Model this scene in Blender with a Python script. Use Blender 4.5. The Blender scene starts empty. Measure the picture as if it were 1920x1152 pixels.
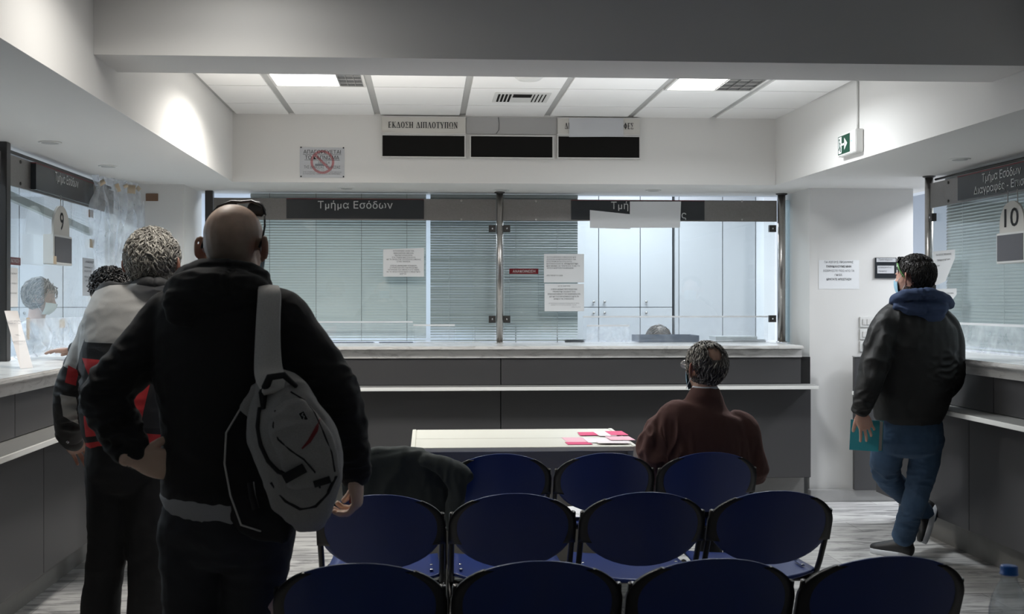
import bpy, bmesh, math, random
from mathutils import Vector, Matrix, noise
import numpy as np

# ------------------------------------------------------------------ scene, camera, light
SC = bpy.context.scene
COL = SC.collection
YAW = math.radians(3.3)
FPX = 2133.0            # focal length in pixels of the 1920x1152 frame (a 40 mm lens)
CX, CY = 923.0, 567.0
EYE = 1.42
cam_d = bpy.data.cameras.new('camera')
cam = bpy.data.objects.new('camera', cam_d)
COL.objects.link(cam)
cam.location = (0, 0, EYE)
cam.rotation_euler = (math.radians(90), 0, -YAW)
cam_d.sensor_width = 36.0
cam_d.lens = FPX / 1920 * 36
cam_d.shift_x = (960 - CX) / 1920
cam_d.shift_y = -(576 - CY) / 1920
cam_d.clip_start = 0.05
cam_d.dof.use_dof = True
cam_d.dof.focus_distance = 7.2
cam_d.dof.aperture_fstop = 9.0
SC.camera = cam
SC.view_settings.view_transform = 'Standard'
SC.view_settings.look = 'None'
SC.view_settings.gamma = 1
SC.view_settings.use_curve_mapping = False
SC.view_settings.exposure = 0.0
SC.cycles.transparent_max_bounces = 32

world = bpy.data.worlds.new('world')
SC.world = world
world.use_nodes = True
world.node_tree.nodes['Background'].inputs[0].default_value = (0.75, 0.82, 0.95, 1)
world.node_tree.nodes['Background'].inputs[1].default_value = 0.05


def area(name, loc, sx, sy, power, col, rot=(0, 0, 0), spread=180):
    d = bpy.data.lights.new(name, 'AREA')
    d.shape = 'RECTANGLE'
    d.size, d.size_y = sx, sy
    d.energy = power
    d.color = col
    d.spread = math.radians(spread)
    o = bpy.data.objects.new(name, d)
    o.location = loc
    o.rotation_euler = rot
    COL.objects.link(o)
    return o


WARM = (1.0, 0.96, 0.90)
COOL = (0.84, 0.925, 1.0)
CEIL = 2.70
# the hall's own ceiling fittings that are switched on
area('lamp_far_left', (-0.72, 6.32, CEIL - 0.012), 0.36, 0.40, 33, WARM, spread=152)
area('lamp_far_right', (1.66, 6.32, CEIL - 0.012), 0.34, 0.40, 28, (0.93, 0.97, 1.0), spread=160)
area('lamp_near_left', (-0.82, 3.86, CEIL - 0.012), 0.3, 0.3, 8.5, WARM, spread=150)


# added upward fill lamps without fittings; stand in for floor and desk bounce
area('added_fill_left', (-0.35, 6.2, 1.95), 1.3, 1.0, 7.5, WARM, rot=(math.pi, 0, 0))
area('added_fill_right', (1.45, 6.2, 1.95), 1.3, 1.0, 7.5, (0.95, 0.98, 1.0), rot=(math.pi, 0, 0))
# the offices behind the counters: cold fluorescent panels
area('lamp_office_back_a', (-0.9, 9.9, 2.655), 1.2, 0.6, 46, COOL)
area('lamp_office_back_b', (1.9, 9.9, 2.655), 1.2, 0.6, 46, COOL)
area('lamp_office_left_a', (-3.3, 8.6, 2.655), 0.6, 1.2, 75, COOL)
area('lamp_office_left_b', (-3.3, 5.6, 2.655), 0.6, 1.2, 60, COOL)
area('lamp_office_right_a', (4.6, 7.4, 2.655), 0.6, 1.2, 110, (0.93, 0.96, 1.0))
area('lamp_office_right_b', (4.6, 4.4, 2.655), 0.6, 1.2, 16, COOL)


def pdir(px, py):
    """world direction (per unit depth) through a pixel of the frame"""
    a = (px - CX) / FPX
    b = (CY - py) / FPX
    c, s = math.cos(YAW), math.sin(YAW)
    return Vector((a * c + s, -a * s + c, b))


def P(px, py, X=None, Y=None, Z=None, D=None):
    d = pdir(px, py)
    if D is not None:
        t = D
    elif X is not None:
        t = X / d.x
    elif Y is not None:
        t = Y / d.y
    else:
        t = (Z - EYE) / d.z
    return Vector((0, 0, EYE)) + d * t


def touch(objs, px, py, lift=0.0, fallback=3.0):
    """point where the sight line of a photo pixel meets the surface of the given meshes, lifted towards the viewer"""
    from mathutils.bvhtree import BVHTree
    d = pdir(px, py); L_ = d.length; d = d.normalized(); eye = Vector((0, 0, EYE))
    best = None
    for o in objs:
        if o.name not in _BVH:
            _BVH[o.name] = BVHTree.FromPolygons([v.co[:] for v in o.data.vertices], [p.vertices[:] for p in o.data.polygons])
        h = _BVH[o.name].ray_cast(eye, d)
        if h[0] is not None and (best is None or h[3] < best): best = h[3]
    if best is None: best = fallback * L_
    return eye + d * (best - lift)


_BVH = {}


# ------------------------------------------------------------------ materials
MATS = {}


def mat(name, color, rough=0.6, metal=0.0, noise_amt=0.0, noise_scale=30.0, bump=0.0, bump_scale=200.0,
        spec=0.5, sheen=0.0, sss=0.0, coat=0.0, transmission=0.0):
    m = bpy.data.materials.new(name)
    m.use_nodes = True
    nt = m.node_tree
    b = nt.nodes['Principled BSDF']
    b.inputs['Base Color'].default_value = (*color, 1)
    b.inputs['Roughness'].default_value = rough
    b.inputs['Metallic'].default_value = metal
    b.inputs['Specular IOR Level'].default_value = spec
    if sheen:
        b.inputs['Sheen Weight'].default_value = sheen
        b.inputs['Sheen Roughness'].default_value = 0.6
        b.inputs['Sheen Tint'].default_value = (*[min(1, c * 3 + 0.1) for c in color], 1)
    if sss:
        b.inputs['Subsurface Weight'].default_value = sss
        b.inputs['Subsurface Radius'].default_value = (0.012, 0.005, 0.003)
        b.inputs['Subsurface Scale'].default_value = 1.0
    if coat:
        b.inputs['Coat Weight'].default_value = coat
    if transmission:
        b.inputs['Transmission Weight'].default_value = transmission
    tc = None
    if noise_amt or bump:
        tc = nt.nodes.new('ShaderNodeTexCoord')
    if noise_amt:
        n = nt.nodes.new('ShaderNodeTexNoise')
        n.inputs['Scale'].default_value = noise_scale
        n.inputs['Detail'].default_value = 4
        nt.links.new(tc.outputs['Object'], n.inputs['Vector'])
        mx = nt.nodes.new('ShaderNodeMix')
        mx.data_type = 'RGBA'
        lo = [max(0, c * (1 - noise_amt)) for c in color]
        hi = [min(1, c * (1 + noise_amt)) for c in color]
        mx.inputs[6].default_value = (*lo, 1)
        mx.inputs[7].default_value = (*hi, 1)
        nt.links.new(n.outputs['Fac'], mx.inputs[0])
        nt.links.new(mx.outputs[2], b.inputs['Base Color'])
    if bump:
        n2 = nt.nodes.new('ShaderNodeTexNoise')
        n2.inputs['Scale'].default_value = bump_scale
        n2.inputs['Detail'].default_value = 3
        nt.links.new(tc.outputs['Object'], n2.inputs['Vector'])
        bp = nt.nodes.new('ShaderNodeBump')
        bp.inputs['Strength'].default_value = bump
        bp.inputs['Distance'].default_value = 0.002
        nt.links.new(n2.outputs['Fac'], bp.inputs['Height'])
        nt.links.new(bp.outputs['Normal'], b.inputs['Normal'])
    MATS[name] = m
    return m


def emit_mat(name, color, strength):
    m = bpy.data.materials.new(name)
    m.use_nodes = True
    nt = m.node_tree
    nt.nodes.clear()
    e = nt.nodes.new('ShaderNodeEmission')
    e.inputs[0].default_value = (*color, 1)
    e.inputs[1].default_value = strength
    o = nt.nodes.new('ShaderNodeOutputMaterial')
    nt.links.new(e.outputs[0], o.inputs[0])
    MATS[name] = m
    return m


def clear_mat(name, tint, refl=0.06, rough=0.0, haze=0.0, haze_col=(0.9, 0.92, 0.95), bump=0.0, bscale=14.0):
    """a thin clear sheet: see-through with a fresnel reflection and a little milky haze"""
    m = bpy.data.materials.new(name)
    m.use_nodes = True
    nt = m.node_tree
    nt.nodes.clear()
    tr = nt.nodes.new('ShaderNodeBsdfTransparent')
    tr.inputs[0].default_value = (*tint, 1)
    gl = nt.nodes.new('ShaderNodeBsdfGlossy')
    gl.inputs['Roughness'].default_value = rough
    lw = nt.nodes.new('ShaderNodeLayerWeight')
    lw.inputs['Blend'].default_value = 0.5
    pw = nt.nodes.new('ShaderNodeMath'); pw.operation = 'POWER'
    pw.inputs[1].default_value = 5.0
    nt.links.new(lw.outputs['Facing'], pw.inputs[0])
    fr = nt.nodes.new('ShaderNodeMath'); fr.operation = 'MULTIPLY_ADD'
    nt.links.new(pw.outputs[0], fr.inputs[0])
    fr.inputs[1].default_value = 0.9
    fr.inputs[2].default_value = refl * 0.55
    mx = nt.nodes.new('ShaderNodeMixShader')
    nt.links.new(fr.outputs[0], mx.inputs[0])
    last = tr
    if haze:
        df = nt.nodes.new('ShaderNodeBsdfDiffuse')
        df.inputs[0].default_value = (*haze_col, 1)
        tl = nt.nodes.new('ShaderNodeBsdfTranslucent')
        tl.inputs[0].default_value = (*haze_col, 1)
        hm = nt.nodes.new('ShaderNodeMixShader')
        nt.links.new(df.outputs[0], hm.inputs[1])
        nt.links.new(tl.outputs[0], hm.inputs[2])
        h2 = nt.nodes.new('ShaderNodeMixShader')
        tc = nt.nodes.new('ShaderNodeTexCoord')
        nz = nt.nodes.new('ShaderNodeTexNoise')
        nz.inputs['Scale'].default_value = 9
        nz.inputs['Detail'].default_value = 5
        nz.inputs['Distortion'].default_value = 0.2
        nt.links.new(tc.outputs['Object'], nz.inputs['Vector'])
        mr = nt.nodes.new('ShaderNodeMapRange')
        mr.inputs['From Min'].default_value = 0.35
        mr.inputs['From Max'].default_value = 0.7
        mr.inputs['To Min'].default_value = haze * 0.5
        mr.inputs['To Max'].default_value = min(1, haze * 1.6)
        nt.links.new(nz.outputs['Fac'], mr.inputs['Value'])
        nt.links.new(mr.outputs[0], h2.inputs[0])
        nt.links.new(tr.outputs[0], h2.inputs[1])
        nt.links.new(hm.outputs[0], h2.inputs[2])
        last = h2
    if bump:
        tc = nt.nodes.new('ShaderNodeTexCoord')
        nz = nt.nodes.new('ShaderNodeTexNoise')
        nz.inputs['Scale'].default_value = bscale
        nz.inputs['Detail'].default_value = 4
        nz.inputs['Distortion'].default_value = 0.3
        nt.links.new(tc.outputs['Object'], nz.inputs['Vector'])
        bp = nt.nodes.new('ShaderNodeBump')
        bp.inputs['Strength'].default_value = bump
        bp.inputs['Distance'].default_value = 0.03
        nt.links.new(nz.outputs['Fac'], bp.inputs['Height'])
        nt.links.new(bp.outputs[0], gl.inputs['Normal'])
    nt.links.new(last.outputs[0], mx.inputs[1])
    nt.links.new(gl.outputs[0], mx.inputs[2])
    o = nt.nodes.new('ShaderNodeOutputMaterial')
    nt.links.new(mx.outputs[0], o.inputs[0])
    MATS[name] = m
    return m


def marble_mat(name, base, vein, scale, rough, stretch=(1, 1, 1), planks=None, contrast=(0.45, 0.62)):
    m = mat(name, base, rough)
    nt = m.node_tree
    b = nt.nodes['Principled BSDF']
    tc = nt.nodes.new('ShaderNodeTexCoord')
    mp = nt.nodes.new('ShaderNodeMapping')
    mp.inputs['Scale'].default_value = stretch
    nt.links.new(tc.outputs['Object'], mp.inputs['Vector'])
    n = nt.nodes.new('ShaderNodeTexNoise')
    n.inputs['Scale'].default_value = scale
    n.inputs['Detail'].default_value = 8
    n.inputs['Roughness'].default_value = 0.65
    n.inputs['Distortion'].default_value = 1.2
    nt.links.new(mp.outputs[0], n.inputs['Vector'])
    cr = nt.nodes.new('ShaderNodeValToRGB')
    cr.color_ramp.elements[0].position = contrast[0]
    cr.color_ramp.elements[0].color = (*base, 1)
    cr.color_ramp.elements[1].position = contrast[1]
    cr.color_ramp.elements[1].color = (*vein, 1)
    nt.links.new(n.outputs['Fac'], cr.inputs[0])
    out = cr.outputs[0]
    if planks:
        br = nt.nodes.new('ShaderNodeTexBrick')
        br.inputs['Color1'].default_value = (1, 1, 1, 1)
        br.inputs['Color2'].default_value = (0.80, 0.80, 0.81, 1)
        br.inputs['Mortar'].default_value = (0.50, 0.50, 0.50, 1)
        br.inputs['Scale'].default_value = 1.0
        br.inputs['Mortar Size'].default_value = 0.002
        br.inputs['Brick Width'].default_value = planks[0]
        br.inputs['Row Height'].default_value = planks[1]
        nt.links.new(tc.outputs['Object'], br.inputs['Vector'])
        mx = nt.nodes.new('ShaderNodeMix')
        mx.data_type = 'RGBA'
        mx.blend_type = 'MULTIPLY'
        mx.inputs[0].default_value = 1
        nt.links.new(out, mx.inputs[6])
        nt.links.new(br.outputs[0], mx.inputs[7])
        out = mx.outputs[2]
    nt.links.new(out, b.inputs['Base Color'])
    return m


mat('wall_white', (0.70, 0.69, 0.67), 0.85, bump=0.12, bump_scale=120)
mat('office_white', (0.74, 0.78, 0.84), 0.8)
mat('tile_white', (0.84, 0.835, 0.82), 0.9, bump=0.25, bump_scale=180)
mat('runner_grey', (0.42, 0.42, 0.41), 0.6)
mat('dark_laminate', (0.058, 0.057, 0.059), 0.42, noise_amt=0.12, noise_scale=400)
mat('groove', (0.006, 0.006, 0.006), 0.9)
mat('plinth_grey', (0.22, 0.215, 0.205), 0.55, noise_amt=0.1, noise_scale=20)
marble_mat('counter_marble', (0.70, 0.69, 0.67), (0.36, 0.35, 0.34), 5.0, 0.22, (1, 1, 4), contrast=(0.5, 0.75))
marble_mat('floor_marble', (0.66, 0.655, 0.64), (0.30, 0.30, 0.30), 2.4, 0.22, (1, 5.5, 1), planks=(0.9, 0.30))
mat('skirting_marble', (0.36, 0.355, 0.35), 0.35, noise_amt=0.2, noise_scale=8)
mat('ledge_metal', (0.30, 0.30, 0.29), 0.45, metal=0.2)
mat('ledge_lip', (0.88, 0.88, 0.85), 0.35)
mat('steel', (0.46, 0.44, 0.42), 0.28, metal=1.0, noise_amt=0.08, noise_scale=60)
mat('steel_plate', (0.27, 0.255, 0.245), 0.42, metal=0.8, noise_amt=0.15, noise_scale=90)
mat('dark_frame', (0.07, 0.067, 0.065), 0.4, metal=0.6)
mat('sign_dark', (0.020, 0.024, 0.028), 0.25)
mat('sign_red', (0.12, 0.008, 0.012), 0.4)
mat('letter_grey', (0.55, 0.56, 0.55), 0.6)
mat('letter_black', (0.010, 0.010, 0.012), 0.7)
mat('text_grey', (0.12, 0.12, 0.13), 0.8)
mat('text_light', (0.35, 0.36, 0.38), 0.8)
mat('paper', (0.78, 0.79, 0.80), 0.8)
mat('paper_grey', (0.52, 0.53, 0.55), 0.8)
mat('paper_notice', (0.76, 0.77, 0.78), 0.8)
mat('cover_grey', (0.40, 0.395, 0.39), 0.8)
mat('paper_warm', (0.72, 0.68, 0.66), 0.8)
mat('board_cream', (0.58, 0.56, 0.52), 0.6)
mat('board_black', (0.009, 0.0085, 0.008), 0.8, spec=0.12)
mat('frame_white', (0.60, 0.59, 0.57), 0.5)
mat('plastic_white', (0.66, 0.66, 0.64), 0.45)
mat('blind_slat', (0.66, 0.71, 0.71), 0.45)
mat('blind_slat_dark', (0.44, 0.48, 0.48), 0.5)
mat('cord_white', (0.6, 0.62, 0.62), 0.7)
mat('cord_dark', (0.08, 0.09, 0.09), 0.7)
mat('cabinet_white', (0.56, 0.57, 0.59), 0.5)
mat('cabinet_gap_shade', (0.12, 0.12, 0.13), 0.6)
mat('tape_beige', (0.52, 0.42, 0.30), 0.6)
mat('tape_brown', (0.20, 0.115, 0.07), 0.5)
mat('tape_white', (0.80, 0.82, 0.84), 0.55)
mat('label_red', (0.13, 0.006, 0.010), 0.35)
mat('exit_green', (0.004, 0.05, 0.028), 0.4)
mat('tray_blue', (0.06, 0.085, 0.14), 0.4)
mat('grey_card', (0.10, 0.10, 0.11), 0.6)
mat('black_plastic', (0.012, 0.012, 0.013), 0.35)
mat('black_metal', (0.014, 0.013, 0.012), 0.3, metal=0.3)
mat('chrome', (0.6, 0.6, 0.6), 0.15, metal=1.0)
mat('chair_blue', (0.008, 0.030, 0.175), 0.33, spec=0.5, bump=0.15, bump_scale=350)
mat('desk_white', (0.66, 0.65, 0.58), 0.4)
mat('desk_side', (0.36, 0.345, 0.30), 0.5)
mat('leaflet_pink', (0.62, 0.05, 0.16), 0.6)
mat('leaflet_rose', (0.75, 0.42, 0.50), 0.6)
mat('leaflet_pale', (0.80, 0.72, 0.75), 0.6)
mat('cap_blue', (0.01, 0.14, 0.55), 0.35)
mat('jacket_green', (0.018, 0.024, 0.023), 0.85, sheen=0.15)
clear_mat('glass', (0.945, 0.965, 0.96), 0.08)
clear_mat('glass_edge', (0.74, 0.80, 0.82), 0.1)
clear_mat('film', (0.95, 0.96, 0.98), 0.05, 0.25, haze=0.16, bump=0.25, bscale=8)
clear_mat('sheet_plastic', (0.95, 0.97, 1.0), 0.04, 0.35, haze=0.30, bump=0.2, bscale=6)
clear_mat('acrylic', (0.95, 0.96, 0.97), 0.06, 0.03, haze=0.08)
clear_mat('bottle_clear', (0.86, 0.88, 0.89), 0.16, 0.04, haze=0.14)
emit_mat('lamp_white', (1.0, 0.99, 0.96), 5.0)
emit_mat('lamp_cool', (0.80, 0.90, 1.0), 4.0)
emit_mat('led_green', (0.1, 1.0, 0.5), 3.0)


# ------------------------------------------------------------------ object helpers
class MB:
    def __init__(self):
        self.bm = bmesh.new()
        self.mats = []
        self.mi = 0

    def use(self, name):
        if name not in self.mats:
            self.mats.append(name)
        self.mi = self.mats.index(name)
        return self

    def face(self, vs, smooth=False):
        try:
            f = self.bm.faces.new(vs)
        except ValueError:
            return None
        f.material_index = self.mi
        f.smooth = smooth
        return f

    def quad(self, a, b, c, d):
        self.face([self.bm.verts.new(v) for v in (a, b, c, d)])
        return self

    def poly(self, pts):
        self.face([self.bm.verts.new(v) for v in pts])
        return self

    def box(self, x0, x1, y0, y1, z0, z1, bev=0.0):
        if x0 > x1: x0, x1 = x1, x0
        if y0 > y1: y0, y1 = y1, y0
        if z0 > z1: z0, z1 = z1, z0
        v = [self.bm.verts.new(p) for p in
             ((x0, y0, z0), (x1, y0, z0), (x1, y1, z0), (x0, y1, z0), (x0, y0, z1), (x1, y0, z1), (x1, y1, z1), (x0, y1, z1))]
        fs = [self.face([v[i] for i in q]) for q in
              ((0, 3, 2, 1), (4, 5, 6, 7), (0, 1, 5, 4), (1, 2, 6, 5), (2, 3, 7, 6), (3, 0, 4, 7))]
        if bev:
            es = list({e for f in fs for e in f.edges})
            bmesh.ops.bevel(self.bm, geom=es, offset=bev, segments=2, affect='EDGES', clamp_overlap=True)
        return self

    def obox(self, c, ax, ay, az, sx, sy, sz):
        """box with its own axes"""
        c, ax, ay, az = Vector(c), Vector(ax).normalized(), Vector(ay).normalized(), Vector(az).normalized()
        v = []
        for k in (-1, 1):
            for i, j in ((-1, -1), (1, -1), (1, 1), (-1, 1)):
                v.append(self.bm.verts.new(c + ax * (i * sx / 2) + ay * (j * sy / 2) + az * (k * sz / 2)))
        for q in ((0, 3, 2, 1), (4, 5, 6, 7), (0, 1, 5, 4), (1, 2, 6, 5), (2, 3, 7, 6), (3, 0, 4, 7)):
            self.face([v[i] for i in q])
        return self

    def ring_tube(self, rings, cap=True, smooth=True, closed=False):
        rv = [[self.bm.verts.new(p) for p in r] for r in rings]
        n = len(rv[0])
        m = len(rv)
        for i in range(m if closed else m - 1):
            a, b = rv[i], rv[(i + 1) % m]
            for j in range(n):
                self.face([a[j], a[(j + 1) % n], b[(j + 1) % n], b[j]], smooth)
        if cap and not closed:
            self.face(list(reversed(rv[0])), smooth)
            self.face(rv[-1], smooth)
        return self

    def tube(self, pts, r, n=10, cap=True, squash=1.0):
        pts = [Vector(p) for p in pts]
        rs = r if isinstance(r, (list, tuple)) else [r] * len(pts)
        rings = []
        up = None
        for i, p in enumerate(pts):
            d = (pts[min(i + 1, len(pts) - 1)] - pts[max(i - 1, 0)]).normalized()
            if up is None:
                up = Vector((0, 0, 1)) if abs(d.z) < 0.9 else Vector((1, 0, 0))
            s = d.cross(up)
            s.normalize()
            up = s.cross(d).normalized()
            rings.append([p + s * (math.cos(t) * rs[i]) + up * (math.sin(t) * rs[i] * squash)
                          for t in [2 * math.pi * k / n for k in range(n)]])
        return self.ring_tube(rings, cap)

    def cyl(self, c, r, h, axis='z', n=24, r2=None):
        c = Vector(c)
        a = {'x': Vector((1, 0, 0)), 'y': Vector((0, 1, 0)), 'z': Vector((0, 0, 1))}[axis]
        r2 = r if r2 is None else r2
        s = a.orthogonal().normalized()
        t = a.cross(s)
        rings = [[c + a * (k * h) + s * (math.cos(q) * rr) + t * (math.sin(q) * rr) for q in
                  [2 * math.pi * i / n for i in range(n)]] for k, rr in ((0, r), (1, r2))]
        return self.ring_tube(rings, True, n > 12)

    def lathe(self, c, prof, n=32, sx=1.0, sy=1.0):
        rings = [[Vector((c[0] + math.cos(q) * r * sx, c[1] + math.sin(q) * r * sy, c[2] + z)) for q in
                  [2 * math.pi * i / n for i in range(n)]] for r, z in prof]
        return self.ring_tube(rings, True, True)

    def xform(self, M):
        bmesh.ops.transform(self.bm, matrix=M, verts=self.bm.verts)
        return self

    def build(self, name, m=None, parent=None, fix=True):
        if fix:
            bmesh.ops.recalc_face_normals(self.bm, faces=self.bm.faces)
        me = bpy.data.meshes.new(name)
        self.bm.to_mesh(me)
        self.bm.free()
        if m:
            me.materials.append(MATS[m])
        else:
            for k in self.mats:
                me.materials.append(MATS[k])
        o = bpy.data.objects.new(name, me)
        COL.objects.link(o)
        if parent:
            o.parent = parent
            o.matrix_parent_inverse = parent_world(parent).inverted()
        return o


def parent_world(o):
    M = o.matrix_basis.copy()
    if o.parent:
        return parent_world(o.parent) @ o.matrix_parent_inverse @ M
    return M


def tag(o, label=None, cat=None, group=None, kind=None):
    if label: o['label'] = label
    if cat: o['category'] = cat
    if group: o['group'] = group
    if kind: o['kind'] = kind
    return o


def empty(name, loc=(0, 0, 0), label=None, cat=None, group=None, rz=0.0):
    o = bpy.data.objects.new(name, None)
    COL.objects.link(o)
    o.location = loc
    o.rotation_euler = (0, 0, rz)
    o.empty_display_size = 0.05
    return tag(o, label, cat, group)


def copy_tree(o, parent=None):
    c = o.copy()
    COL.objects.link(c)
    if parent:
        c.parent = parent
    for ch in [x for x in list(COL.objects) if x.parent == o]:
        copy_tree(ch, c)
    return c


def struct(name, mb, m=None):
    o = mb.build(name, m) if isinstance(mb, MB) else mb
    o['kind'] = 'structure'
    return o


def text(name, body, size, m, origin, u, v, parent=None, align='CENTER', bold=0.0, sx=1.0, lift=0.0008, shear=0.0, spacing=1.0, line=1.0):
    """lettering as a mesh: u = reading direction, v = up direction of the letters"""
    cu = bpy.data.curves.new(name, 'FONT')
    cu.body = body
    cu.size = size
    cu.align_x = align
    cu.align_y = 'CENTER'
    cu.offset = bold
    cu.shear = shear
    cu.space_character = spacing
    cu.space_line = line
    cu.resolution_u = 3
    cu.fill_mode = 'FRONT' if hasattr(cu, 'fill_mode') else cu.fill_mode
    tmp = bpy.data.objects.new(name + '_tmp', cu)
    COL.objects.link(tmp)
    dg = bpy.context.evaluated_depsgraph_get()
    me = bpy.data.meshes.new_from_object(tmp.evaluated_get(dg))
    COL.objects.unlink(tmp)
    bpy.data.objects.remove(tmp)
    u, v = Vector(u).normalized(), Vector(v).normalized()
    n = u.cross(v).normalized()
    M = Matrix(((u.x * sx, v.x, n.x, 0), (u.y * sx, v.y, n.y, 0), (u.z * sx, v.z, n.z, 0), (0, 0, 0, 1)))
    M.translation = Vector(origin) + n * lift
    me.transform(M)
    me.materials.clear()
    me.materials.append(MATS[m])
    o = bpy.data.objects.new(name, me)
    COL.objects.link(o)
    if parent:
        o.parent = parent
        o.matrix_parent_inverse = parent_world(parent).inverted()
    return o


XP, XN, YP, YN, ZP = Vector((1, 0, 0)), Vector((-1, 0, 0)), Vector((0, 1, 0)), Vector((0, -1, 0)), Vector((0, 0, 1))

# ------------------------------------------------------------------ the room
YF = 7.81          # face of the bulkhead over the back counter
YG = 8.45          # back glazing
XL, XR = -2.16, 3.25   # side glazings
SOF = 2.238        # underside of the lowered ceiling over the counters
YN0 = -2.6         # wall behind the camera
OB = 11.3          # far wall of the offices
XLO, XRO = -4.6, 6.0

struct('floor', MB().box(XLO, XRO, YN0, OB, -0.06, 0), 'floor_marble')

# tiled ceiling of the hall: white tiles with grey runners between them
TX0 = -1.31
cols = [-1.31, -0.915, -0.335, 0.245, 0.825, 1.405, 1.985, 2.47]
b = MB()
b.box(-1.6, 2.8, YN0, YF + 0.1, CEIL + 0.03, CEIL + 0.09)
struct('ceiling', b, 'wall_white')
rows = []
y = YF - 0.42
rows = [YF + 0.02]
while y > YN0:
    rows.append(y)
    y -= 0.60
rows.append(YN0)
w = 0.021
FIX = [(1, 6.72, 5.85), (5, 6.72, 5.85)]
bt = MB()
lamp_cells = {}
for i in range(len(cols) - 1):
    for j in range(len(rows) - 1):
        x0, x1 = cols[i] + w, cols[i + 1] - w
        y1, y0 = rows[j] - 0.006, rows[j + 1] + 0.006
        cy = (y0 + y1) / 2
        if (i in (1, 5)) and (abs(cy - 6.35) < 0.35 or abs(cy - 4.09) < 0.30):
            lamp_cells[(i, round(cy, 1))] = (x0, x1, y0, y1)
            continue
        bt.box(x0, x1, y0, y1, CEIL, CEIL + 0.028)
struct('ceiling', bt, 'tile_white')
br = MB()
br.box(-1.32, 2.50, YN0, YF + 0.02, CEIL + 0.010, CEIL + 0.026)
for key, (x0, x1, y0, y1) in lamp_cells.items():
    pass
ceil_run = struct('trim_1', br, 'runner_grey')

# light fittings in the ceiling
first = None
LF = {(1, True): 'lit square ceiling light above the no smoking notice side, beyond the beam',
      (5, True): 'lit square ceiling light towards the exit sign, beyond the beam',
      (1, False): 'ceiling light on the near side of the beam, over the bald man',
      (5, False): 'unlit ceiling light on the near side of the beam, over the blue chairs'}
for (i, cy), (x0, x1, y0, y1) in lamp_cells.items():
    far = cy > 5
    t = empty('ceiling_light', ((x0 + x1) / 2, (y0 + y1) / 2, CEIL), LF[(i, far)], 'ceiling light', 'square ceiling lights')
    f = MB()
    for a in ((x0, x1, y0, y0 + 0.015), (x0, x1, y1 - 0.015, y1), (x0, x0 + 0.015, y0 + 0.015, y1 - 0.015), (x1 - 0.015, x1, y0 + 0.015, y1 - 0.015)):
        f.box(*a, CEIL - 0.004, CEIL + 0.009)
    f.build('frame', 'frame_white', t)
    xs = x0 + (x1 - x0) * (0.70 if i == 1 else 0.56)
    lit = far or i == 1
    MB().box(x0 + 0.016, xs, y0 + 0.016, y1 - 0.016, CEIL + 0.0002, CEIL + 0.008).build('diffuser', 'lamp_white' if lit else 'plastic_white', t)
    MB().box(xs + 0.002, x1 - 0.016, y0 + 0.016, y1 - 0.016, CEIL + 0.004, CEIL + 0.008).build('reflector', 'chrome', t)
    lv = MB()
    for k in range(4):
        xx = xs + 0.01 + (x1 - xs - 0.03) * k / 3
        lv.box(xx, xx + 0.003, y0 + 0.02, y1 - 0.02, CEIL - 0.002, CEIL + 0.004)
    for k in range(6):
        yy = y0 + 0.03 + (y1 - y0 - 0.06) * k / 5
        lv.box(xs + 0.004, x1 - 0.018, yy, yy + 0.003, CEIL - 0.0025, CEIL + 0.003)
    lv.build('louvre', 'chrome', t)

# the air vent
vt = empty('air_vent', P(975, 181, Z=CEIL), 'white ceiling air vent with dark slots set in a ceiling tile', 'vent')
A, B_, C_, D_ = P(923, 190, Z=CEIL), P(1022, 190, Z=CEIL), P(1030, 173, Z=CEIL), P(930, 173, Z=CEIL)
vx0, vx1, vy0, vy1 = A.x, B_.x, A.y, D_.y
vx1 = vx0 + 0.345; vy0, vy1 = min(A.y, D_.y), max(A.y, D_.y)
MB().box(vx0, vx1, vy0, vy1, CEIL - 0.006, CEIL - 0.0005).build('frame', 'plastic_white', vt)
g = MB()
g.box(vx0 + 0.115, vx1 - 0.115, vy0 + 0.03, vy0 + 0.13, CEIL - 0.0085, CEIL - 0.0065)
for k in range(4):
    g.box(vx0 + 0.022 + k * 0.023, vx0 + 0.035 + k * 0.023, vy0 + 0.03, vy1 - 0.03, CEIL - 0.0085, CEIL - 0.0065)
    g.box(vx1 - 0.034 - k * 0.023, vx1 - 0.027 - k * 0.023, vy0 + 0.03, vy1 - 0.03, CEIL - 0.0085, CEIL - 0.0065)
g.build('slot', 'board_black', vt)

# bulkheads (fascia) around the raised ceiling
def fx(Yy): return 2.43 + (7.87 - Yy) * 0.028
struct('wall_back', MB().box(-1.50, 2.60, YF, YF + 0.12, SOF + 0.10, CEIL + 0.09), 'wall_white')
struct('wall_left', MB().box(-1.50, -1.315, YN0, YF, SOF + 0.10, CEIL + 0.09), 'wall_white')
b = MB()
q = [(fx(YN0), YN0), (fx(YF), YF), (fx(YF) + 0.4, YF), (fx(YN0) + 0.4, YN0)]
b.ring_tube([[Vector((x, y, SOF + 0.10)) for x, y in q], [Vector((x, y, CEIL + 0.09)) for x, y in q]], True, False)
struct('wall_right', b, 'wall_white')
# lowered soffits over the counters (offices share the slab level above)
b = MB()
b.box(XL - 0.15, -1.315, YN0, 8.62, SOF - 0.0005, SOF + 0.10)
b.box(-1.315, 2.43, YF - 0.0005, 8.62, SOF - 0.0005, SOF + 0.10)
q = [(fx(YN0), YN0), (fx(YF), YF), (2.43, 8.62), (XR + 0.4, 8.62), (XR + 0.4, YN0)]
b.ring_tube([[Vector((x, y, SOF - 0.0005)) for x, y in q], [Vector((x, y, SOF + 0.10)) for x, y in q]], True, False)
struct('ceiling', b, 'wall_white')
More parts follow.
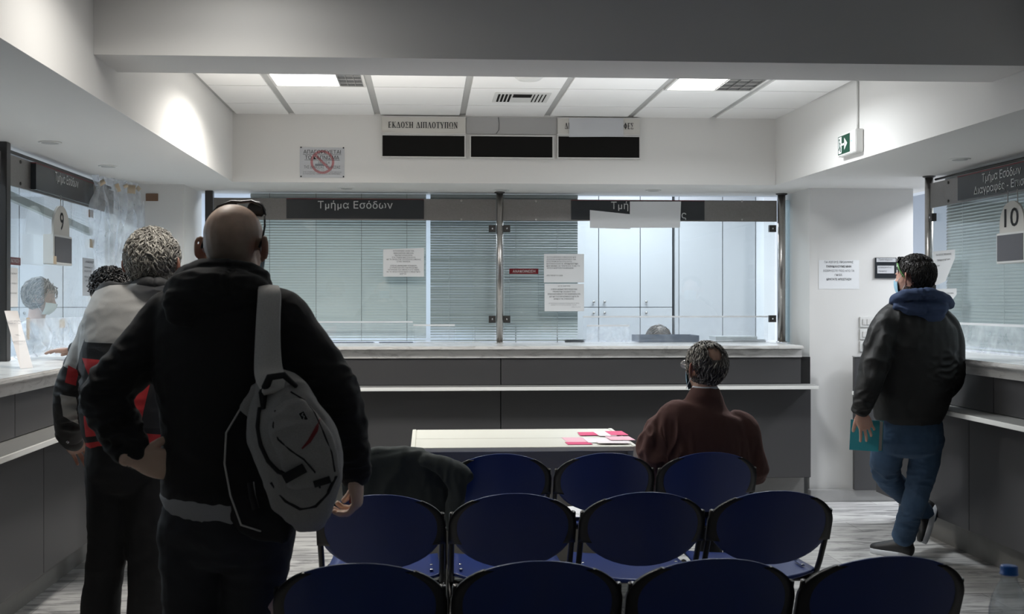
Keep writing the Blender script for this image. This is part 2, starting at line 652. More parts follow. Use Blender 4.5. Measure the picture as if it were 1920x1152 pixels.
# the beam across the hall
bf = P(163, 106, D=4.53); YB0 = 4.58; YB1 = 4.93; ZB = 2.40
struct('trim_2', MB().box(-1.3149, fx(4.8) - 0.001, YB0, YB1, ZB, CEIL + 0.05), 'wall_white')
sd = P(992, 150, Y=6.30)
tag(MB().lathe((sd.x, 6.30, CEIL - 0.048), [(0.03, 0), (0.060, 0.003), (0.078, 0.018), (0.085, 0.0475)]).build('smoke_detector', 'plastic_white'),
    'round smoke detector on the ceiling tiles peeping out below the beam edge', 'smoke detector')

# office shell
b = MB()
b.box(XLO, XRO, OB, OB + 0.1, 0, 2.72)
struct('wall_back', b, 'office_white')
struct('wall_left', MB().box(XLO - 0.1, XLO, YN0, OB, 0, 2.72), 'office_white')
struct('wall_right', MB().box(XRO, XRO + 0.1, YN0, OB, 0, 2.72), 'office_white')
struct('wall_front', MB().box(XLO, XRO, YN0 - 0.1, YN0, 0, 2.79), 'wall_white')
b = MB()
b.box(XLO, XRO, 8.62, OB, 2.66, 2.76)
b.box(XLO, XL - 0.15, YN0, 8.62, 2.66, 2.76)
b.box(XR + 0.4, XRO, YN0, 8.62, 2.66, 2.76)
struct('ceiling', b, 'office_white')
for x, y, lx, ly in ((-0.9, 9.9, 1.2, .6), (1.9, 9.9, 1.2, .6), (-3.3, 8.6, .6, 1.2), (-3.3, 5.6, .6, 1.2), (4.6, 7.4, .6, 1.2)):
    pass
# office side faces of the bulkheads
b = MB()
b.box(XL - 0.25, XL - 0.151, YN0, 8.71, SOF, 2.66)
b.box(XL - 0.15, XR + 0.4, 8.621, 8.71, SOF, 2.66)
b.box(XR + 0.401, XR + 0.5, YN0, 8.71, SOF, 2.66)
struct('trim_3', b, 'office_white')

# pillars
def xat(px, Yy):
    return P(px, 567, Y=Yy).x
PLx0, PLx1 = XL - 0.06, xat(345, 8.0)
PRx0, PRx1 = xat(1518, 8.0), xat(1712, 8.0)
struct('wall_pillar_left', MB().box(PLx0, PLx1, 8.0, 8.62, 0, SOF), 'wall_white')
struct('wall_pillar_right', MB().box(PRx0, PRx1, 8.0, 8.62, 0, SOF), 'wall_white')
b = MB()
b.box(PRx0 - 0.015, PRx1, 7.935, 8.0, 0, 0.083, 0.003)
struct('baseboard_right', b, 'skirting_marble')


# ------------------------------------------------------------------ counters
def counter(kind, label, a0, a1, joints_up, joints_lo, front, sgn, axis, slab_out=0.06, ledge_out=0.15, deep=0.55, end_ledge=0.0):
    """kind 'y': runs along X and faces -Y. otherwise runs along Y and faces +-X. sgn = outward direction."""
    def BX(m, s0, s1, o0, o1, z0, z1, bev=0.0):
        # s: along, o: outward distance from the panel plane
        if axis == 'x':
            m.box(s0, s1, front + sgn * o0, front + sgn * o1, z0, z1, bev)
        else:
            m.box(front + sgn * o0, front + sgn * o1, s0, s1, z0, z1, bev)
        return m
    mid = (a0 + a1) / 2
    t = empty('service_counter', (mid, front - sgn * 0.1, 0) if axis == 'x' else (front - sgn * 0.1, mid, 0), label, 'counter')
    BX(MB(), a0, a1, slab_out, -deep, 1.092, 1.118, 0.006).build('countertop', 'counter_marble', t)
    BX(MB(), a0, a1, 0.012, -0.02, 1.036, 1.088).build('apron', 'counter_marble', t)
    BX(MB(), a0, a1, 0.0, -0.02, 1.088, 1.092).build('joint', 'groove', t)
    ju = [a0] + joints_up + [a1]
    for s0, s1 in zip(ju[:-1], ju[1:]):
        BX(MB(), s0 + 0.003, s1 - 0.003, 0.0, -0.018, 0.852, 1.034).build('upper_panel', 'dark_laminate', t)
    jl = [a0] + joints_lo + [a1 + end_ledge]
    for s0, s1 in zip(jl[:-1], jl[1:]):
        BX(MB(), s0 + 0.003, s1 - 0.003, 0.0, -0.018, 0.195, 0.822).build('lower_panel', 'dark_laminate', t)
    BX(MB(), a0, a1 + end_ledge, -0.019, -0.04, 0.19, 1.036).build('backing', 'groove', t)
    BX(MB(), a0, a1 + end_ledge, ledge_out, -0.018, 0.832, 0.848, 0.002).build('ledge', 'ledge_metal', t)
    BX(MB(), a0, a1 + end_ledge, ledge_out + 0.009, ledge_out, 0.822, 0.846, 0.002).build('ledge_lip', 'ledge_lip', t)
    BX(MB(), a0, a1 + end_ledge, -0.15, -0.19, 0.0, 0.20).build('plinth', 'plinth_grey', t)
    BX(MB(), a0, a1 + end_ledge, -0.04, -0.15, 0.19, 0.20).build('bottom', 'groove', t)
    BX(MB(), a0, a1, -0.05, -deep + 0.02, 1.036, 1.09).build('carcass', 'groove', t)
    BX(MB(), a0, a1, -deep + 0.02, -deep, 0.0, 1.09).build('rear_panel', 'cabinet_white', t)
    return t

jx = xat(939, 7.82)
xe = xat(1506, 7.78)
c_back = counter('back', 'long dark grey service counter with white marble top under the back glass screens',
                 -1.66, xe, [jx], [jx], 7.82, -1, 'x', deep=0.75, end_ledge=0.07)
zz = [P(28.5, 760, X=-1.727).y, ]
jl_up = [P(28, 760, X=-1.727).y]
jl_lo = [P(82, 900, X=-1.727).y]
c_left = counter('left', 'dark grey marble topped service counter running under the hanging number 9 sign', 0.4, 7.62,
                 [jl_up[0] - 1.9, jl_up[0], jl_up[0] + 1.9], [jl_lo[0] - 1.9, jl_lo[0], jl_lo[0] + 1.9], -1.727, 1, 'y', deep=0.6)
ju_r = P(1863, 720, X=2.90).y
jo_r = P(1817, 900, X=2.90).y
c_right = counter('right', 'dark grey marble topped service counter running under the number 10 sign', 0.4, 7.20,
                  [ju_r - 1.9, ju_r], [jo_r - 1.9, jo_r], 2.90, -1, 'y', deep=0.5)
xp = xat(1602, 7.9)
t = empty('pillar_panel', (xp + 0.2, 7.95, 0.09), 'upright dark grey panel against the pillar behind the man in jeans', 'panel')
MB().box(xp, xp + 0.42, 7.90, 7.934, 0.088, 1.03, 0.002).build('board', 'dark_laminate', t)
MB().box(xp - 0.004, xp + 0.42, 7.896, 7.934, 1.0305, 1.038).build('edge_strip', 'skirting_marble', t)


# ------------------------------------------------------------------ back glazing
ZH0, ZH1 = 2.027, 2.186
xpL, xpC, xpR = xat(393, YG), xat(936.5, YG), xat(1463, YG)
def post(x, y, r, label, grp='steel posts of the glass screens', flat=False, z0=1.1185):
    t = empty('screen_post', (x, y, z0), label, 'post')
    if flat:
        MB().box(x - r, x + r, y - 0.03, y + 0.03, z0, SOF - 0.001, 0.003).build('pole', 'dark_frame', t)
    else:
        MB().cyl((x, y, z0 + 0.008), r, SOF - z0 - 0.02, n=28).build('pole', 'steel', t)
        MB().lathe((x, y, SOF - 0.012), [(r + 0.004, 0), (r + 0.014, 0.006), (r + 0.014, 0.0112)]).build('collar', 'dark_frame', t)
        MB().lathe((x, y, z0 + 0.0004), [(r + 0.012, 0), (r + 0.012, 0.004), (r + 0.001, 0.008)]).build('foot', 'steel', t)
    return t
pL = post(xpL, YG, 0.028, 'flat dark post at the pillar end of the back glass screen, behind the bald man', flat=True)
pC = post(xpC, YG - 0.03, 0.0255, 'round steel post in the middle of the back glass screen')
pR = post(xpR, YG - 0.03, 0.0290, 'round steel post where the back glass screen meets the white pillar')
tag(MB().box(xat(1471.5, YG), xat(1479, YG), YG - 0.02, YG + 0.06, 1.1185, 2.19).build('jamb_strip', 'glass_edge'),
    'narrow grey glass strip between the end steel post and the white pillar', 'strip')

def bolt(m, p, n, r=0.009):
    p, n = Vector(p), Vector(n)
    s = n.orthogonal().normalized(); t_ = n.cross(s)
    rings = [[p + n * h + s * math.cos(q) * rr + t_ * math.sin(q) * rr for q in [math.pi * k / 6 for k in range(12)]]
             for h, rr in ((0, r), (0.004, r), (0.006, r * 0.6), (0.0045, r * 0.3))]
    m.ring_tube(rings)

def sign_text_back(par, px, py, body, size):
    p = P(px, py, Y=YG - 0.021)
    return text('lettering', body, size, 'letter_grey', p, XP, ZP, par, bold=0.0004, spacing=1.06)

t = empty('sign_header', ((xpL + xpC) / 2, YG - 0.006, ZH0), 'brushed steel header over the first back glass pane with a full dark department sign', 'header')
hx0, hx1 = xpL + 0.03, xpC - 0.026
MB().box(hx0, hx1, YG - 0.012, YG, ZH0, ZH1, 0.001).build('plate', 'steel_plate', t)
s0, s1 = xat(537, YG - .02), xat(795, YG - .02)
MB().box(s0, s1, YG - 0.020, YG - 0.0125, 2.036, 2.178).build('sign_board', 'sign_dark', t)
MB().box(s0, s1, YG - 0.0205, YG - 0.013, 2.1785, 2.184).build('sign_stripe', 'sign_red', t)
sign_text_back(t, 666, 385.5, 'Τμήμα Εσόδων', 0.075)
for py in (376.5, 411.5):
    m = MB(); bolt(m, P(865, py, Y=YG - 0.012), YN); m.build('bolt', 'steel', t)
t = empty('sign_header', ((xpR + xpC) / 2, YG - 0.006, ZH0), 'brushed steel header with a dark sign partly covered by taped paper', 'header')
MB().box(xpC + 0.026, xpR - 0.03, YG - 0.012, YG, ZH0, ZH1, 0.001).build('plate', 'steel_plate', t)
s0, s1 = xat(1071, YG - .02), xat(1321, YG - .02)
MB().box(s0, s1, YG - 0.020, YG - 0.0125, 2.036, 2.178).build('sign_board', 'sign_dark', t)
MB().box(s0, s1, YG - 0.0205, YG - 0.013, 2.1785, 2.184).build('sign_stripe', 'sign_red', t)
text('lettering', 'Τμήμ', 0.075, 'letter_grey', P(1145, 386.5, Y=YG - 0.021), XP, ZP, t, 'LEFT', bold=0.0004, spacing=1.06)
text('lettering', 'ς', 0.075, 'letter_grey', P(1277, 404, Y=YG - 0.021), XP, ZP, t, 'LEFT', bold=0.0004)
for px in (1005, 1391):
    for py in (377.5, 412):
        m = MB(); bolt(m, P(px, py, Y=YG - 0.012), YN); m.build('bolt', 'steel', t)

def clamp(p, n, label, sx=0.052, sz=0.052, group='steel clamps of the glass screens'):
    t = empty('glass_clamp', p, label, 'clamp')
    n = Vector(n)
    u = n.cross(ZP).normalized()
    MB().obox(Vector(p), u, n, ZP, sx, 0.03, sz).build('block', 'dark_frame', t)
    m = MB(); bolt(m, Vector(p) + n * 0.0155, n, 0.007); m.build('bolt', 'chrome', t)
    return t
CL = {(923, 429): 'upper steel glass clamp on the first pane side of the middle post',
      (950, 429): 'upper steel glass clamp on the second pane side of the middle post',
      (923, 599): 'lower steel glass clamp on the first pane side of the middle post',
      (950, 599): 'lower steel glass clamp on the second pane side of the middle post',
      (1448, 429): 'upper steel glass clamp on the end post next to the white pillar',
      (1448, 598): 'lower steel glass clamp on the end post next to the white pillar'}
for (px, py), l in CL.items():
    clamp(P(px, py, Y=YG - 0.018), YN, l)

def pane(x0, x1, label, z0=1.135, z1=2.026):
    o = MB().box(x0, x1, YG - 0.005, YG + 0.003, z0, z1).build('glass_screen', 'glass')
    return tag(o, label, 'glass screen')
pane(xpL + 0.03, xpC - 0.035, 'clear glass screen in front of the wide closed blind, behind the bald man')
pane(xpC + 0.035, xpR - 0.045, 'clear glass screen on the back counter carrying the red announcement label')


# ------------------------------------------------------------------ venetian blinds
def blind(label, p0, p1, z0, z1, m, ang, nrm, cords, pitch=0.0196, width=0.024, seed=1, skew=0.0, cordm='cord_dark', loose=0):
    """slats between the plan points p0 and p1; nrm = plan normal towards the viewer"""
    rnd = random.Random(seed)
    p0, p1 = Vector((*p0, 0)), Vector((*p1, 0))
    u = (p1 - p0); L = u.length; u.normalize()
    n = Vector((*nrm, 0)).normalized()
    t = empty('venetian_blind', (p0 + p1) / 2 + ZP * z0, label, 'blind')
    b = MB()
    k = int((z1 - z0 - 0.04) / pitch)
    for i in range(k):
        z = z1 - 0.035 - i * pitch
        low = max(0.0, (i - (k - loose)) / max(1, loose)) if loose else 0
        a = math.radians(ang + rnd.uniform(-3, 3) - low * 35)
        dz0, dz1 = 0, 0
        if skew:
            dz1 = skew * (i / k)
        rings = []
        for s, off in ((0.0, dz0 + rnd.uniform(-.0008, .0008)), (1.0, dz1 + rnd.uniform(-.0008, .0008))):
            c = p0 + u * (L * s) + ZP * (z + off)
            pts = []
            for q in range(5):
                w_ = (q / 4 - 0.5) * width
                crown = 0.0022 * (1 - (2 * q / 4 - 1) ** 2)
                pts.append(c + (n * math.cos(a) + ZP * (-math.sin(a))) * w_ + (n * math.sin(a) + ZP * math.cos(a)) * crown)
            rings.append(pts)
        va = [b.bm.verts.new(v) for v in rings[0]]
        vb = [b.bm.verts.new(v) for v in rings[1]]
        for q in range(4):
            b.face([va[q], va[q + 1], vb[q + 1], vb[q]], True)
    b.build('slats', m, t, fix=False)
    c = (p0 + p1) / 2
    MB().obox(c + ZP * (z1 - 0.014), u, n, ZP, L, 0.03, 0.026).build('head_rail', m, t)
    MB().obox(c + ZP * (z0 + 0.004) + ZP * (skew / 2), u, n, ZP, L, 0.022, 0.010).build('bottom_rail', m, t)
    for s in cords:
        cc = p0 + u * (L * s) + n * (width * 0.5 + 0.003)
        MB().tube([cc + ZP * z1, cc + ZP * z0], 0.0013, 5).build('cord', cordm, t)
    return t

YBl = 8.56
bx0, bx1, bx2 = xat(470, YBl), xat(799, YBl), xat(1083, YBl)
blind('wide grey green venetian blind closed behind the first back glass pane', (bx0, YBl), (bx1, YBl), 1.128, 2.232,
      'blind_slat', 62, (0, -1), [(xat(q, YBl) - bx0) / (bx1 - bx0) for q in (506, 593, 678, 763)], seed=3, loose=3)
blind('darker grey venetian blind hanging across the middle post, half behind each back pane', (xat(807, YBl), YBl), (bx2, YBl), 1.128, 2.232,
      'blind_slat_dark', 50, (0, -1), [(xat(q, YBl) - xat(807, YBl)) / (bx2 - xat(807, YBl)) for q in (842, 945, 1045)], seed=5, loose=6, cordm='cord_white')


# ------------------------------------------------------------------ signs on the bulkhead
def plate_back(px0, px1, py0, py1, Yy, th, m, name, parent=None, bev=0.0):
    a, c = P(px0, py1, Y=Yy), P(px1, py0, Y=Yy)
    return MB().box(a.x, c.x, Yy, Yy + th, a.z, c.z, bev).build(name, m, parent)

Yb = YF - 0.03
def board(px0, px1, py0, py1, label):
    t = empty('notice_board', P((px0 + px1) / 2, py1, Y=YF - 0.015), label, 'board', None)
    a, c = P(px0, py1, Y=Yb), P(px1, py0, Y=Yb)
    MB().box(a.x, c.x, Yb + 0.004, YF - 0.001, a.z, c.z).build('panel', 'board_black', t)
    e = 0.008
    f = MB()
    f.box(a.x - e, c.x + e, Yb, YF - 0.001, a.z - e, a.z)
    f.box(a.x - e, c.x + e, Yb, YF - 0.001, c.z, c.z + e)
    f.box(a.x - e, a.x, Yb, YF - 0.001, a.z, c.z)
    f.box(c.x, c.x + e, Yb, YF - 0.001, a.z, c.z)
    f.build('frame', 'frame_white', t)
board(717, 871, 255, 293, 'blank black board under the white sign with Greek lettering uncovered')
board(883, 1036, 256.5, 294.5, 'blank black board in the middle, under the bare gap with the cable')
board(1047, 1199, 257, 295, 'blank black board under the white sign covered with paper')
def white_sign(px0, px1, py0, py1, label):
    t = empty('overhead_sign', P((px0 + px1) / 2, py1, Y=YF - 0.02), label, 'sign', None)
    a, c = P(px0, py1, Y=Yb), P(px1, py0, Y=Yb)
    MB().box(a.x, c.x, Yb + 0.002, YF - 0.001, a.z, c.z, 0.002).build('panel', 'board_cream', t)
    f = MB()
    f.box(a.x - .004, c.x + .004, Yb - 0.003, Yb + 0.0019, a.z - .004, a.z + 0.004)
    f.box(a.x - .004, c.x + .004, Yb - 0.003, Yb + 0.0019, c.z - 0.004, c.z + .002)
    f.build('frame', 'frame_white', t)
    return t
t = white_sign(715.5, 873, 219.5, 250, 'white overhead sign reading ΕΚΔΟΣΗ ΔΙΠΛΟΤΥΠΩΝ in black letters')


def serif_text(par, body, px0, px1, py, hpx, Yy):
    """condensed black slab-serif Greek capitals between two pixels, each letter a mesh of strokes"""
    A_, B_ = 0.17, 0.075        # thick and thin strokes for a letter 0.62 wide and 1 high
    def ser(x, w=0.13): return [('r', x - w, 0, x + w, 0.05), ('r', x - w, 0.95, x + w, 1)]
    def V(x): return [('r', x - A_ / 2, 0, x + A_ / 2, 1)] + ser(x)
    def O_(w): return [('o', w)]
    G = {'Ε': (0.60, V(0.15) + [('r', .1, 0.93, .52, 1), ('r', .1, 0, .52, .07), ('r', .1, .47, .42, .54), ('r', .47, .80, .52, 1), ('r', .47, 0, .52, .22), ('r', .38, .40, .42, .62)]),
         'Κ': (0.68, V(0.15) + [('l', .18, .45, .56, .97, B_), ('l', .26, .55, .58, .03, A_), ('r', .44, .95, .66, 1), ('r', .44, 0, .68, .05)]),
         'Δ': (0.72, [('l', .05, .03, .35, .98, B_), ('l', .35, .98, .62, .03, A_), ('r', .02, 0, .68, .07)]),
         'Λ': (0.72, [('l', .07, .03, .35, .98, B_), ('l', .35, .98, .60, .03, A_), ('r', 0, 0, .20, .05), ('r', .46, 0, .72, .05)]),
         'Ο': (0.70, O_(0.70)),
         'Σ': (0.62, [('r', .04, .93, .56, 1), ('r', .04, 0, .56, .08), ('l', .08, .95, .36, .50, A_), ('l', .36, .52, .08, .06, B_), ('r', .51, .78, .56, 1), ('r', .51, 0, .56, .24)]),
         'Η': (0.74, V(0.15) + V(0.57) + [('r', .15, .47, .57, .54)]),
         'Ι': (0.32, V(0.15)),
         'Π': (0.74, V(0.15) + V(0.57) + [('r', .05, .93, .67, 1)]),
         'Τ': (0.62, [('r', .22, 0, .22 + A_, 1), ('r', .16, 0, .46, .05), ('r', .02, .93, .60, 1), ('r', .02, .76, .07, 1), ('r', .55, .76, .60, 1)]),
         'Υ': (0.68, [('r', .26, 0, .26 + A_, .48), ('r', .20, 0, .50, .05), ('l', .08, .97, .33, .44, A_), ('l', .60, .97, .37, .44, B_), ('r', .0, .95, .22, 1), ('r', .48, .95, .68, 1)]),
         'Ω': (0.76, [('w', 0.76)]),
         'Ν': (0.72, [('r', .10, 0, .10 + B_, 1), ('r', .52, 0, .52 + B_, 1), ('l', .12, .98, .56, .03, A_), ('r', .0, .95, .18, 1), ('r', .02, 0, .26, .05), ('r', .44, .95, .68, 1)]),
         'Φ': (0.76, [('f', 0.76), ('r', .30, 0, .30 + A_, 1), ('r', .24, 0, .53, .05), ('r', .24, .95, .53, 1)])}
    tot = sum((G[c][0] if c in G else 0.34) + 0.07 for c in body) - 0.07
    p0, p1 = P(px0, py, Y=Yy), P(px1, py, Y=Yy)
    k = (p1.x - p0.x) / tot
    h = hpx / FPX * Yy
    x, zb_ = p0.x, p0.z - h / 2
    for c in body:
        if c not in G:
            x += (0.34 + 0.07) * k; continue
        w_, st = G[c]
        g = MB(); d = 0.0
        def pt(u, v, dd): return Vector((x + u * k, Yy - dd, zb_ + v * h))
        for s_ in st:
            d += 0.00008
            if s_[0] == 'r':
                _, a, b_, c_, e = s_
                g.quad(pt(a, b_, d), pt(c_, b_, d), pt(c_, e, d), pt(a, e, d))
            elif s_[0] == 'l':
                _, a, b_, c_, e, th = s_
                g.quad(pt(a - th / 2, b_, d), pt(a + th / 2, b_, d), pt(c_ + th / 2, e, d), pt(c_ - th / 2, e, d))
            else:
                W_ = s_[1]; cx_ = W_ / 2 - 0.01
                lo, hi = (0.0, 2 * math.pi)
                cy_, ry = 0.5, 0.52
                if s_[0] == 'w': lo, hi, cy_, ry = -0.95, math.pi + 0.95, 0.56, 0.46
                if s_[0] == 'f': cy_, ry = 0.5, 0.34
                N_ = 28; prev = None
                for q in range(N_ + 1):
                    a_ = lo + (hi - lo) * q / N_
                    o_ = pt(cx_ + math.cos(a_) * W_ * 0.46, cy_ + math.sin(a_) * ry, d)
                    i_ = pt(cx_ + math.cos(a_) * (W_ * 0.46 - A_ * 0.95), cy_ + math.sin(a_) * (ry - B_), d)
                    if prev: g.quad(prev[0], o_, i_, prev[1])
                    prev = (o_, i_)
                if s_[0] == 'w':
                    g.quad(pt(.02, 0, d), pt(.32, 0, d), pt(.32, .09, d), pt(.02, .09, d))
                    g.quad(pt(.42, 0, d), pt(.73, 0, d), pt(.73, .09, d), pt(.42, .09, d))
        g.build('letter', 'letter_black', par, fix=False)
        x += (w_ + 0.07) * k
serif_text(t, 'ΕΚΔΟΣΗ ΔΙΠΛΟΤΥΠΩΝ', 728, 858.5, 234, 11.5, Yb - 0.001)
t = white_sign(1045.5, 1199.5, 222, 252, 'white overhead sign with a sheet of paper covering the middle of its word')
serif_text(t, 'ΔΙ', 1059, 1068, 236, 11.5, Yb - 0.001)
serif_text(t, 'ΦΕΣ', 1169.5, 1188, 236.5, 11.5, Yb - 0.001)
def sheet(name, pts, Yy, m, label, group=None, th=0.0006, bow=0.0, cat='paper', parent=None):
    """paper as a thin bowed sheet, pts = four pixels: bottom left, bottom right, top right, top left"""
    q = [P(x, y, Y=Yy) for x, y in pts]
    N = 8
    g = MB()
    rows_ = []
    for i in range(N + 1):
        r = []
        for j in range(N + 1):
            s, t_ = j / N, i / N
            p = (q[0] * (1 - s) + q[1] * s) * (1 - t_) + (q[3] * (1 - s) + q[2] * s) * t_
            p.y -= bow * (math.sin(math.pi * s) * 0.5 + (1 - t_) ** 2)
            r.append(g.bm.verts.new(p))
        rows_.append(r)
    for i in range(N):
        for j in range(N):
            g.face([rows_[i][j], rows_[i][j + 1], rows_[i + 1][j + 1], rows_[i + 1][j]], True)
    if parent:
        return g.build(name, m, parent)
    o = g.build(name, m)
    return tag(o, label, cat, group)
sheet('paper_sheet', [(1067, 257), (1169, 256.5), (1169, 221.5), (1067, 221.5)], Yb - 0.004, 'paper_grey',
      'blank white paper covering the middle of the overhead sign')
a, c = P(874, 252, Y=YF - .006), P(1044, 221, Y=YF - .006)
t = empty('cable', P(935, 250, Y=YF - 0.008), 'thin dark cable curving across the bare grey gap between two overhead signs', 'cable')
MB().tube([P(934.5, 220, Y=YF - .008), P(936, 232, Y=YF - .01), P(935.5, 244, Y=YF - .01), P(930, 251, Y=YF - .008)], 0.0022, 6).build('wire', 'cord_dark', t)
tag(plate_back(874.5, 1044.5, 221, 251, YF - 0.006, 0.005, 'cover_grey', 'cover_plate'), 'bare grey cover plate between the two white overhead signs', 'plate')

# no smoking notice
Yn = YF - 0.004
t = empty('no_smoking_notice', P(604, 332, Y=Yn), 'clear plastic no smoking notice in Greek screwed to the wall above the glass screens', 'notice')
a, c = P(562, 333, Y=Yn), P(646, 277, Y=Yn)
MB().box(a.x, c.x, Yn, Yn + 0.003, a.z, c.z).build('plate', 'paper_grey', t)
cc = P(604.5, 304, Y=Yn - 0.0008)
R = 22 / FPX * YF
g = MB()
ro, ri = R, R * 0.80
vo = [g.bm.verts.new(cc + Vector((math.cos(q) * ro, 0, math.sin(q) * ro))) for q in [2 * math.pi * k / 40 for k in range(40)]]
vi = [g.bm.verts.new(cc + Vector((math.cos(q) * ri, 0, math.sin(q) * ri))) for q in [2 * math.pi * k / 40 for k in range(40)]]
for k in range(40):
    g.face([vo[k], vo[(k + 1) % 40], vi[(k + 1) % 40], vi[k]])
dq = Vector((1, 0, -1)).normalized(); nq = Vector((1, 0, 1)).normalized()
g.quad(cc - dq * ri - nq * 0.008, cc + dq * ri - nq * 0.008, cc + dq * ri + nq * 0.008, cc - dq * ri + nq * 0.008)
mat('notice_red', (0.44, 0.19, 0.20), 0.7)
mat('notice_smoke', (0.22, 0.23, 0.25), 0.7)
g.build('prohibition_ring', 'notice_red', t)
g = MB()
g.box(cc.x - 0.05, cc.x + 0.035, Yn - 0.0006, Yn - 0.0003, cc.z - 0.026, cc.z - 0.012)
g.tube([cc + Vector((0.045, 0.0002, -0.01)), cc + Vector((0.05, 0.0002, 0.01)), cc + Vector((0.03, 0.0002, 0.03)), cc + Vector((0.035, 0.0002, 0.05)), cc + Vector((0.01, 0.0002, 0.06))], 0.0028, 5, squash=0.2)
g.build('cigarette_mark', 'notice_smoke', t)
def fit_line(par, body, px0, px1, py, hpx, Yy, m='text_grey', bold=0.0, name='lettering'):
    p0, p1 = P(px0, py, Y=Yy), P(px1, py, Y=Yy)
    h = hpx / FPX * (p0 - Vector((0, 0, EYE))).length
    o = text(name, body, h / 0.7, m, (p0 + p1) / 2, XP, ZP, par, 'CENTER', bold=bold, lift=0)
    xs = [v.co.x for v in o.data.vertices]; zs = [v.co.z for v in o.data.vertices]
    k = (p1.x - p0.x) / (max(xs) - min(xs)); cx = (max(xs) + min(xs)) / 2
    for v in o.data.vertices:
        v.co.x = (v.co.x - cx) * k + (p0.x + p1.x) / 2
        v.co.y = Yy
    return o
Yt = Yn - 0.0014
fit_line(t, 'ΑΠΑΓΟΡΕΥΕΤΑΙ', 569, 639, 285.5, 6.5, Yt, 'letter_black')
fit_line(t, 'ΤΟ ΚΑΠΝΙΣΜΑ', 572, 636, 296, 6.5, Yt, 'letter_black')
fit_line(t, 'ΕΝΤΟΣ Η', 597, 618, 305.5, 4.5, Yt)
fit_line(t, 'ΤΗΣ ΔΗΜΟΣΙΑΣ ΥΠΗΡΕΣΙΑΣ', 570, 638, 314, 5.2, Yt)
fit_line(t, 'ΝΟΜΟΣ - ΥΓΕΙΑ - ΕΛΕΓΧΟΣ', 590, 622, 319.5, 2, Yt)
fit_line(t, 'ΣΤΙΣ ΥΠΗΡΕΣΙΕΣ ΤΟΥ ΔΗΜΟΣΙΟΥ ΑΠΑΓΟΡΕΥΕΤΑΙ', 568, 640, 323, 1.9, Yt)
fit_line(t, 'ΟΙ ΠΑΡΑΒΑΤΕΣ ΤΙΜΩΡΟΥΝΤΑΙ ΜΕ ΠΡΟΣΤΙΜΟ', 568, 638, 326.5, 1.9, Yt)
for y_, x0_, x1_ in ((289.6, 568, 640), (300, 571, 637)):
    p0, p1 = P(x0_, y_, Y=Yt), P(x1_, y_, Y=Yt)
    MB().box(p0.x, p1.x, Yt, Yt + 0.0004, p0.z - 0.001, p0.z + 0.001).build('underline', 'letter_black', t)
for px, py in ((564.5, 276.5), (644, 277.5), (564.5, 331), (644, 331.5)):
    m = MB(); bolt(m, P(px, py, Y=Yn), YN, 0.005); m.build('screw', 'letter_black', t)

# exit sign and its conduit on the bulkhead wall
ex = P(1605, 266, X=2.455)
t = empty('conduit', (fx(ex.y) - 0.006, ex.y, 2.4), 'thin white conduit running down the wall to the green exit sign', 'conduit')
MB().tube([(fx(ex.y) - 0.008, ex.y, CEIL - 0.001), (fx(ex.y) - 0.008, ex.y, 2.41)], 0.006, 8).build('pipe', 'plastic_white', t)
e0, e1 = P(1575, 285, X=2.44), P(1609, 283, X=2.44)
ya, yb = e1.y, e0.y
t = empty('exit_sign', (fx(ex.y) - 0.02, (ya + yb) / 2, 2.27), 'green emergency exit sign with a running figure and arrow on the wall', 'sign')
xw = fx(ya) - 0.002
zt, zb = 2.405, 2.275
MB().box(xw - 0.045, xw, ya, yb, zb, zt, 0.004).build('housing', 'plastic_white', t)
MB().box(xw - 0.048, xw - 0.0455, ya + 0.09, yb - 0.012, zb + 0.012, zt - 0.012).build('legend_panel', 'exit_green', t)
xf = xw - 0.0495
ym = ya + 0.09 + (yb - ya - 0.1) * 0.36
g = MB()   # arrow pointing towards the viewer's right (nearer)
g.box(xf, xf + 0.0012, ym, ym + 0.055, 2.335, 2.347)
g.poly([(xf, ym - 0.035, 2.341), (xf, ym + 0.012, 2.377), (xf, ym + 0.012, 2.305)])
g.build('arrow', 'paper', t)
g = MB()   # doorway with running figure
yd = yb - 0.07
g.box(xf, xf + 0.0012, yd, yd + 0.045, 2.292, 2.388)
g.build('door_symbol', 'paper', t)
g = MB()
g.cyl((xf - 0.0012, yd + 0.03, 2.372), 0.008, 0.001, 'x', 12)
g.tube([(xf - .0008, yd + 0.028, 2.36), (xf - .0008, yd + 0.022, 2.335), (xf - .0008, yd + 0.036, 2.312)], 0.005, 5, squash=.3)
g.tube([(xf - .0008, yd + 0.022, 2.335), (xf - .0008, yd + 0.008, 2.318), (xf - .0008, yd + 0.008, 2.300)], 0.004, 5, squash=.3)
g.tube([(xf - .0008, yd + 0.028, 2.356), (xf - .0008, yd + 0.008, 2.345)], 0.003, 5, squash=.3)
g.build('running_figure', 'exit_green', t)
MB().cyl((xw - 0.0465, ya + 0.065, 2.345), 0.004, 0.0008, 'x', 10).build('indicator_light', 'led_green', t)

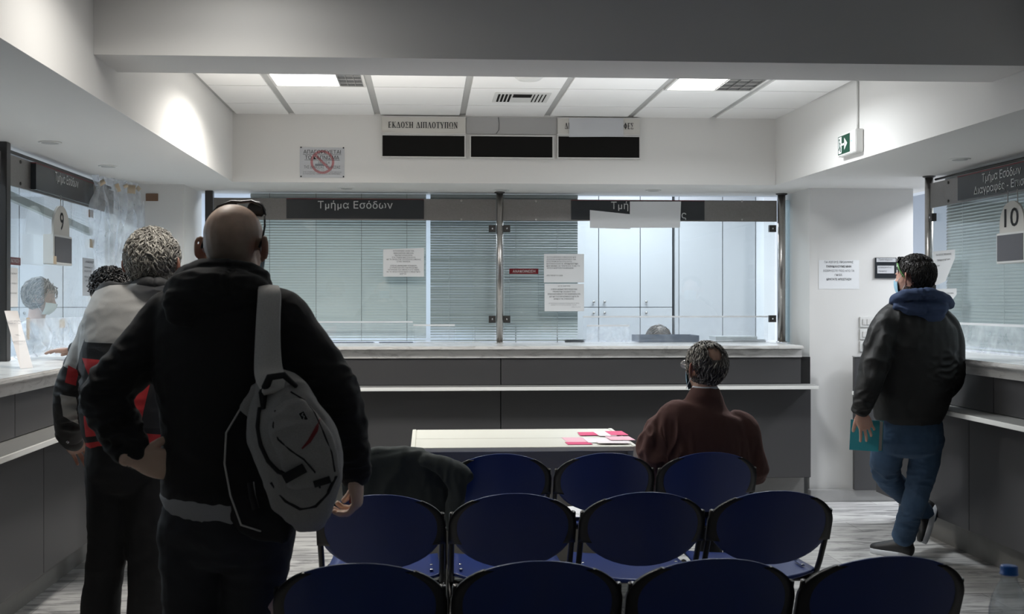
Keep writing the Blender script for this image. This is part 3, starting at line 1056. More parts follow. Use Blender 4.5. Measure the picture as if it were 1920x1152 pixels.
# recessed downlights in the soffits (all switched off)
DL = [((94, 267), 'unlit round downlight in the soffit nearest the sign reading Τμήμα Εσόδων on the 9 side'),
      ((203, 311.5), 'unlit round downlight in the soffit near the brown taped plastic sheet'),
      ((650, 353), 'unlit round downlight above the first back glass screen'),
      ((940, 356.5), 'unlit round downlight above the middle steel post'),
      ((1225, 357), 'unlit round downlight above the paper covered back sign'),
      ((1800, 298.5), 'unlit round downlight in the soffit above the number 10 side')]
for (px, py), l in DL:
    p = P(px, py, Z=SOF - 0.001)
    t = empty('downlight', p, l, 'downlight', None)
    MB().lathe((p.x, p.y, SOF - 0.0068), [(0.044, 0.001), (0.050, 0.0), (0.056, 0.002), (0.058, 0.0062)], 28).build('trim_ring', 'plastic_white', t)
    MB().lathe((p.x, p.y, SOF - 0.009), [(0.030, 0), (0.040, 0.0012), (0.0425, 0.003)], 24).build('lamp', 'runner_grey', t)

# paper taped on the second back header
sheet('taped_paper', [(1106, 427.5), (1182, 430), (1182, 402), (1106, 394)], YG - 0.026, 'paper',
      'tilted strip of white paper taped below the lettering of the covered back sign')
sheet('taped_paper', [(1181, 427.5), (1275, 427.5), (1277, 378), (1181, 378)], YG - 0.030, 'paper',
      'square sheet of white paper taped over the lettering of the covered back sign')


# ------------------------------------------------------------------ notices on the back glass and pillar
def notice(quadpx, Yy, lines, label, m='paper', cat='notice', group=None, top=None, bow=0.0):
    (x0, y1), (x1, y0) = quadpx
    c0 = P((x0 + x1) / 2, y1, Y=Yy)
    t = empty('paper_notice', c0, label, cat, group)
    pts = [(x0, y1), (x1, y1), (x1, y0), (x0, y0)] if top is None else top
    sheet('sheet', pts, Yy, m, None, parent=t, bow=bow)
    for ln in lines:
        body, a, b_, yy, h = ln[:5]
        mm = ln[5] if len(ln) > 5 else 'text_grey'
        bd = ln[6] if len(ln) > 6 else 0.0
        fit_line(t, body, a, b_, yy, h, Yy - 0.0015 - bow, mm, bd)
    return t
YGf = YG - 0.0065
notice(((718.5, 519), (795, 465)), YGf, [
    ('ΟΙ ΠΛΗΡΩΜΕΣ ΟΛΩΝ ΤΩΝ', 737, 776, 471, 2.4), ('ΒΕΒΑΙΩΜΕΝΩΝ ΟΦΕΙΛΩΝ', 738, 775, 475.3, 2.4),
    ('ΠΡΑΓΜΑΤΟΠΟΙΟΥΝΤΑΙ', 740, 773, 479.4, 2.4), ('ΣΤΑ ΤΑΜΕΙΑ ΚΑΙ ΣΤΑ ΕΛΤΑ', 735, 779, 483.2, 2.4),
    ('ΜΕ ΤΗ ΧΡΗΣΗ ΤΗΣ ΤΑΥΤΟΤΗΤΑΣ ΟΦΕΙΛΗΣ', 725, 789, 487, 2.4), ('ΣΤΗΝ ΤΡΑΠΕΖΑ', 744, 769, 491, 2.4),
    ('ΕΠΙΣΗΣ ΔΙΑΘΕΣΙΜΗ ΑΠΟΔΕΙΞΗ', 732, 781, 498.5, 2.4), ('ΕΞΥΠΗΡΕΤΗΣΗ ΑΠΟ ΤΟΝ ΠΡΟΣΩΠΙΚΟ', 731, 783, 502.3, 2.4),
    ('ΛΟΓΑΡΙΑΣΜΟ ΤΟΥ ΟΦΕΙΛΕΤΗ ΣΤΟ ΤΑΜΕΙΟ', 727, 786, 506.2, 2.4), ('ΜΕ ΤΗ ΧΡΗΣΗ ΠΙΣΤΩΤΙΚΗΣ Ή ΧΡΕΩΣΤΙΚΗΣ', 725, 788, 510.2, 2.4),
    ('ΚΑΡΤΑΣ', 750, 762, 514, 2.4)],
    'white printed notice with a bent corner taped on the first back glass screen',
    top=[(718.5, 519), (795, 519), (795, 465), (718.5, 468)])
notice(((1020, 530), (1095, 476.5)), YGf, [
    ('ΟΙ ΠΛΗΡΩΜΕΣ ΟΦΕΙΛΩΝ ΚΑΙ', 1025, 1080, 482.5, 2.4), ('ΔΟΣΕΩΝ ΔΙΑΚΑΝΟΝΙΣΜΟΥ ΝΑ', 1025, 1080, 486.7, 2.4),
    ('ΕΠΙΣΤΡΕΦΟΝΤΑΙ ΣΤΟ ΑΥΤΟ', 1025, 1072, 491, 2.4), ('ΚΑΤΑΒΑΛΛΟΝΤΑΙ', 1025, 1056, 495, 2.4), ('ΑΠΟΚΛΕΙΣΤΙΚΑ', 1058, 1084, 495, 2.6, 'letter_black'),
    ('ΚΑΙ ΜΟΝΟ', 1025, 1045, 499.2, 2.6, 'letter_black'), ('ΣΕ ΤΡΑΠΕΖΕΣ Ή ΜΕ ΤΗ', 1047, 1087, 499.2, 2.4),
    ('ΧΡΗΣΗ ΚΑΡΤΩΝ ΠΛΗΡΩΜΩΝ', 1025, 1075, 503.2, 2.4), ('ΑΠΟ ΤΗΝ ΔΟΥ 31.12.2020', 1025, 1055, 517, 2.4, 'letter_black')],
    'upper of two white printed notices on the second back glass screen')
notice(((1021, 584), (1095, 532.5)), YGf, [
    ('ΔΟΥ ΑΓ. ΑΝΑΡΓΥΡΩΝ', 1046, 1069, 536.8, 2.0), ('Η ΧΡΗΣΗ ΜΑΣΚΑΣ ΠΡΟΣΤΑΣΙΑΣ ΕΙΝΑΙ', 1033, 1082, 543, 2.6, 'letter_black'),
    ('ΥΠΟΧΡΕΩΤΙΚΗ ΓΙΑ ΟΛΟΥΣ ΤΟΥΣ', 1036, 1079, 547.5, 2.6, 'letter_black'), ('ΣΥΝΑΛΛΑΣΣΟΜΕΝΟΥΣ ΠΟΥ ΕΙΣΕΡΧΟΝΤΑΙ ΣΤΗ', 1027, 1088, 552, 2.6, 'letter_black'),
    ('ΔΟΥ ΚΑΙ ΤΟΥΣ ΕΡΓΑΖΟΜΕΝΟΥΣ ΚΑΤΑ ΤΗ', 1030, 1085, 556.6, 2.6, 'letter_black'), ('ΔΙΑΡΚΕΙΑ ΤΗΣ ΣΥΝΑΛΛΑΓΗΣ', 1038, 1076, 561, 2.6, 'letter_black'),
    ('ΣΕ ΠΕΡΙΠΤΩΣΗ ΠΟΥ ΔΕΝ ΦΟΡΑΤΕ ΜΑΣΚΑ ΔΕΝ ΘΑ ΓΙΝΕΤΑΙ', 1029, 1086, 569, 1.7, 'text_light'), ('ΔΕΚΤΗ Η ΕΙΣΟΔΟΣ ΣΑΣ', 1033, 1081, 572.3, 1.7, 'text_light'),
    ('ΑΠΟ ΤΗ ΔΟΥ', 1072, 1089, 576.3, 1.8, 'text_light')],
    'lower of two white printed notices on the second back glass screen')
t = empty('label_holder', P(982, 592, Y=YGf), 'clear label holder with a red strip reading ΑΝΑΚΟΙΝΩΣΗ on the back glass', 'label')
plate_back(955, 1009.5, 504, 514, YGf - 0.003, 0.003, 'label_red', 'red_strip', t)
fit_line(t, 'ΑΝΑΚΟΙΝΩΣΗ', 961.5, 1003.5, 509.3, 4.6, YGf - 0.0038, 'letter_grey')
f = MB()
a, c = P(955, 592, Y=YGf), P(1009.5, 514, Y=YGf)
f.box(a.x, a.x + .003, YGf - .003, YGf, a.z, c.z); f.box(c.x - .003, c.x, YGf - .003, YGf, a.z, c.z); f.box(a.x, c.x, YGf - .003, YGf, a.z, a.z + .003)
f.build('pocket_rim', 'acrylic', t)
Yp = 8.0 - 0.0012
notice(((1535, 542), (1611, 488)), Yp, [
    ('ΓΙΑ ΛΟΓΟΥΣ ΠΡΟΛΗΨΗΣ', 1545.5, 1600, 492, 3.6, 'letter_black'), ('ΠΑΡΑΚΑΛΟΥΜΕ ΜΗΝ', 1549.5, 1596, 500.2, 3.6, 'letter_black', 0.0004),
    ('ΕΙΣΕΡΧΕΣΤΕ ΠΙΣΩ ΑΠΟ ΤΑ', 1544, 1602, 508.2, 3.4), ('ΓΚΙΣΕ.', 1565.5, 1580, 516, 3.4, 'letter_black'),
    ('ΚΡΑΤΑΤΕ ΑΠΟΣΤΑΣΗ', 1550, 1596, 524.2, 3.6, 'letter_black', 0.0003)],
    'white paper notice in Greek taped to the bare face of the pillar', m='paper_notice')
t = empty('name_plate', P(1660, 520, Y=8.0), 'black door plate with two white inserts on the pillar beside the man in jeans', 'plate')
plate_back(1641, 1681, 483.5, 522, 7.990, 0.009, 'sign_dark', 'backing_plate', t)
plate_back(1643.5, 1679.5, 484.5, 491.5, 7.987, 0.003, 'paper_grey', 'upper_insert', t)
plate_back(1645, 1676.5, 498.5, 513, 7.987, 0.003, 'paper_grey', 'lower_insert', t)
fit_line(t, 'Προϊστάμενος', 1648, 1674, 487.2, 3.0, 7.9858)
fit_line(t, 'ΕΠΙΘΕΩΡΗΤΗΣ', 1647.5, 1672, 502, 2.2, 7.9858)
fit_line(t, 'ΤΜΗΜΑΤΟΣ', 1647.5, 1663, 509, 2.2, 7.9858)
SWL = ['uppermost white double light switch on the pillar', 'middle white double light switch on the pillar', 'lowest white light switch on the pillar']
for k, (y0, y1) in enumerate(((594, 614), (617, 637), (640, 660))):
    t = empty('light_switch', P(1624, y1, Y=8.0), SWL[k], 'light switch')
    plate_back(1612.5, 1638, y0, y1, 7.991, 0.008, 'plastic_white', 'plate', t, 0.002)
    for a_ in (1618, 1626):
        plate_back(a_, a_ + 7.2, y0 + 4.5, y1 - 4.5, 7.987, 0.0035, 'frame_white', 'rocker', t, 0.001)


# ------------------------------------------------------------------ side glazings
def text_on_side(par, body, x, ya, yb, z, h, u, m='letter_grey', bold=0.0):
    """u = +1 reads towards +Y (left wall), -1 reads towards -Y (right wall); spans ya..yb"""
    o = text('lettering', body, h / 0.7, m, (x, (ya + yb) / 2, z), YP * u, ZP, par, 'CENTER', bold=bold, lift=0)
    ys = [v.co.y for v in o.data.vertices]
    k = abs(yb - ya) / (max(ys) - min(ys)); cy = (max(ys) + min(ys)) / 2
    for v in o.data.vertices:
        v.co.y = (v.co.y - cy) * k + (ya + yb) / 2
        v.co.x = x
    return o

# left
ypl = P(5, 500, X=XL).y
post(XL, ypl, 0.030, 'flat dark post at the edge of the number 9 glass screen', flat=True)
for y0, y1, l in ((ypl + 0.04, 7.98, 'clear glass screen of the number 9 counter in front of the masked clerk'),
                  (2.6, ypl - 0.04, 'clear glass screen on the number 9 counter, on the near side of its flat post')):
    tag(MB().box(XL - 0.004, XL + 0.004, y0, y1, 1.135, 2.026).build('glass_screen', 'glass'), l, 'glass screen')
    t = empty('sign_header', (XL, (y0 + y1) / 2, ZH0), 'steel header over the number 9 counter carrying a dark department sign' if y0 > 5 else 'plain steel header on the near side of the flat post, number 9 counter', 'header')
    MB().box(XL - 0.006, XL + 0.006, y0, y1, ZH0, ZH1).build('plate', 'steel_plate', t)
    MB().box(XL - 0.03, XL - 0.01, y0, y1, ZH1 + 0.012, ZH1 + 0.03).build('rail', 'dark_frame', t)
    if y0 > 5:
        sy0, sy1 = P(66, 340, X=XL + .03).y, P(174, 360, X=XL + .03).y
        MB().box(XL + 0.007, XL + 0.035, sy0, sy1, 2.036, 2.176).build('sign_board', 'sign_dark', t)
        MB().box(XL + 0.007, XL + 0.037, sy0, sy1, 2.1765, 2.183).build('sign_stripe', 'sign_red', t)
        text_on_side(t, 'Τμήμα Εσόδων', XL + 0.037, P(103.5, 340, X=XL + .037).y, P(147, 350, X=XL + .037).y, 2.138, 0.05, 1, bold=0.0003)
        for py in (2.05, 2.165):
            m = MB(); bolt(m, (XL + 0.006, P(36, 320, X=XL).y, py), XP); m.build('bolt', 'dark_frame', t)
# right
XR2 = 3.25
ypr = P(1742, 500, X=XR2).y
post(XR2, ypr, 0.026, 'round steel post of the number 10 glass screen, behind the man in jeans')
t = empty('sign_header', (XR2, 5.5, ZH0), 'steel header over the number 10 counter with a two line dark sign', 'header')
yr0, yr1 = 2.6, ypr - 0.03
MB().box(XR2 - 0.006, XR2 + 0.006, yr0, yr1, ZH0, ZH1).build('plate', 'steel_plate', t)
MB().tube([(XR2 + 0.03, yr0, ZH1 + 0.026), (XR2 + 0.03, yr1, ZH1 + 0.026)], 0.008, 8).build('rail', 'dark_frame', t)
sy1 = P(1797, 350, X=XR2 - .03).y
MB().box(XR2 - 0.035, XR2 - 0.007, sy1 - 1.15, sy1, 2.036, 2.176).build('sign_board', 'sign_dark', t)
MB().box(XR2 - 0.037, XR2 - 0.007, sy1 - 1.15, sy1, 2.1765, 2.183).build('sign_stripe', 'sign_red', t)
text_on_side(t, 'Τμήμα Εσόδων', XR2 - 0.037, P(1914, 322, X=XR2 - .037).y, P(1841, 335, X=XR2 - .037).y, 2.136, 0.046, -1, bold=0.0003)
ye = P(1826, 360, X=XR2 - .037).y
text_on_side(t, 'Διαγραφές - Επιστροφές', XR2 - 0.037, ye - 0.80, ye, 2.072, 0.044, -1, bold=0.0003)
for py in (2.05, 2.165):
    m = MB(); bolt(m, (XR2 - 0.006, P(1780, 350, X=XR2).y, py), XN); m.build('bolt', 'dark_frame', t)
tag(MB().box(XR2 - 0.004, XR2 + 0.004, yr0, yr1, 1.135, 2.026).build('glass_screen', 'glass'),
    'clear glass screen of the number 10 counter in front of the closed blind', 'glass screen')
clamp((XR2 - 0.016, P(1753, 404, X=XR2).y, 1.42 + 163 / FPX * P(1753, 404, X=XR2).y), XN, 'upper clamp on the number 10 glass screen beside its round post', 0.05, 0.05)
clamp((XR2 - 0.016, P(1752, 536, X=XR2).y, 1.42 + 31 / FPX * P(1753, 404, X=XR2).y), XN, 'lower clamp on the number 10 glass screen beside its round post', 0.05, 0.05)
yb1 = P(1776, 500, X=XR2 + 0.1).y
blind('grey green venetian blind closed behind the number 10 glass screen', (XR2 + 0.10, yb1), (XR2 + 0.10, 3.2), 1.128, 2.232,
      'blind_slat_dark', 60, (-1, 0), [0.06, 0.19, 0.3, 0.45, 0.6, 0.8], seed=9, cordm='cord_white')
# slanting half raised blind behind the 9 counter
t = empty('venetian_blind', (XL - 0.12, 6.9, 1.9), 'half raised venetian blind sagging askew behind the number 9 sign', 'blind')
ya_, yb_ = ypl + 0.05, P(170, 400, X=XL - 0.12).y
za_, zb_ = 2.02, 1.885
g = MB()
for k in range(7):
    f_ = k / 6
    a = Vector((XL - 0.12, ya_, za_ + 0.03 + f_ * 0.02)); c = Vector((XL - 0.12, yb_, zb_ + 0.03 + f_ * 0.115))
    g.quad(a + Vector((-.012, 0, .004)), a + Vector((.012, 0, -.004)), c + Vector((.012, 0, -.004)), c + Vector((-.012, 0, .004)))
g.build('slats', 'blind_slat', t, fix=False)
d_ = Vector((0, yb_ - ya_, zb_ - za_)); L_ = d_.length
MB().obox((XL - 0.12, (ya_ + yb_) / 2, (za_ + zb_) / 2 + 0.01), d_, XP, XP.cross(d_), L_, 0.03, 0.045).build('bottom_rail', 'blind_slat_dark', t)
for f_ in (0.35, 0.75):
    y_ = ya_ + (yb_ - ya_) * f_
    MB().tube([(XL - 0.105, y_, za_ + (zb_ - za_) * f_), (XL - 0.105, y_, 2.23)], 0.0015, 5).build('cord', 'cord_white', t)

# hanging number signs
def number_sign(x, ya, yb, num, label, u):
    t = empty('number_sign', (x, (ya + yb) / 2, 1.63), label, 'sign')
    s = 1 if u > 0 else -1
    zb0, zt0 = (1.632, 1.800)
    MB().box(x - s * 0.06, x, ya, yb, zb0, zt0, 0.003).build('box', 'plastic_white', t)
    MB().box(x, x + s * 0.003, ya + 0.014, yb - 0.014, zb0 + 0.014, zt0 - 0.012).build('panel', 'grey_card', t)
    cy_ = (ya + yb) / 2; r = (yb - ya) * 0.43
    g = MB()
    pts = [(cy_ - r, zt0), (cy_ + r, zt0)] + [(cy_ + r * math.cos(q), zt0 + 0.045 + 0.125 * math.sin(q)) for q in [math.pi * k / 20 for k in range(21)]]
    v0 = [Vector((x - s * 0.02, y, z)) for y, z in pts]; v1 = [Vector((x - s * 0.008, y, z)) for y, z in pts]
    g.ring_tube([v0, v1], True, False)
    g.build('number_plate', 'board_cream', t)
    text_on_side(t, num, x - s * 0.0065, cy_ - (0.032 if len(num) == 1 else 0.075), cy_ + (0.032 if len(num) == 1 else 0.075), zt0 + 0.075, 0.10, u, 'letter_black', 0.001)
    for q in (-0.4, 0.4) if len(num) == 2 else (0,):
        yy = cy_ + q * r
        MB().tube([(x - s * 0.014, yy, zt0 + 0.168 - abs(q) * .03), (x - s * 0.014, yy, 2.03)], 0.003, 6).build('hanger', 'steel', t)
number_sign(XL + 0.09, P(101, 470, X=XL + .09).y, P(135, 470, X=XL + .09).y, '9', 'hanging round topped sign with the number 9 beside the sagging blind', 1)
yn = P(1868, 450, X=XR2 - .09).y
number_sign(XR2 - 0.09, yn - 0.30, yn, '10', 'hanging two digit sign reading 10 in front of a closed grey blind', -1)

# papers on the side screens
def side_paper(x, pxs, pys, lines, label, s, cat='notice', curl=0.0, m='paper', name='paper_notice', red=None, lm='text_grey'):
    """paper on a side screen; pxs near/far pixels, pys = (z0,z1)"""
    y0, y1 = sorted((P(pxs[0], 500, X=x).y, P(pxs[1], 500, X=x).y))
    z0, z1 = pys
    t = empty(name, (x, (y0 + y1) / 2, z0), label, cat)
    g = MB(); N = 8
    R_ = []
    for i in range(N + 1):
        f_ = i / N
        r = []
        for j in range(N + 1):
            h_ = j / N
            # lifts off the glass at its free lower near corner
            cu_ = curl * max(0, (1 - f_) - 0.25) * max(0, h_ - 0.2)
            r.append(g.bm.verts.new(Vector((x + s * (0.0015 + cu_), (y1 + (y0 - y1) * h_) if s < 0 else (y0 + (y1 - y0) * h_), z0 + (z1 - z0) * f_ + cu_ * 0.3))))
        R_.append(r)
    for i in range(N):
        for j in range(N):
            g.face([R_[i][j], R_[i][j + 1], R_[i + 1][j + 1], R_[i + 1][j]], True)
    g.build('sheet', m, t)
    for body, f0, f1, fz, h in lines:
        a, c = (y1 + (y0 - y1) * f0, y1 + (y0 - y1) * f1) if s < 0 else (y0 + (y1 - y0) * f0, y0 + (y1 - y0) * f1)
        text_on_side(t, body, x + s * 0.0035, min(a, c), max(a, c), z0 + (z1 - z0) * fz, h, 1 if s > 0 else -1, lm)
    return t
NL = [('ΓΙΑ ΛΟΓΟΥΣ ΠΡΟΛΗΨΗΣ', .15, .85, .88, .011), ('ΠΑΡΑΚΑΛΟΥΜΕ ΜΗΝ', .2, .8, .72, .012), ('ΕΙΣΕΡΧΕΣΤΕ ΠΙΣΩ ΑΠΟ ΤΑ', .13, .87, .56, .010),
      ('ΓΚΙΣΕ.', .42, .58, .42, .010), ('ΚΡΑΤΑΤΕ ΑΠΟΣΤΑΣΗ', .2, .8, .26, .012)]
side_paper(XR2 - 0.006, (1750, 1791), (1.53, 1.745), NL, 'upper curling paper notice on the number 10 glass screen beside the round post', -1, curl=0.10, lm='letter_black')
side_paper(XR2 - 0.006, (1745, 1794), (1.355, 1.505), [('ΠΡΟΣΟΧΗ ΣΤΗΝ ΟΥΡΑ', .3, .9, .8, .008), ('ΠΕΡΙΜΕΝΕΤΕ ΤΗ ΣΕΙΡΑ ΣΑΣ', .35, .95, .55, .007)],
           'lower curling paper notice on the number 10 glass screen, behind the man with blue hood', -1, curl=0.12)
side_paper(XL + 0.006, (154, 181), (1.46, 1.70), [('ΑΝΑΚΟΙΝΩΣΗ', .2, .8, .9, .012), ('ΟΙ ΠΛΗΡΩΜΕΣ ΓΙΝΟΝΤΑΙ', .12, .88, .75, .009), ('ΜΕ ΚΑΡΤΑ Ή ΣΕ ΤΡΑΠΕΖΑ', .12, .88, .65, .009),
           ('ΠΑΡΑΚΑΛΟΥΜΕ ΓΙΑ ΤΗΝ', .12, .88, .5, .009), ('ΚΑΤΑΝΟΗΣΗ ΣΑΣ', .2, .8, .4, .009), ('ΕΥΧΑΡΙΣΤΟΥΜΕ', .25, .75, .25, .009)],
           'printed sheet on the number 9 glass screen above the dark curly head', 1, m='paper_grey')
t = side_paper(XL + 0.006, (9, 33), (1.395, 1.60), [('ΩΡΑΡΙΟ ΚΟΙΝΟΥ', .1, .9, .85, .008), ('ΔΕΥΤΕΡΑ - ΠΑΡΑΣΚΕΥΗ', .1, .9, .6, .007), ('ΜΟΝΟ ΜΕ ΡΑΝΤΕΒΟΥ', .1, .9, .35, .007)],
           'printed sheet under a red label beside the flat post of the number 9 screen', 1)
y0, y1 = P(9, 500, X=XL).y, P(35, 500, X=XL).y
MB().box(XL + 0.006, XL + 0.010, y0, y1, 1.615, 1.655).build('red_strip', 'label_red', t)
text_on_side(t, 'ΑΝΑΚΟΙΝΩΣΗ', XL + 0.0108, y0 + 0.02, y1 - 0.02, 1.635, 0.018, 1)

# leaning paper board at the 9 counter
def lean_plank():
    t = empty('leaning_notice', P(50, 692, Z=1.1185), 'tall narrow paper notice leaning against the number 9 glass screen', 'notice')
    q = [P(38, 692, Z=1.1195), P(62, 690, Z=1.1195), P(33, 583, X=XL + 0.03), P(8, 583, X=XL + 0.03)]
    g = MB()
    g.poly(q)
    g.build('board', 'paper_warm', t)
    u = (q[1] - q[0]).normalized(); v = ((q[3] - q[0])).normalized()
    for f_, s_ in ((0.78, 'ΟΙ ΑΙΤΗΣΕΙΣ'), (0.74, 'ΓΙΝΟΝΤΑΙ'), (0.53, 'ΜΕ'), (0.42, 'ΡΑΝΤΕΒΟΥ')):
        c = q[0] * (1 - f_) + q[3] * f_ + (q[1] - q[0]) * 0.5
        vv = (v - u * v.dot(u)).normalized()
        text('lettering', s_, 0.022, 'text_grey', c, u, vv, t, 'CENTER', lift=0.005, sx=0.8)
lean_plank()


# ------------------------------------------------------------------ plastic films and tape
def film(label, name, grid_fn, NU, NV, m, cat='plastic sheet', group=None, parent=None):
    g = MB(); R_ = []
    for i in range(NV + 1):
        R_.append([g.bm.verts.new(grid_fn(j / NU, i / NV)) for j in range(NU + 1)])
    for i in range(NV):
        for j in range(NU):
            g.face([R_[i][j], R_[i][j + 1], R_[i + 1][j + 1], R_[i + 1][j]], True)
    o = g.build(name, m, parent, fix=False)
    return tag(o, label, cat, group) if not parent else o

def back_film(px0, px1, ytop, ybot, label, amp, seed, Yy, m='film', segs=None, tapem='tape_white'):
    a, c = P(px0, ybot, Y=Yy), P(px1, ytop, Y=Yy)
    t = empty('plastic_film', (0.5 * (a.x + c.x), Yy, a.z), label, 'plastic film')
    def fn(u, v):
        x = a.x + (c.x - a.x) * u; z = a.z + (c.z - a.z) * v
        n = noise.noise(Vector((x * 7 + seed, z * 9, seed))) + 0.5 * noise.noise(Vector((x * 22, z * 15, seed + 4)))
        return Vector((x, Yy - abs(n) * amp * (1 - v) - 0.001, z))
    film(None, 'film', fn, int(20 + (c.x - a.x) * 50), 14, m, parent=t)
    g = MB()
    g.box(a.x, c.x, Yy - 0.0035, Yy - 0.002, c.z - 0.006, c.z + 0.006)
    g.build('tape', tapem, t)
    rnd = random.Random(seed)
    return t
back_film(560, 774, 604, 643, 'clear plastic film with white tape along the bottom of the first back screen', 0.015, 3, YGf - 0.002)
back_film(775, 853, 610, 643, 'short clear plastic film piece beside the long one, under the gap between blinds', 0.010, 7, YGf - 0.004)
back_film(1093, 1440, 594, 642, 'wide clear plastic film with white tape over the open part of the back screen', 0.03, 11, YGf - 0.002)
back_film(1100, 1180, 611, 642, 'crumpled piece of clear plastic hanging below the two printed notices', 0.06, 17, YGf - 0.040, 'sheet_plastic')
# film on the right screen
def side_film(x, y0, y1, z0, z1, label, s, amp, seed, m, tape=True):
    t = empty('plastic_film', (x, (y0 + y1) / 2, z0), label, 'plastic film')
    def fn(u, v):
        y = y0 + (y1 - y0) * u; z = z0 + (z1 - z0) * v
        n = noise.noise(Vector((y * 5 + seed, z * 8, seed))) + 0.5 * noise.noise(Vector((y * 17, z * 20, seed)))
        return Vector((x + s * (0.002 + abs(n) * amp * (1 - v)), y, z))
    film(None, 'film', fn, 60, 16, m, parent=t)
    if tape:
        g = MB(); g.box(x + s * 0.003, x + s * 0.0045, y0, y1, z1 - 0.007, z1 + 0.007); g.build('tape', 'tape_white', t)
    return t
side_film(XR2 - 0.006, 3.2, ypr - 0.12, 1.122, 1.29, 'crinkled plastic film taped along the foot of the number 10 glass screen', -1, 0.05, 21, 'sheet_plastic')
side_film(XL + 0.02, ypl + 0.05, 7.4, 1.122, 1.33, 'crumpled plastic sheet heaped along the foot of the number 9 glass screen', 1, 0.12, 31, 'sheet_plastic', tape=False)

# big hanging sheet in the corner next to the white pillar
cn = [P(178, 336, Z=SOF - .003), P(262, 351, Z=SOF - .003)]
def corner_sheet(u, v):
    top = Vector((-2.12, 7.36, SOF - 0.004)).lerp(Vector((-1.98, 7.97, SOF - 0.004)), u)
    bot = Vector((-2.06, 7.10, 1.13)).lerp(Vector((-1.95, 7.96, 1.13)), u)
    p = bot.lerp(top, v)
    n = noise.noise(Vector((u * 6, v * 3, 2.3))) + 0.5 * noise.noise(Vector((u * 14, v * 9, 7.1)))
    gather = math.sin(u * 34) * 0.014 * v
    return p + Vector((n * 0.05 + gather, n * 0.02 if u < 0.98 else 0, 0 if v > .99 else n * 0.01))
t = empty('hanging_plastic_sheet', (-2.0, 7.3, 1.13), 'milky plastic sheet hanging from the soffit in the corner by the white pillar', 'plastic sheet')
hang = film(None, 'sheet', corner_sheet, 60, 40, 'sheet_plastic', parent=t)
def strip(p0, p1, w, m, label, name='tape_strip', nrm=(1, 0, 0), curl=0.0, th=0.001):
    p0, p1, n = Vector(p0), Vector(p1), Vector(nrm)
    u = (p1 - p0).normalized(); s = u.cross(n).normalized()
    g = MB(); R_ = []
    for k in range(7):
        f_ = k / 6
        c = p0.lerp(p1, f_) + n * (curl * math.sin(f_ * math.pi))
        R_.append([g.bm.verts.new(c - s * w / 2), g.bm.verts.new(c + s * w / 2)])
    for k in range(6):
        g.face([R_[k][0], R_[k][1], R_[k + 1][1], R_[k + 1][0]], True)
    return tag(g.build(name, m), label, 'tape')
TP = [((188, 336), (193, 347), 'first brown tape strip from the sign end on the hanging plastic sheet'),
      ((218, 342), (223, 360), 'second brown tape strip on the hanging plastic sheet, long and bent'),
      ((234, 343), (237, 352), 'third brown tape strip on the hanging plastic sheet, short and curled'),
      ((247, 344), (246, 363), 'fourth and widest brown tape strip on the hanging plastic sheet'),
      ((262, 348), (257, 357), 'last brown tape strip on the hanging plastic sheet next to the pillar')]
for k, ((x0, y0), (x1, y1), l) in enumerate(TP):
    c = touch([hang], x1, y1, 0.02, 7.7)
    a = touch([hang], x0, y0 + 3, 0.02, 7.7)
    strip(a, c, [0.045, 0.03, 0.03, 0.05, 0.03][k], 'tape_beige', l, nrm=(0.3, -1, 0), curl=0.012)
pt = P(283, 370, Y=7.998)
t = tag(MB().box(P(273, 370, Y=7.99).x, P(296, 370, Y=7.99).x, 7.994, 7.9985, P(283, 377, Y=7.99).z, P(283, 363, Y=7.99).z).build('tape_patch', 'tape_brown'),
        'brown tape patch holding the hanging sheet on the white pillar', 'tape')
def fold(u, v):
    a = P(271, 377, Y=7.97).lerp(P(266, 377, Y=7.9), u); c = P(276, 640, Y=7.98).lerp(P(240, 640, Y=7.9), u)
    return a.lerp(c, 1 - v) + Vector((0, noise.noise(Vector((u * 5, v * 6, 1))) * 0.01, 0))
tag(film(None, 'plastic_fold', fold, 10, 20, 'sheet_plastic') , 'narrow bright fold of plastic hanging under the brown tape patch on the pillar', 'plastic sheet')
for (px, py, w_, h_, m_, l) in ((171, 401, .10, .05, 'tape_brown', 'brown tape patch at the lower corner of the number 9 side department sign'),
                            (173, 457, .10, .055, 'tape_beige', 'beige tape patch at mid height on the number 9 glass screen'),
                            (117, 607, .10, .05, 'tape_beige', 'beige tape patch on the number 9 glass above the crumpled sheet'),
                            (94, 486, .05, .045, 'tape_beige', 'small beige tape patch on the lower corner of the number 9 sign box'),
                            (53, 617, .05, .12, 'tape_beige', 'upright beige tape strip beside the leaning notice'),
                            (174, 560, .08, .05, 'tape_beige', 'beige tape patch beside the dark curly head')):
    if px == 94:
        p = P(px, py, X=XL + 0.093); xx = XL + 0.0932
        p = P(103, 488, X=XL + 0.0935); xx = p.x
    else:
        p = P(px, py, X=XL + 0.012); xx = XL + 0.010
    tag(MB().box(xx, xx + 0.0012, p.y - w_ / 2, p.y + w_ / 2, p.z - h_ / 2, p.z + h_ / 2).build('tape_patch', m_), l, 'tape')


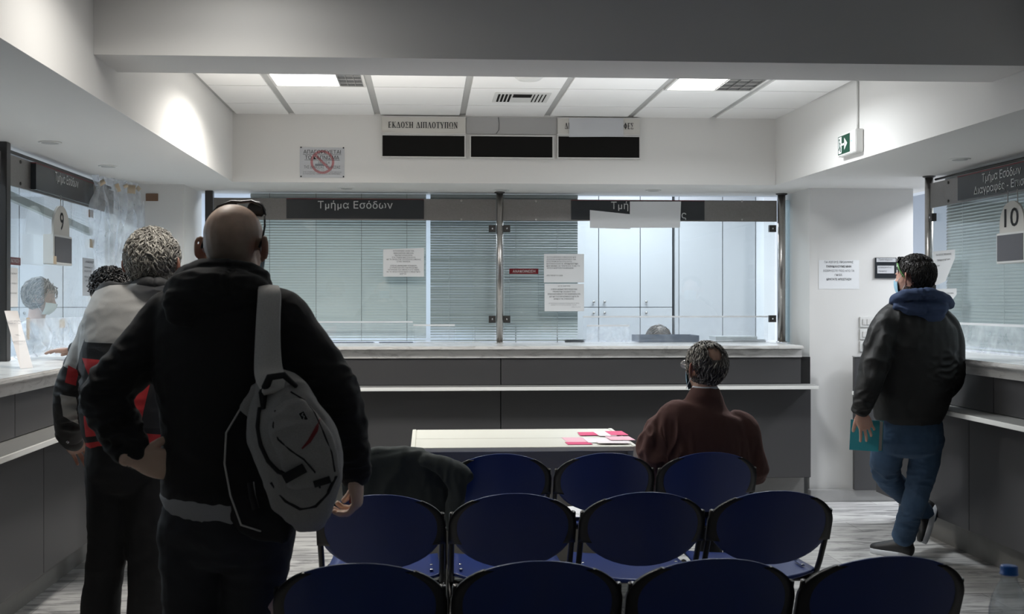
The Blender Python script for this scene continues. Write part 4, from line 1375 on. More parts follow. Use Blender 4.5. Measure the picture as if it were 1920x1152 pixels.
# ------------------------------------------------------------------ office behind the screens
YC = 10.8
mat('bright_strip_white', (0.92, 0.93, 0.95), 0.7)
def cabinet(px0, px1, label, split=True, knobside=None, z1=2.55, doors=1):
    x0, x1 = xat(px0, YC), xat(px1, YC)
    t = empty('storage_cabinet', ((x0 + x1) / 2, YC + 0.2, 0), label, 'cabinet', 'white office cabinets behind the back screens')
    MB().box(x0 + .001, x1 - .001, YC + 0.02, YC + 0.48, 0.0, z1).build('body', 'cabinet_white', t)
    MB().box(x0 + .0015, x1 - .0015, YC + 0.012, YC + 0.0199, 0.001, z1 - .001).build('gap_shadow', 'cabinet_gap_shade', t)  # dark sheet painting shade into the gaps round the doors
    zs = 1.42 - (576.5 - CY) / FPX * YC
    parts = [(0.06, zs - 0.003), (zs + 0.003, z1 - 0.02)] if split else [(0.06, z1 - 0.02)]
    for k, (za, zb) in enumerate(parts):
        d = MB().box(x0 + .004, x1 - .004, YC, YC + 0.0119, za, zb).build('door', 'cabinet_white', t)
        if knobside is not None and split:
            kx = x0 + 0.055 if knobside < 0 else x1 - 0.05
            kz = zb - 0.05 if k == 0 else za + 0.05
            MB().lathe((0, 0, 0), [(0.007, 0), (0.006, 0.012), (0.013, 0.02), (0.012, 0.028)], 14).xform(
                Matrix.Translation((kx, YC, kz)) @ Matrix.Rotation(math.radians(90), 4, 'X')).build('knob', 'steel', d)
    return t
CB = [(1045, 1122.5, 1), (1122.5, 1200.3, -1), (1200.3, 1261, -1)]
CLB = ['white cabinet partly hidden by the blind, knobs beside its right edge gap', 'widest fully visible white cabinet with two knobs behind the back screen',
       'white cabinet ending at the dark gap behind the back screen']
for (a_, b_, k_), l in zip(CB, CLB):
    cabinet(a_, b_, l, knobside=k_)
for k, (a_, b_) in enumerate([(890, 967), (967, 1045)]):
    cabinet(a_, b_, ['white cabinet behind the middle post and darker blind', 'white cabinet behind the darker blind and red announcement label'][k], knobside=-1)
cabinet(1273, 1355, 'tall plain white cupboard next to the dark gap behind the back screen', split=False)
cabinet(1355, 1417, 'tall plain white cupboard beside the bright wall strip behind the back screen', split=False)
cabinet(-70, 36, 'white cabinet at the frame edge behind the number 9 screen', knobside=-1)
cabinet(36, 118, 'white cabinet with knobs behind the masked clerk', knobside=-1)
cabinet(118, 200, 'white cabinet behind the curly headed visitor, seen through plastic', knobside=1)
t = empty('wall_panel', (xat(1269, YC), YC, 0), 'narrow grey upright panel beside the dark gap between the cupboards', 'panel')
MB().box(xat(1265.5, YC), xat(1272.5, YC), YC + 0.001, YC + 0.3, 0, 2.55).build('board', 'paper_grey', t)
tag(MB().box(xat(1417.8, YC), xat(1442, YC), YC - 0.25, YC + 0.48, 0, 2.655).build('bright_wall_strip', 'bright_strip_white'), 'narrow added white block giving the bright strip at the end of the tall cupboards', 'strip')  # added white block; its pale colour stands in for a brightly lit wall

# things lying on the back counter
zc = 1.1185
def lay_box(px0, px1, y0, y1, h, m, name, label, cat, z=zc, par=None):
    x0, x1 = xat(px0, y0), xat(px1, y0)
    return MB().box(x0, x1, y0, y1, z, z + h, 0.002), x0, x1
t = empty('document_tray', (xat(1254, 8.53), 8.63, zc), 'dark blue document tray on the back counter behind the plastic film', 'tray')
x0, x1 = xat(1198, 8.5), xat(1311, 8.5)
g = MB()
g.box(x0, x1, 8.50, 8.505, zc, zc + 0.050); g.box(x0, x1, 8.795, 8.80, zc, zc + 0.05); g.box(x0, x0 + .005, 8.505, 8.795, zc, zc + .05)
g.box(x1 - .005, x1, 8.505, 8.795, zc, zc + .05); g.box(x0 + .005, x1 - .005, 8.505, 8.795, zc, zc + 0.004)
g.build('tray_shell', 'tray_blue', t)
MB().box(x0 + 0.02, x1 - 0.02, 8.52, 8.78, zc + 0.0045, zc + 0.03).build('papers', 'paper', t)
def stack(px0, px1, y0, y1, n, label, z=zc, mm='paper', seed=1, step=0.004):
    rnd = random.Random(seed)
    t = empty('paper_stack', (xat((px0 + px1) / 2, y0), (y0 + y1) / 2, z), label, 'papers')
    x0, x1 = xat(px0, y0), xat(px1, y0)
    g = MB()
    for k in range(n):
        j = rnd.uniform(-.008, .008); j2 = rnd.uniform(-.008, .008)
        g.box(x0 + j, x1 + j, y0 + .01 + j2, y1 - .01 + j2, z + k * step, z + (k + 1) * step - 0.0006)
    g.build('sheets', mm, t)
    return t
stack(1342, 1420, 8.52, 8.74, 7, 'stack of white papers at the end of the back counter', seed=2, step=0.006)
stack(1375, 1437, 8.50, 8.515, 5, 'thin grey folder pile leaning by the paper stack on the back counter', seed=3, mm='paper_grey', step=0.004)
stack(1060, 1097, 8.50, 8.52, 4, 'small pile of papers behind the lower printed notice', seed=4, step=0.005)
for (a_, b_, l, mm) in ((600, 700, 'flat dark folder behind the foot of the first back screen, nearer the bald man', 'tray_blue'),
                    (712, 776, 'flat dark folder behind the foot of the first back screen, nearer the blind gap', 'tray_blue'),
                    (780, 900, 'loose white papers behind the foot of the back screen beside the middle post', 'paper')):
    stack(a_, b_, 8.47, 8.53, 2, l, seed=a_, mm=mm, step=0.003)
stack(70, 90, 6.6, 6.605, 1, 'paper', seed=9) if False else None
for (cx_, cy_, l) in ((-0.30, 9.9, 'unseen'),):
    pass

# ------------------------------------------------------------------ low white desk with leaflets
YD0, YD1, ZD = 5.47, 6.25, 0.72
dx0, dx1 = xat(775, YD0), xat(1196, YD0)
dx0 = P(770, 850, Y=YD0).x
t = empty('display_desk', ((dx0 + dx1) / 2, (YD0 + YD1) / 2, 0), 'low white desk with pink leaflets in front of the back counter', 'desk')
MB().box(dx0 + 0.022, dx1 - 0.022, YD0, YD1, ZD - 0.022, ZD, 0.002).build('desktop', 'desk_white', t)
MB().box(dx0, dx0 + 0.0215, YD0, YD1, 0, ZD + 0.002, 0.002).build('side_panel', 'desk_white', t)
MB().box(dx1 - 0.0215, dx1, YD0, YD1, 0, ZD + 0.002, 0.002).build('side_panel', 'desk_white', t)
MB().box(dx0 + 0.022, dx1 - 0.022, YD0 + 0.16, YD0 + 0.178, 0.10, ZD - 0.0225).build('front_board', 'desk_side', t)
MB().box(dx0 + 0.022, dx1 - 0.022, YD0 + 0.36, YD0 + 0.363, ZD + 0.0001, ZD + 0.0006).build('seam', 'desk_side', t)
rnd = random.Random(4)
LFT = [((1059, 1100), 5.62, 5.84, 'leaflet_rose', 'pale rose leaflet at the near corner of the fan of leaflets on the desk'),
       ((1062, 1108), 5.54, 5.64, 'leaflet_pink', 'bright pink leaflet at the front edge of the low white desk'),
       ((1098, 1150), 5.60, 5.80, 'leaflet_pale', 'pale pink leaflet in the middle of the low white desk leaflets'),
       ((1085, 1118), 5.90, 6.05, 'leaflet_pink', 'bright pink leaflet lying farthest back on the low white desk'),
       ((1118, 1150), 5.86, 6.06, 'leaflet_pale', 'pale leaflet between two bright pink ones on the low white desk'),
       ((1140, 1172), 5.88, 6.07, 'leaflet_pink', 'largest bright pink leaflet near the back corner of the low desk'),
       ((1140, 1185), 5.66, 5.82, 'leaflet_rose', 'rose leaflet towards the seated man on the low white desk'),
       ((1120, 1180), 5.53, 5.62, 'leaflet_pale', 'pale leaflet along the front edge of the low white desk')]
for k, ((a_, b_), y0, y1, mm, l) in enumerate(LFT):
    x0, x1 = xat(a_, (y0 + y1) / 2), xat(b_, (y0 + y1) / 2)
    z = ZD + 0.0012 + k * 0.0011
    g = MB()
    g.obox(((x0 + x1) / 2, (y0 + y1) / 2, z), (1, rnd.uniform(-.08, .08), 0), (rnd.uniform(-.05, .05), 1, 0), ZP, x1 - x0, y1 - y0, 0.0008)
    o = tag(g.build('leaflet', mm), l, 'leaflet')


# ------------------------------------------------------------------ linked chairs
def oval(z):
    """half width of the blue back at height z (peak .78, bottom .505)"""
    zc_, up, lo = 0.650, 0.130, 0.145
    q = (z - zc_) / (up if z > zc_ else lo)
    q = max(-1, min(1, q))
    return 0.213 * (1 - abs(q) ** 2.15) ** (1 / 2.0)

def back_y(x, z):
    return (0.78 - z) * 0.42 + 0.05 * (abs(x) / 0.22) ** 2

def make_chair():
    t = empty('waiting_chair', (0, 0, 0), 'x', 'chair')
    # back shell
    g = MB(); N, M_ = 22, 20
    fr, bk = [], []
    for i in range(M_ + 1):
        z = 0.5055 + (0.7795 - 0.5055) * (0.5 - 0.5 * math.cos(math.pi * i / M_))
        h = oval(z)
        r0, r1 = [], []
        for j in range(N + 1):
            x = h * (-1 + 2 * j / N)
            y = back_y(x, z)
            r0.append(g.bm.verts.new((x, y - 0.006, z)))
            r1.append(g.bm.verts.new((x, y + 0.006, z)))
        fr.append(r0); bk.append(r1)
    for i in range(M_):
        for j in range(N):
            g.face([fr[i][j], fr[i][j + 1], fr[i + 1][j + 1], fr[i + 1][j]], True)
            g.face([bk[i][j], bk[i + 1][j], bk[i + 1][j + 1], bk[i][j + 1]], True)
        g.face([fr[i][0], fr[i + 1][0], bk[i + 1][0], bk[i][0]], True)
        g.face([fr[i][N], bk[i][N], bk[i + 1][N], fr[i + 1][N]], True)
    for j in range(N):
        g.face([fr[0][j], bk[0][j], bk[0][j + 1], fr[0][j + 1]], True)
        g.face([fr[M_][j], fr[M_][j + 1], bk[M_][j + 1], bk[M_][j]], True)
    g.build('backrest', 'chair_blue', t)
    # black side brackets that follow the shell and drop straight down
    for s in (-1, 1):
        g = MB(); ins, outs = [], []
        for k in range(17):
            z = 0.588 + (0.752 - 0.588) * k / 16
            xi = max(0.0, oval(z) - 0.022)
            xo = 0.2195 if z < 0.655 else max(oval(z) + 0.004 + 0.0035 * (0.752 - z) / 0.1, 0)
            xo = min(xo, 0.2195)
            ins.append(Vector((s * xi, back_y(xi, z) - 0.0065, z)))
            outs.append(Vector((s * xo, back_y(xo, z) - 0.010, z)))
        for (A_, off) in (((ins, outs), 0.0),):
            va = [g.bm.verts.new(p) for p in ins]; vb = [g.bm.verts.new(p) for p in outs]
            vc = [g.bm.verts.new(p + Vector((0, 0.021, 0))) for p in outs]; vd = [g.bm.verts.new(p + Vector((0, 0.015, 0))) for p in ins]
            for k in range(16):
                g.face([va[k], vb[k], vb[k + 1], va[k + 1]], True)
                g.face([vb[k], vc[k], vc[k + 1], vb[k + 1]], True)
                g.face([vc[k], vd[k], vd[k + 1], vc[k + 1]], True)
            g.face([va[0], vd[0], vc[0], vb[0]]); g.face([va[16], vb[16], vc[16], vd[16]])
        g.build('side_bracket', 'black_plastic', t)
    # seat
    g = MB(); top, bot = [], []
    NS = 18
    for i in range(NS + 1):
        v = i / NS
        y = 0.20 + 0.42 * v
        hw = 0.207 - 0.012 * v
        if v < 0.12: hw *= 1 - 0.10 * (1 - v / 0.12) ** 2
        if v > 0.88: hw *= 1 - 0.12 * ((v - 0.88) / 0.12) ** 2
        rt, rb = [], []
        for j in range(13):
            u = -1 + 2 * j / 12
            yy = y - (1 - v) ** 2 * 0.075 * (1 - u * u)
            zz = 0.452 + 0.012 * u * u - 0.03 * max(0, v - 0.82) ** 2 / 0.03 - 0.006 * math.sin(v * math.pi)
            rt.append(g.bm.verts.new((u * hw, yy, zz)))
            rb.append(g.bm.verts.new((u * hw, yy, zz - 0.011)))
        top.append(rt); bot.append(rb)
    for i in range(NS):
        for j in range(12):
            g.face([top[i][j], top[i][j + 1], top[i + 1][j + 1], top[i + 1][j]], True)
            g.face([bot[i][j], bot[i + 1][j], bot[i + 1][j + 1], bot[i][j + 1]], True)
        g.face([top[i][0], top[i + 1][0], bot[i + 1][0], bot[i][0]], True)
        g.face([top[i][12], bot[i][12], bot[i + 1][12], top[i + 1][12]], True)
    for j in range(12):
        g.face([top[0][j], bot[0][j], bot[0][j + 1], top[0][j + 1]], True)
        g.face([top[NS][j], top[NS][j + 1], bot[NS][j + 1], bot[NS][j]], True)
    seat = g.build('seat', 'chair_blue', t)
    for s in (-1, 1):
        g = MB(); g.box(s * 0.172 - 0.007, s * 0.172 + 0.007, 0.262, 0.352, 0.4625, 0.4650, 0.001); g.build('slot_plate', 'chair_blue', seat)
        for yy in (0.27, 0.345):
            MB().lathe((s * 0.172, yy, 0.4652), [(0.006, 0), (0.006, 0.0015), (0.003, 0.003)], 10).build('screw', 'chrome', seat)
        # side frame: back upright running down to the rear foot, seat rail, front leg
        MB().tube([(s * 0.2065, back_y(.21, .70) + 0.006, 0.70), (s * 0.2085, back_y(.21, .6) + 0.008, 0.60), (s * 0.2085, 0.19, 0.50), (s * 0.2085, 0.24, 0.435),
                   (s * 0.2085, 0.30, 0.424), (s * 0.2085, 0.52, 0.424)], 0.0105, 8).build('back_upright', 'black_metal', t)
        MB().tube([(s * 0.2085, 0.27, 0.428), (s * 0.2085, 0.14, 0.20), (s * 0.2085, 0.04, 0.016)], 0.0115, 8).build('leg', 'black_metal', t)
        MB().tube([(s * 0.2085, 0.50, 0.424), (s * 0.2085, 0.545, 0.40), (s * 0.2085, 0.60, 0.016)], 0.0115, 8).build('leg', 'black_metal', t)
        for yy in (0.04, 0.60):
            MB().lathe((s * 0.2085, yy, 0.0), [(0.016, 0), (0.016, 0.018), (0.011, 0.024)], 10).build('foot_cap', 'black_plastic', t)
    MB().tube([(-0.2085, 0.30, 0.41), (0.2085, 0.30, 0.41)], 0.012, 8).build('cross_bar', 'black_metal', t)
    MB().tube([(-0.2085, 0.50, 0.41), (0.2085, 0.50, 0.41)], 0.010, 8).build('cross_bar', 'black_metal', t)
    return t

ROWS = [(4.79, [742, 941.5, 1141, 1342]), (3.795, [711, 965, 1218, 1472]), (2.80, [670, 1014, 1350, 1688])]
CHL = [['blue waiting chair draped with a dark green jacket', 'blue waiting chair right beside the one draped with a dark green jacket',
        'blue waiting chair with a white paper on its seat', 'blue waiting chair with the man in brown sitting on it'],
       ['blue waiting chair in the middle row, behind the bald man\'s hanging hand', 'blue waiting chair in the middle row, second from the bald man',
        'blue waiting chair in the middle row, directly behind the paper on the seat', 'blue waiting chair at the bottle side end of the middle row'],
       ['blue waiting chair nearest the camera, beside the bald man\'s legs', 'blue waiting chair nearest the camera, second from the bald man\'s legs',
        'blue waiting chair nearest the camera, second from the water bottle', 'blue waiting chair nearest the camera, beside the water bottle']]
ch0 = make_chair()
chairs = {}
for r, (yr, pxs) in enumerate(ROWS):
    xc_ = xat(pxs[1], yr)
    for k, px in enumerate(pxs):
        o = ch0 if (r, k) == (0, 0) else copy_tree(ch0)
        o.location = (xc_ + (k - 1) * 0.449, yr, 0)
        o['label'] = CHL[r][k]
        o['group'] = 'blue linked waiting chairs'
        chairs[(r, k)] = o.location.copy()

# paper on the third chair of the far row
cp = chairs[(0, 2)]
t = empty('magazine', (cp.x - 0.1, cp.y + 0.3, 0.466), 'white paper with black print lying on a blue seat in the desk side row', 'paper')
MB().obox((cp.x - 0.085, cp.y + 0.34, 0.4695), (1, 0.1, 0), (-0.1, 1, 0), ZP, 0.17, 0.26, 0.002).build('sheet', 'paper', t)
text('lettering', 'ΔΕΛΤΙΟ', 0.035, 'letter_black', (cp.x - 0.09, cp.y + 0.27, 0.471), (1, 0.1, 0), (-0.1, 1, 0), t)

# bottle on a small white side table at the frame edge
pb = P(1892, 1062, D=2.0)
bx, by = pb.x, pb.y
zb = 0.742
t = empty('side_table', (bx, by, 0), 'small white side table under the water bottle', 'table')
MB().box(bx - 0.16, bx + 0.25, by - 0.25, by + 0.12, zb - 0.022, zb - 0.0005, 0.002).build('tabletop', 'desk_white', t)
for sx_ in (-0.14, 0.23):
    for sy_ in (-0.23, 0.10):
        MB().tube([(bx + sx_, by + sy_, 0), (bx + sx_, by + sy_, zb - 0.0225)], 0.012, 8).build('leg', 'black_metal', t)
t = empty('water_bottle', (bx, by, zb), 'clear plastic water bottle with a bright blue cap', 'bottle')
prof = [(0.030, 0.0), (0.0325, 0.006), (0.033, 0.03), (0.0315, 0.036), (0.033, 0.042), (0.033, 0.07), (0.0315, 0.076), (0.033, 0.082), (0.0335, 0.12), (0.0325, 0.14),
        (0.028, 0.16), (0.020, 0.178), (0.0145, 0.188), (0.0135, 0.195), (0.0135, 0.199)]
MB().lathe((bx, by, zb), prof, 40).build('body', 'bottle_clear', t)
MB().lathe((bx, by, zb), [(0.0155, 0.1995), (0.0155, 0.2015), (0.0145, 0.202), (0.0145, 0.213), (0.0135, 0.2145)], 30).build('cap', 'cap_blue', t)


# ------------------------------------------------------------------ people: tools
def catmull(vals, k):
    out = []
    n = len(vals)
    for i in range(n - 1):
        p0, p1, p2, p3 = vals[max(i - 1, 0)], vals[i], vals[i + 1], vals[min(i + 2, n - 1)]
        for j in range(k):
            t = j / k
            out.append(p1 * 0.5 * 2 + (p2 - p0) * (0.5 * t) + (p0 * 2 - p1 * 5 + p2 * 4 - p3) * (0.5 * t * t) + (p1 * 3 - p0 - p2 * 3 + p3) * (0.5 * t ** 3))
    out.append(vals[-1])
    return out


class Shape(MB):
    def loft(self, rings, side=(1, 0, 0), n=24, k=4, caps=True, power=1.0):
        """rings: (centre, rx, ry); rx runs along 'side'. Ends are rounded."""
        C_ = catmull([Vector(r[0]) for r in rings], k)
        A_ = catmull([Vector((r[1], r[2], 0)) for r in rings], k)
        if caps:
            def endc(c, a, d):
                e = min(a.x, a.y)
                return [(c + d * (e * 0.45), a * 0.80), (c + d * (e * 0.62), a * 0.45), (c + d * (e * 0.68), a * 0.08)]
            d0 = (C_[0] - C_[1]).normalized(); d1 = (C_[-1] - C_[-2]).normalized()
            pre = endc(C_[0], A_[0], d0)[::-1]; post_ = endc(C_[-1], A_[-1], d1)
            C_ = [p[0] for p in pre] + C_ + [p[0] for p in post_]
            A_ = [p[1] for p in pre] + A_ + [p[1] for p in post_]
        side = Vector(side)
        R = []
        for i in range(len(C_)):
            d = (C_[min(i + 1, len(C_) - 1)] - C_[max(i - 1, 0)])
            if d.length < 1e-7: d = Vector((0, 0, 1))
            d.normalize()
            s = side - d * side.dot(d)
            if s.length < 1e-4: s = d.orthogonal()
            s.normalize()
            u = d.cross(s)
            ring = []
            for q in range(n):
                t = 2 * math.pi * q / n
                c_, s_ = math.cos(t), math.sin(t)
                if power != 1.0:
                    c_ = math.copysign(abs(c_) ** power, c_); s_ = math.copysign(abs(s_) ** power, s_)
                ring.append(C_[i] + s * (c_ * A_[i].x) + u * (s_ * A_[i].y))
            R.append(ring)
        self.ring_tube(R, True, True)
        return self

    def limb(self, pts, side=(1, 0, 0), n=16, k=4):
        return self.loft([(p, r, r) for p, r in pts], side, n, k)

    def ball(self, c, rx, ry, rz, ax=None, n=20):
        """ellipsoid; ax = (x, y, z) axes"""
        X, Y, Z = ax if ax else (Vector((1, 0, 0)), Vector((0, 1, 0)), Vector((0, 0, 1)))
        c = Vector(c)
        R = []
        for i in range(1, n):
            a = math.pi * i / n
            R.append([c + X * (math.cos(2 * math.pi * q / n) * math.sin(a) * rx) + Y * (math.sin(2 * math.pi * q / n) * math.sin(a) * ry) - Z * (math.cos(a) * rz)
                      for q in range(n)])
        self.ring_tube(R, True, True)
        return self

    def fused(self, voxel, smooth=3, fac=0.5):
        me = bpy.data.meshes.new('tmp')
        bmesh.ops.recalc_face_normals(self.bm, faces=self.bm.faces)
        self.bm.to_mesh(me); self.bm.free()
        o = bpy.data.objects.new('tmp', me); COL.objects.link(o)
        r = o.modifiers.new('r', 'REMESH'); r.mode = 'VOXEL'; r.voxel_size = voxel
        s = o.modifiers.new('s', 'SMOOTH'); s.factor = fac; s.iterations = smooth
        dg = bpy.context.evaluated_depsgraph_get()
        out = bpy.data.meshes.new_from_object(o.evaluated_get(dg))
        COL.objects.unlink(o); bpy.data.objects.remove(o)
        for p in out.polygons: p.use_smooth = True
        return out


def link_mesh(name, me, mats, parent):
    me.materials.clear()
    for m in mats: me.materials.append(MATS[m])
    me.name = name
    o = bpy.data.objects.new(name, me)
    COL.objects.link(o)
    if parent:
        o.parent = parent
        o.matrix_parent_inverse = parent_world(parent).inverted()
    return o


def folds(me, fn):
    """push vertices along their normals by fn(position)"""
    n = len(me.vertices)
    co = np.empty(n * 3, 'f'); me.vertices.foreach_get('co', co); co = co.reshape(-1, 3)
    no = np.empty(n * 3, 'f'); me.vertex_normals.foreach_get('vector', no); no = no.reshape(-1, 3)
    d = np.array([fn(Vector(c)) for c in co.tolist()], 'f')
    co = co + no * d[:, None]
    me.vertices.foreach_set('co', co.ravel())
    me.update()


def cloth(amp=0.006, fx_=7.0, fy_=7.0, fz_=7.0, seed=0.0, fine=0.25, spots=()):
    """ridged, stretched noise; spots = (centre, radius, extra amplitude, (fx, fy, fz))"""
    def fn(p):
        v = noise.noise(Vector((p.x * fx_ + seed, p.y * fy_, p.z * fz_ + seed)))
        r = 1 - abs(v) * 2.2
        w = noise.noise(Vector((p.x * fx_ * 2.7, p.y * fy_ * 2.7 + seed, p.z * fz_ * 2.7)))
        out = amp * (r * 0.6 - 0.3) + amp * fine * (1 - abs(w) * 2.2)
        for c, R, a, f in spots:
            q = (p - c).length / R
            if q < 1:
                v2 = noise.noise(Vector((p.x * f[0] + 9, p.y * f[1], p.z * f[2] + 3)))
                out += a * (1 - q * q) * ((1 - abs(v2) * 3.0) - 0.3)
        return out
    return fn


def join_into(me, extra_bm, mat_offset=0):
    bm = bmesh.new(); bm.from_mesh(me)
    tmp = bpy.data.meshes.new('t'); extra_bm.to_mesh(tmp)
    bm.from_mesh(tmp)
    bm.to_mesh(me); bm.free(); extra_bm.free(); bpy.data.meshes.remove(tmp)


def head_axes(yaw, pitch=0.0, roll=0.0):
    """yaw 0 looks along +Y; positive yaw turns towards +X (the viewer's right)"""
    M = Matrix.Rotation(math.radians(-yaw), 3, 'Z') @ Matrix.Rotation(math.radians(pitch), 3, 'X') @ Matrix.Rotation(math.radians(roll), 3, 'Y')
    return M @ Vector((1, 0, 0)), M @ Vector((0, 1, 0)), M @ Vector((0, 0, 1))


def add_head(S, C, ax, s=1.0, wide=1.0, ears=1.0, nose=True):
    """C = middle of the head at eye height. Width .15, length .19, chin-crown .225 for s=1"""
    X, Y, Z = ax
    def L(x, y, z): return C + X * (x * s * wide) + Y * (y * s) + Z * (z * s)
    S.ball(L(0, -0.010, 0.030), 0.0765 * s * wide, 0.095 * s, 0.084 * s, ax)
    S.ball(L(0, -0.030, 0.012), 0.073 * s * wide, 0.070 * s, 0.080 * s, ax)
    # face and jaw
    S.loft([(L(0, 0.022, 0.045), 0.064 * s * wide, 0.066 * s), (L(0, 0.024, 0.0), 0.064 * s * wide, 0.066 * s), (L(0, 0.026, -0.045), 0.058 * s * wide, 0.062 * s),
            (L(0, 0.034, -0.078), 0.046 * s * wide, 0.050 * s), (L(0, 0.048, -0.100), 0.026 * s * wide, 0.030 * s)], side=X, n=24)
    # brow, cheekbones, lips, chin
    S.ball(L(0, 0.083, 0.018), 0.047 * s, 0.012 * s, 0.008 * s, ax, 14)
    for q in (-1, 1):
        S.ball(L(q * 0.040, 0.060, -0.022), 0.020 * s, 0.020 * s, 0.016 * s, ax, 12)
    S.ball(L(0, 0.087, -0.055), 0.022 * s, 0.010 * s, 0.0055 * s, ax, 12)
    S.ball(L(0, 0.085, -0.066), 0.019 * s, 0.011 * s, 0.0065 * s, ax, 12)
    S.ball(L(0, 0.076, -0.093), 0.018 * s, 0.016 * s, 0.014 * s, ax, 12)
    if nose:
        S.loft([(L(0, 0.088, 0.012), 0.008 * s, 0.008 * s), (L(0, 0.099, -0.010), 0.009 * s, 0.010 * s), (L(0, 0.110, -0.030), 0.013 * s, 0.012 * s)], side=X, n=12)
        for q in (-1, 1): S.ball(L(q * 0.012, 0.100, -0.033), 0.008 * s, 0.010 * s, 0.007 * s, ax, 10)
    # ears
    for q in (-1, 1):
        e = ears
        base = L(q * 0.0765, -0.008, -0.005)
        out = (X * q * 0.80 * 1 - Y * 0.60).normalized()     # plane of the ear leans back and out
        pts = []
        for k in range(10):
            a = math.radians(-70 + k * 30)
            pts.append(base + out * (0.016 * e * s + 0.014 * e * s * math.cos(a)) + Z * (0.030 * s * math.sin(a)) + (X * q) * (0.004 * s))
        S.limb([(p, 0.0048 * s) for p in pts], n=8, k=2)
        S.ball(base + out * 0.013 * s, 0.017 * s, 0.005 * s, 0.028 * s, (out, out.cross(Z).normalized(), Z), 12)
        S.ball(base + out * 0.012 * s - Z * 0.030 * s, 0.009 * s, 0.0065 * s, 0.010 * s, (out, out.cross(Z).normalized(), Z), 10)


def add_eyes(bm_, C, ax, s, mw, mi):
    X, Y, Z = ax
    for q in (-1, 1):
        c = C + X * (q * 0.031 * s) + Y * (0.074 * s) + Z * 0.0
        b = Shape(); b.ball(c, 0.0118 * s, 0.0118 * s, 0.0118 * s, ax, 12)
        b2 = Shape(); b2.ball(c + Y * 0.0085 * s, 0.0055 * s, 0.0038 * s, 0.0055 * s, ax, 10)
        for bb, mi_ in ((b, mw), (b2, mi)):
            for f in bb.bm.faces: f.material_index = mi_
            t = bpy.data.meshes.new('t'); bb.bm.to_mesh(t); bm_.from_mesh(t); bb.bm.free(); bpy.data.meshes.remove(t)


def add_hand(S, W, f, n, th, curls, s=1.0, spread=0.10, thumb=(0.5, 0.6), wide=1.0, fcurl_side=None):
    """W wrist, f finger direction, n = direction the palm faces, th = side of the thumb; curls per finger (deg per joint x3)"""
    f = Vector(f).normalized(); n = Vector(n); n = (n - f * n.dot(f)).normalized()
    t = Vector(th); t = (t - f * t.dot(f) - n * t.dot(n)).normalized()
    W = Vector(W)
    S.loft([(W - f * 0.030 * s, 0.027 * s, 0.021 * s), (W, 0.028 * s, 0.020 * s), (W + f * 0.030 * s, 0.038 * s * wide, 0.018 * s), (W + f * 0.060 * s, 0.042 * s * wide, 0.0165 * s),
            (W + f * 0.086 * s, 0.040 * s * wide, 0.0135 * s)], side=t, n=20)
    S.ball(W + f * 0.038 * s + t * 0.022 * s + n * 0.010 * s, 0.017 * s, 0.028 * s, 0.014 * s, (t, f, n), 12)
    S.ball(W + f * 0.036 * s - t * 0.022 * s + n * 0.007 * s, 0.014 * s, 0.028 * s, 0.012 * s, (t, f, n), 12)
    lens = (0.072, 0.080, 0.074, 0.058)
    rad = (0.0088, 0.0090, 0.0085, 0.0075)
    for i in range(4):
        off = (1.5 - i) / 1.5
        p = W + f * ((0.088 - 0.004 * abs(i - 1)) * s) + t * (off * 0.031 * s * wide)
        d = (f + t * (off * spread)).normalized()
        pts = [(p - d * 0.014 * s, rad[i] * 1.12 * s), (p, rad[i] * 1.12 * s)]
        c = curls[i]
        up = n
        for j, fr in enumerate((0.45, 0.30, 0.25)):
            a = math.radians(c[j])
            ax_ = d.cross(up).normalized()
            R_ = Matrix.Rotation(a, 3, ax_)
            d2 = (R_ @ d).normalized(); up = (R_ @ up).normalized()
            d = d2
            L_ = lens[i] * fr * s
            pts.append((p + d * L_ * 0.5, rad[i] * (1.0 - 0.06 * j) * s))
            p = p + d * L_
            pts.append((p, rad[i] * (1.02 - 0.09 * j) * s))
        S.limb(pts, side=t, n=10, k=2)
    # thumb from the side of the palm near its base
    o, cl = thumb
    p = W + f * 0.020 * s + t * 0.026 * s * wide + n * 0.006 * s
    d = (f * 0.75 + t * o + n * 0.25).normalized()
    pts = [(p, 0.0125 * s), (p + d * 0.036 * s, 0.0118 * s)]
    p = p + d * 0.038 * s
    d = (d + n * cl * 0.6 + f * 0.3).normalized()
    pts += [(p, 0.0115 * s), (p + d * 0.026 * s, 0.0100 * s)]
    p = p + d * 0.030 * s
    d = (d + n * cl * 0.5 + f * 0.2).normalized()
    pts += [(p, 0.0102 * s), (p + d * 0.022 * s, 0.0082 * s)]
    S.limb(pts, side=n, n=12, k=2)


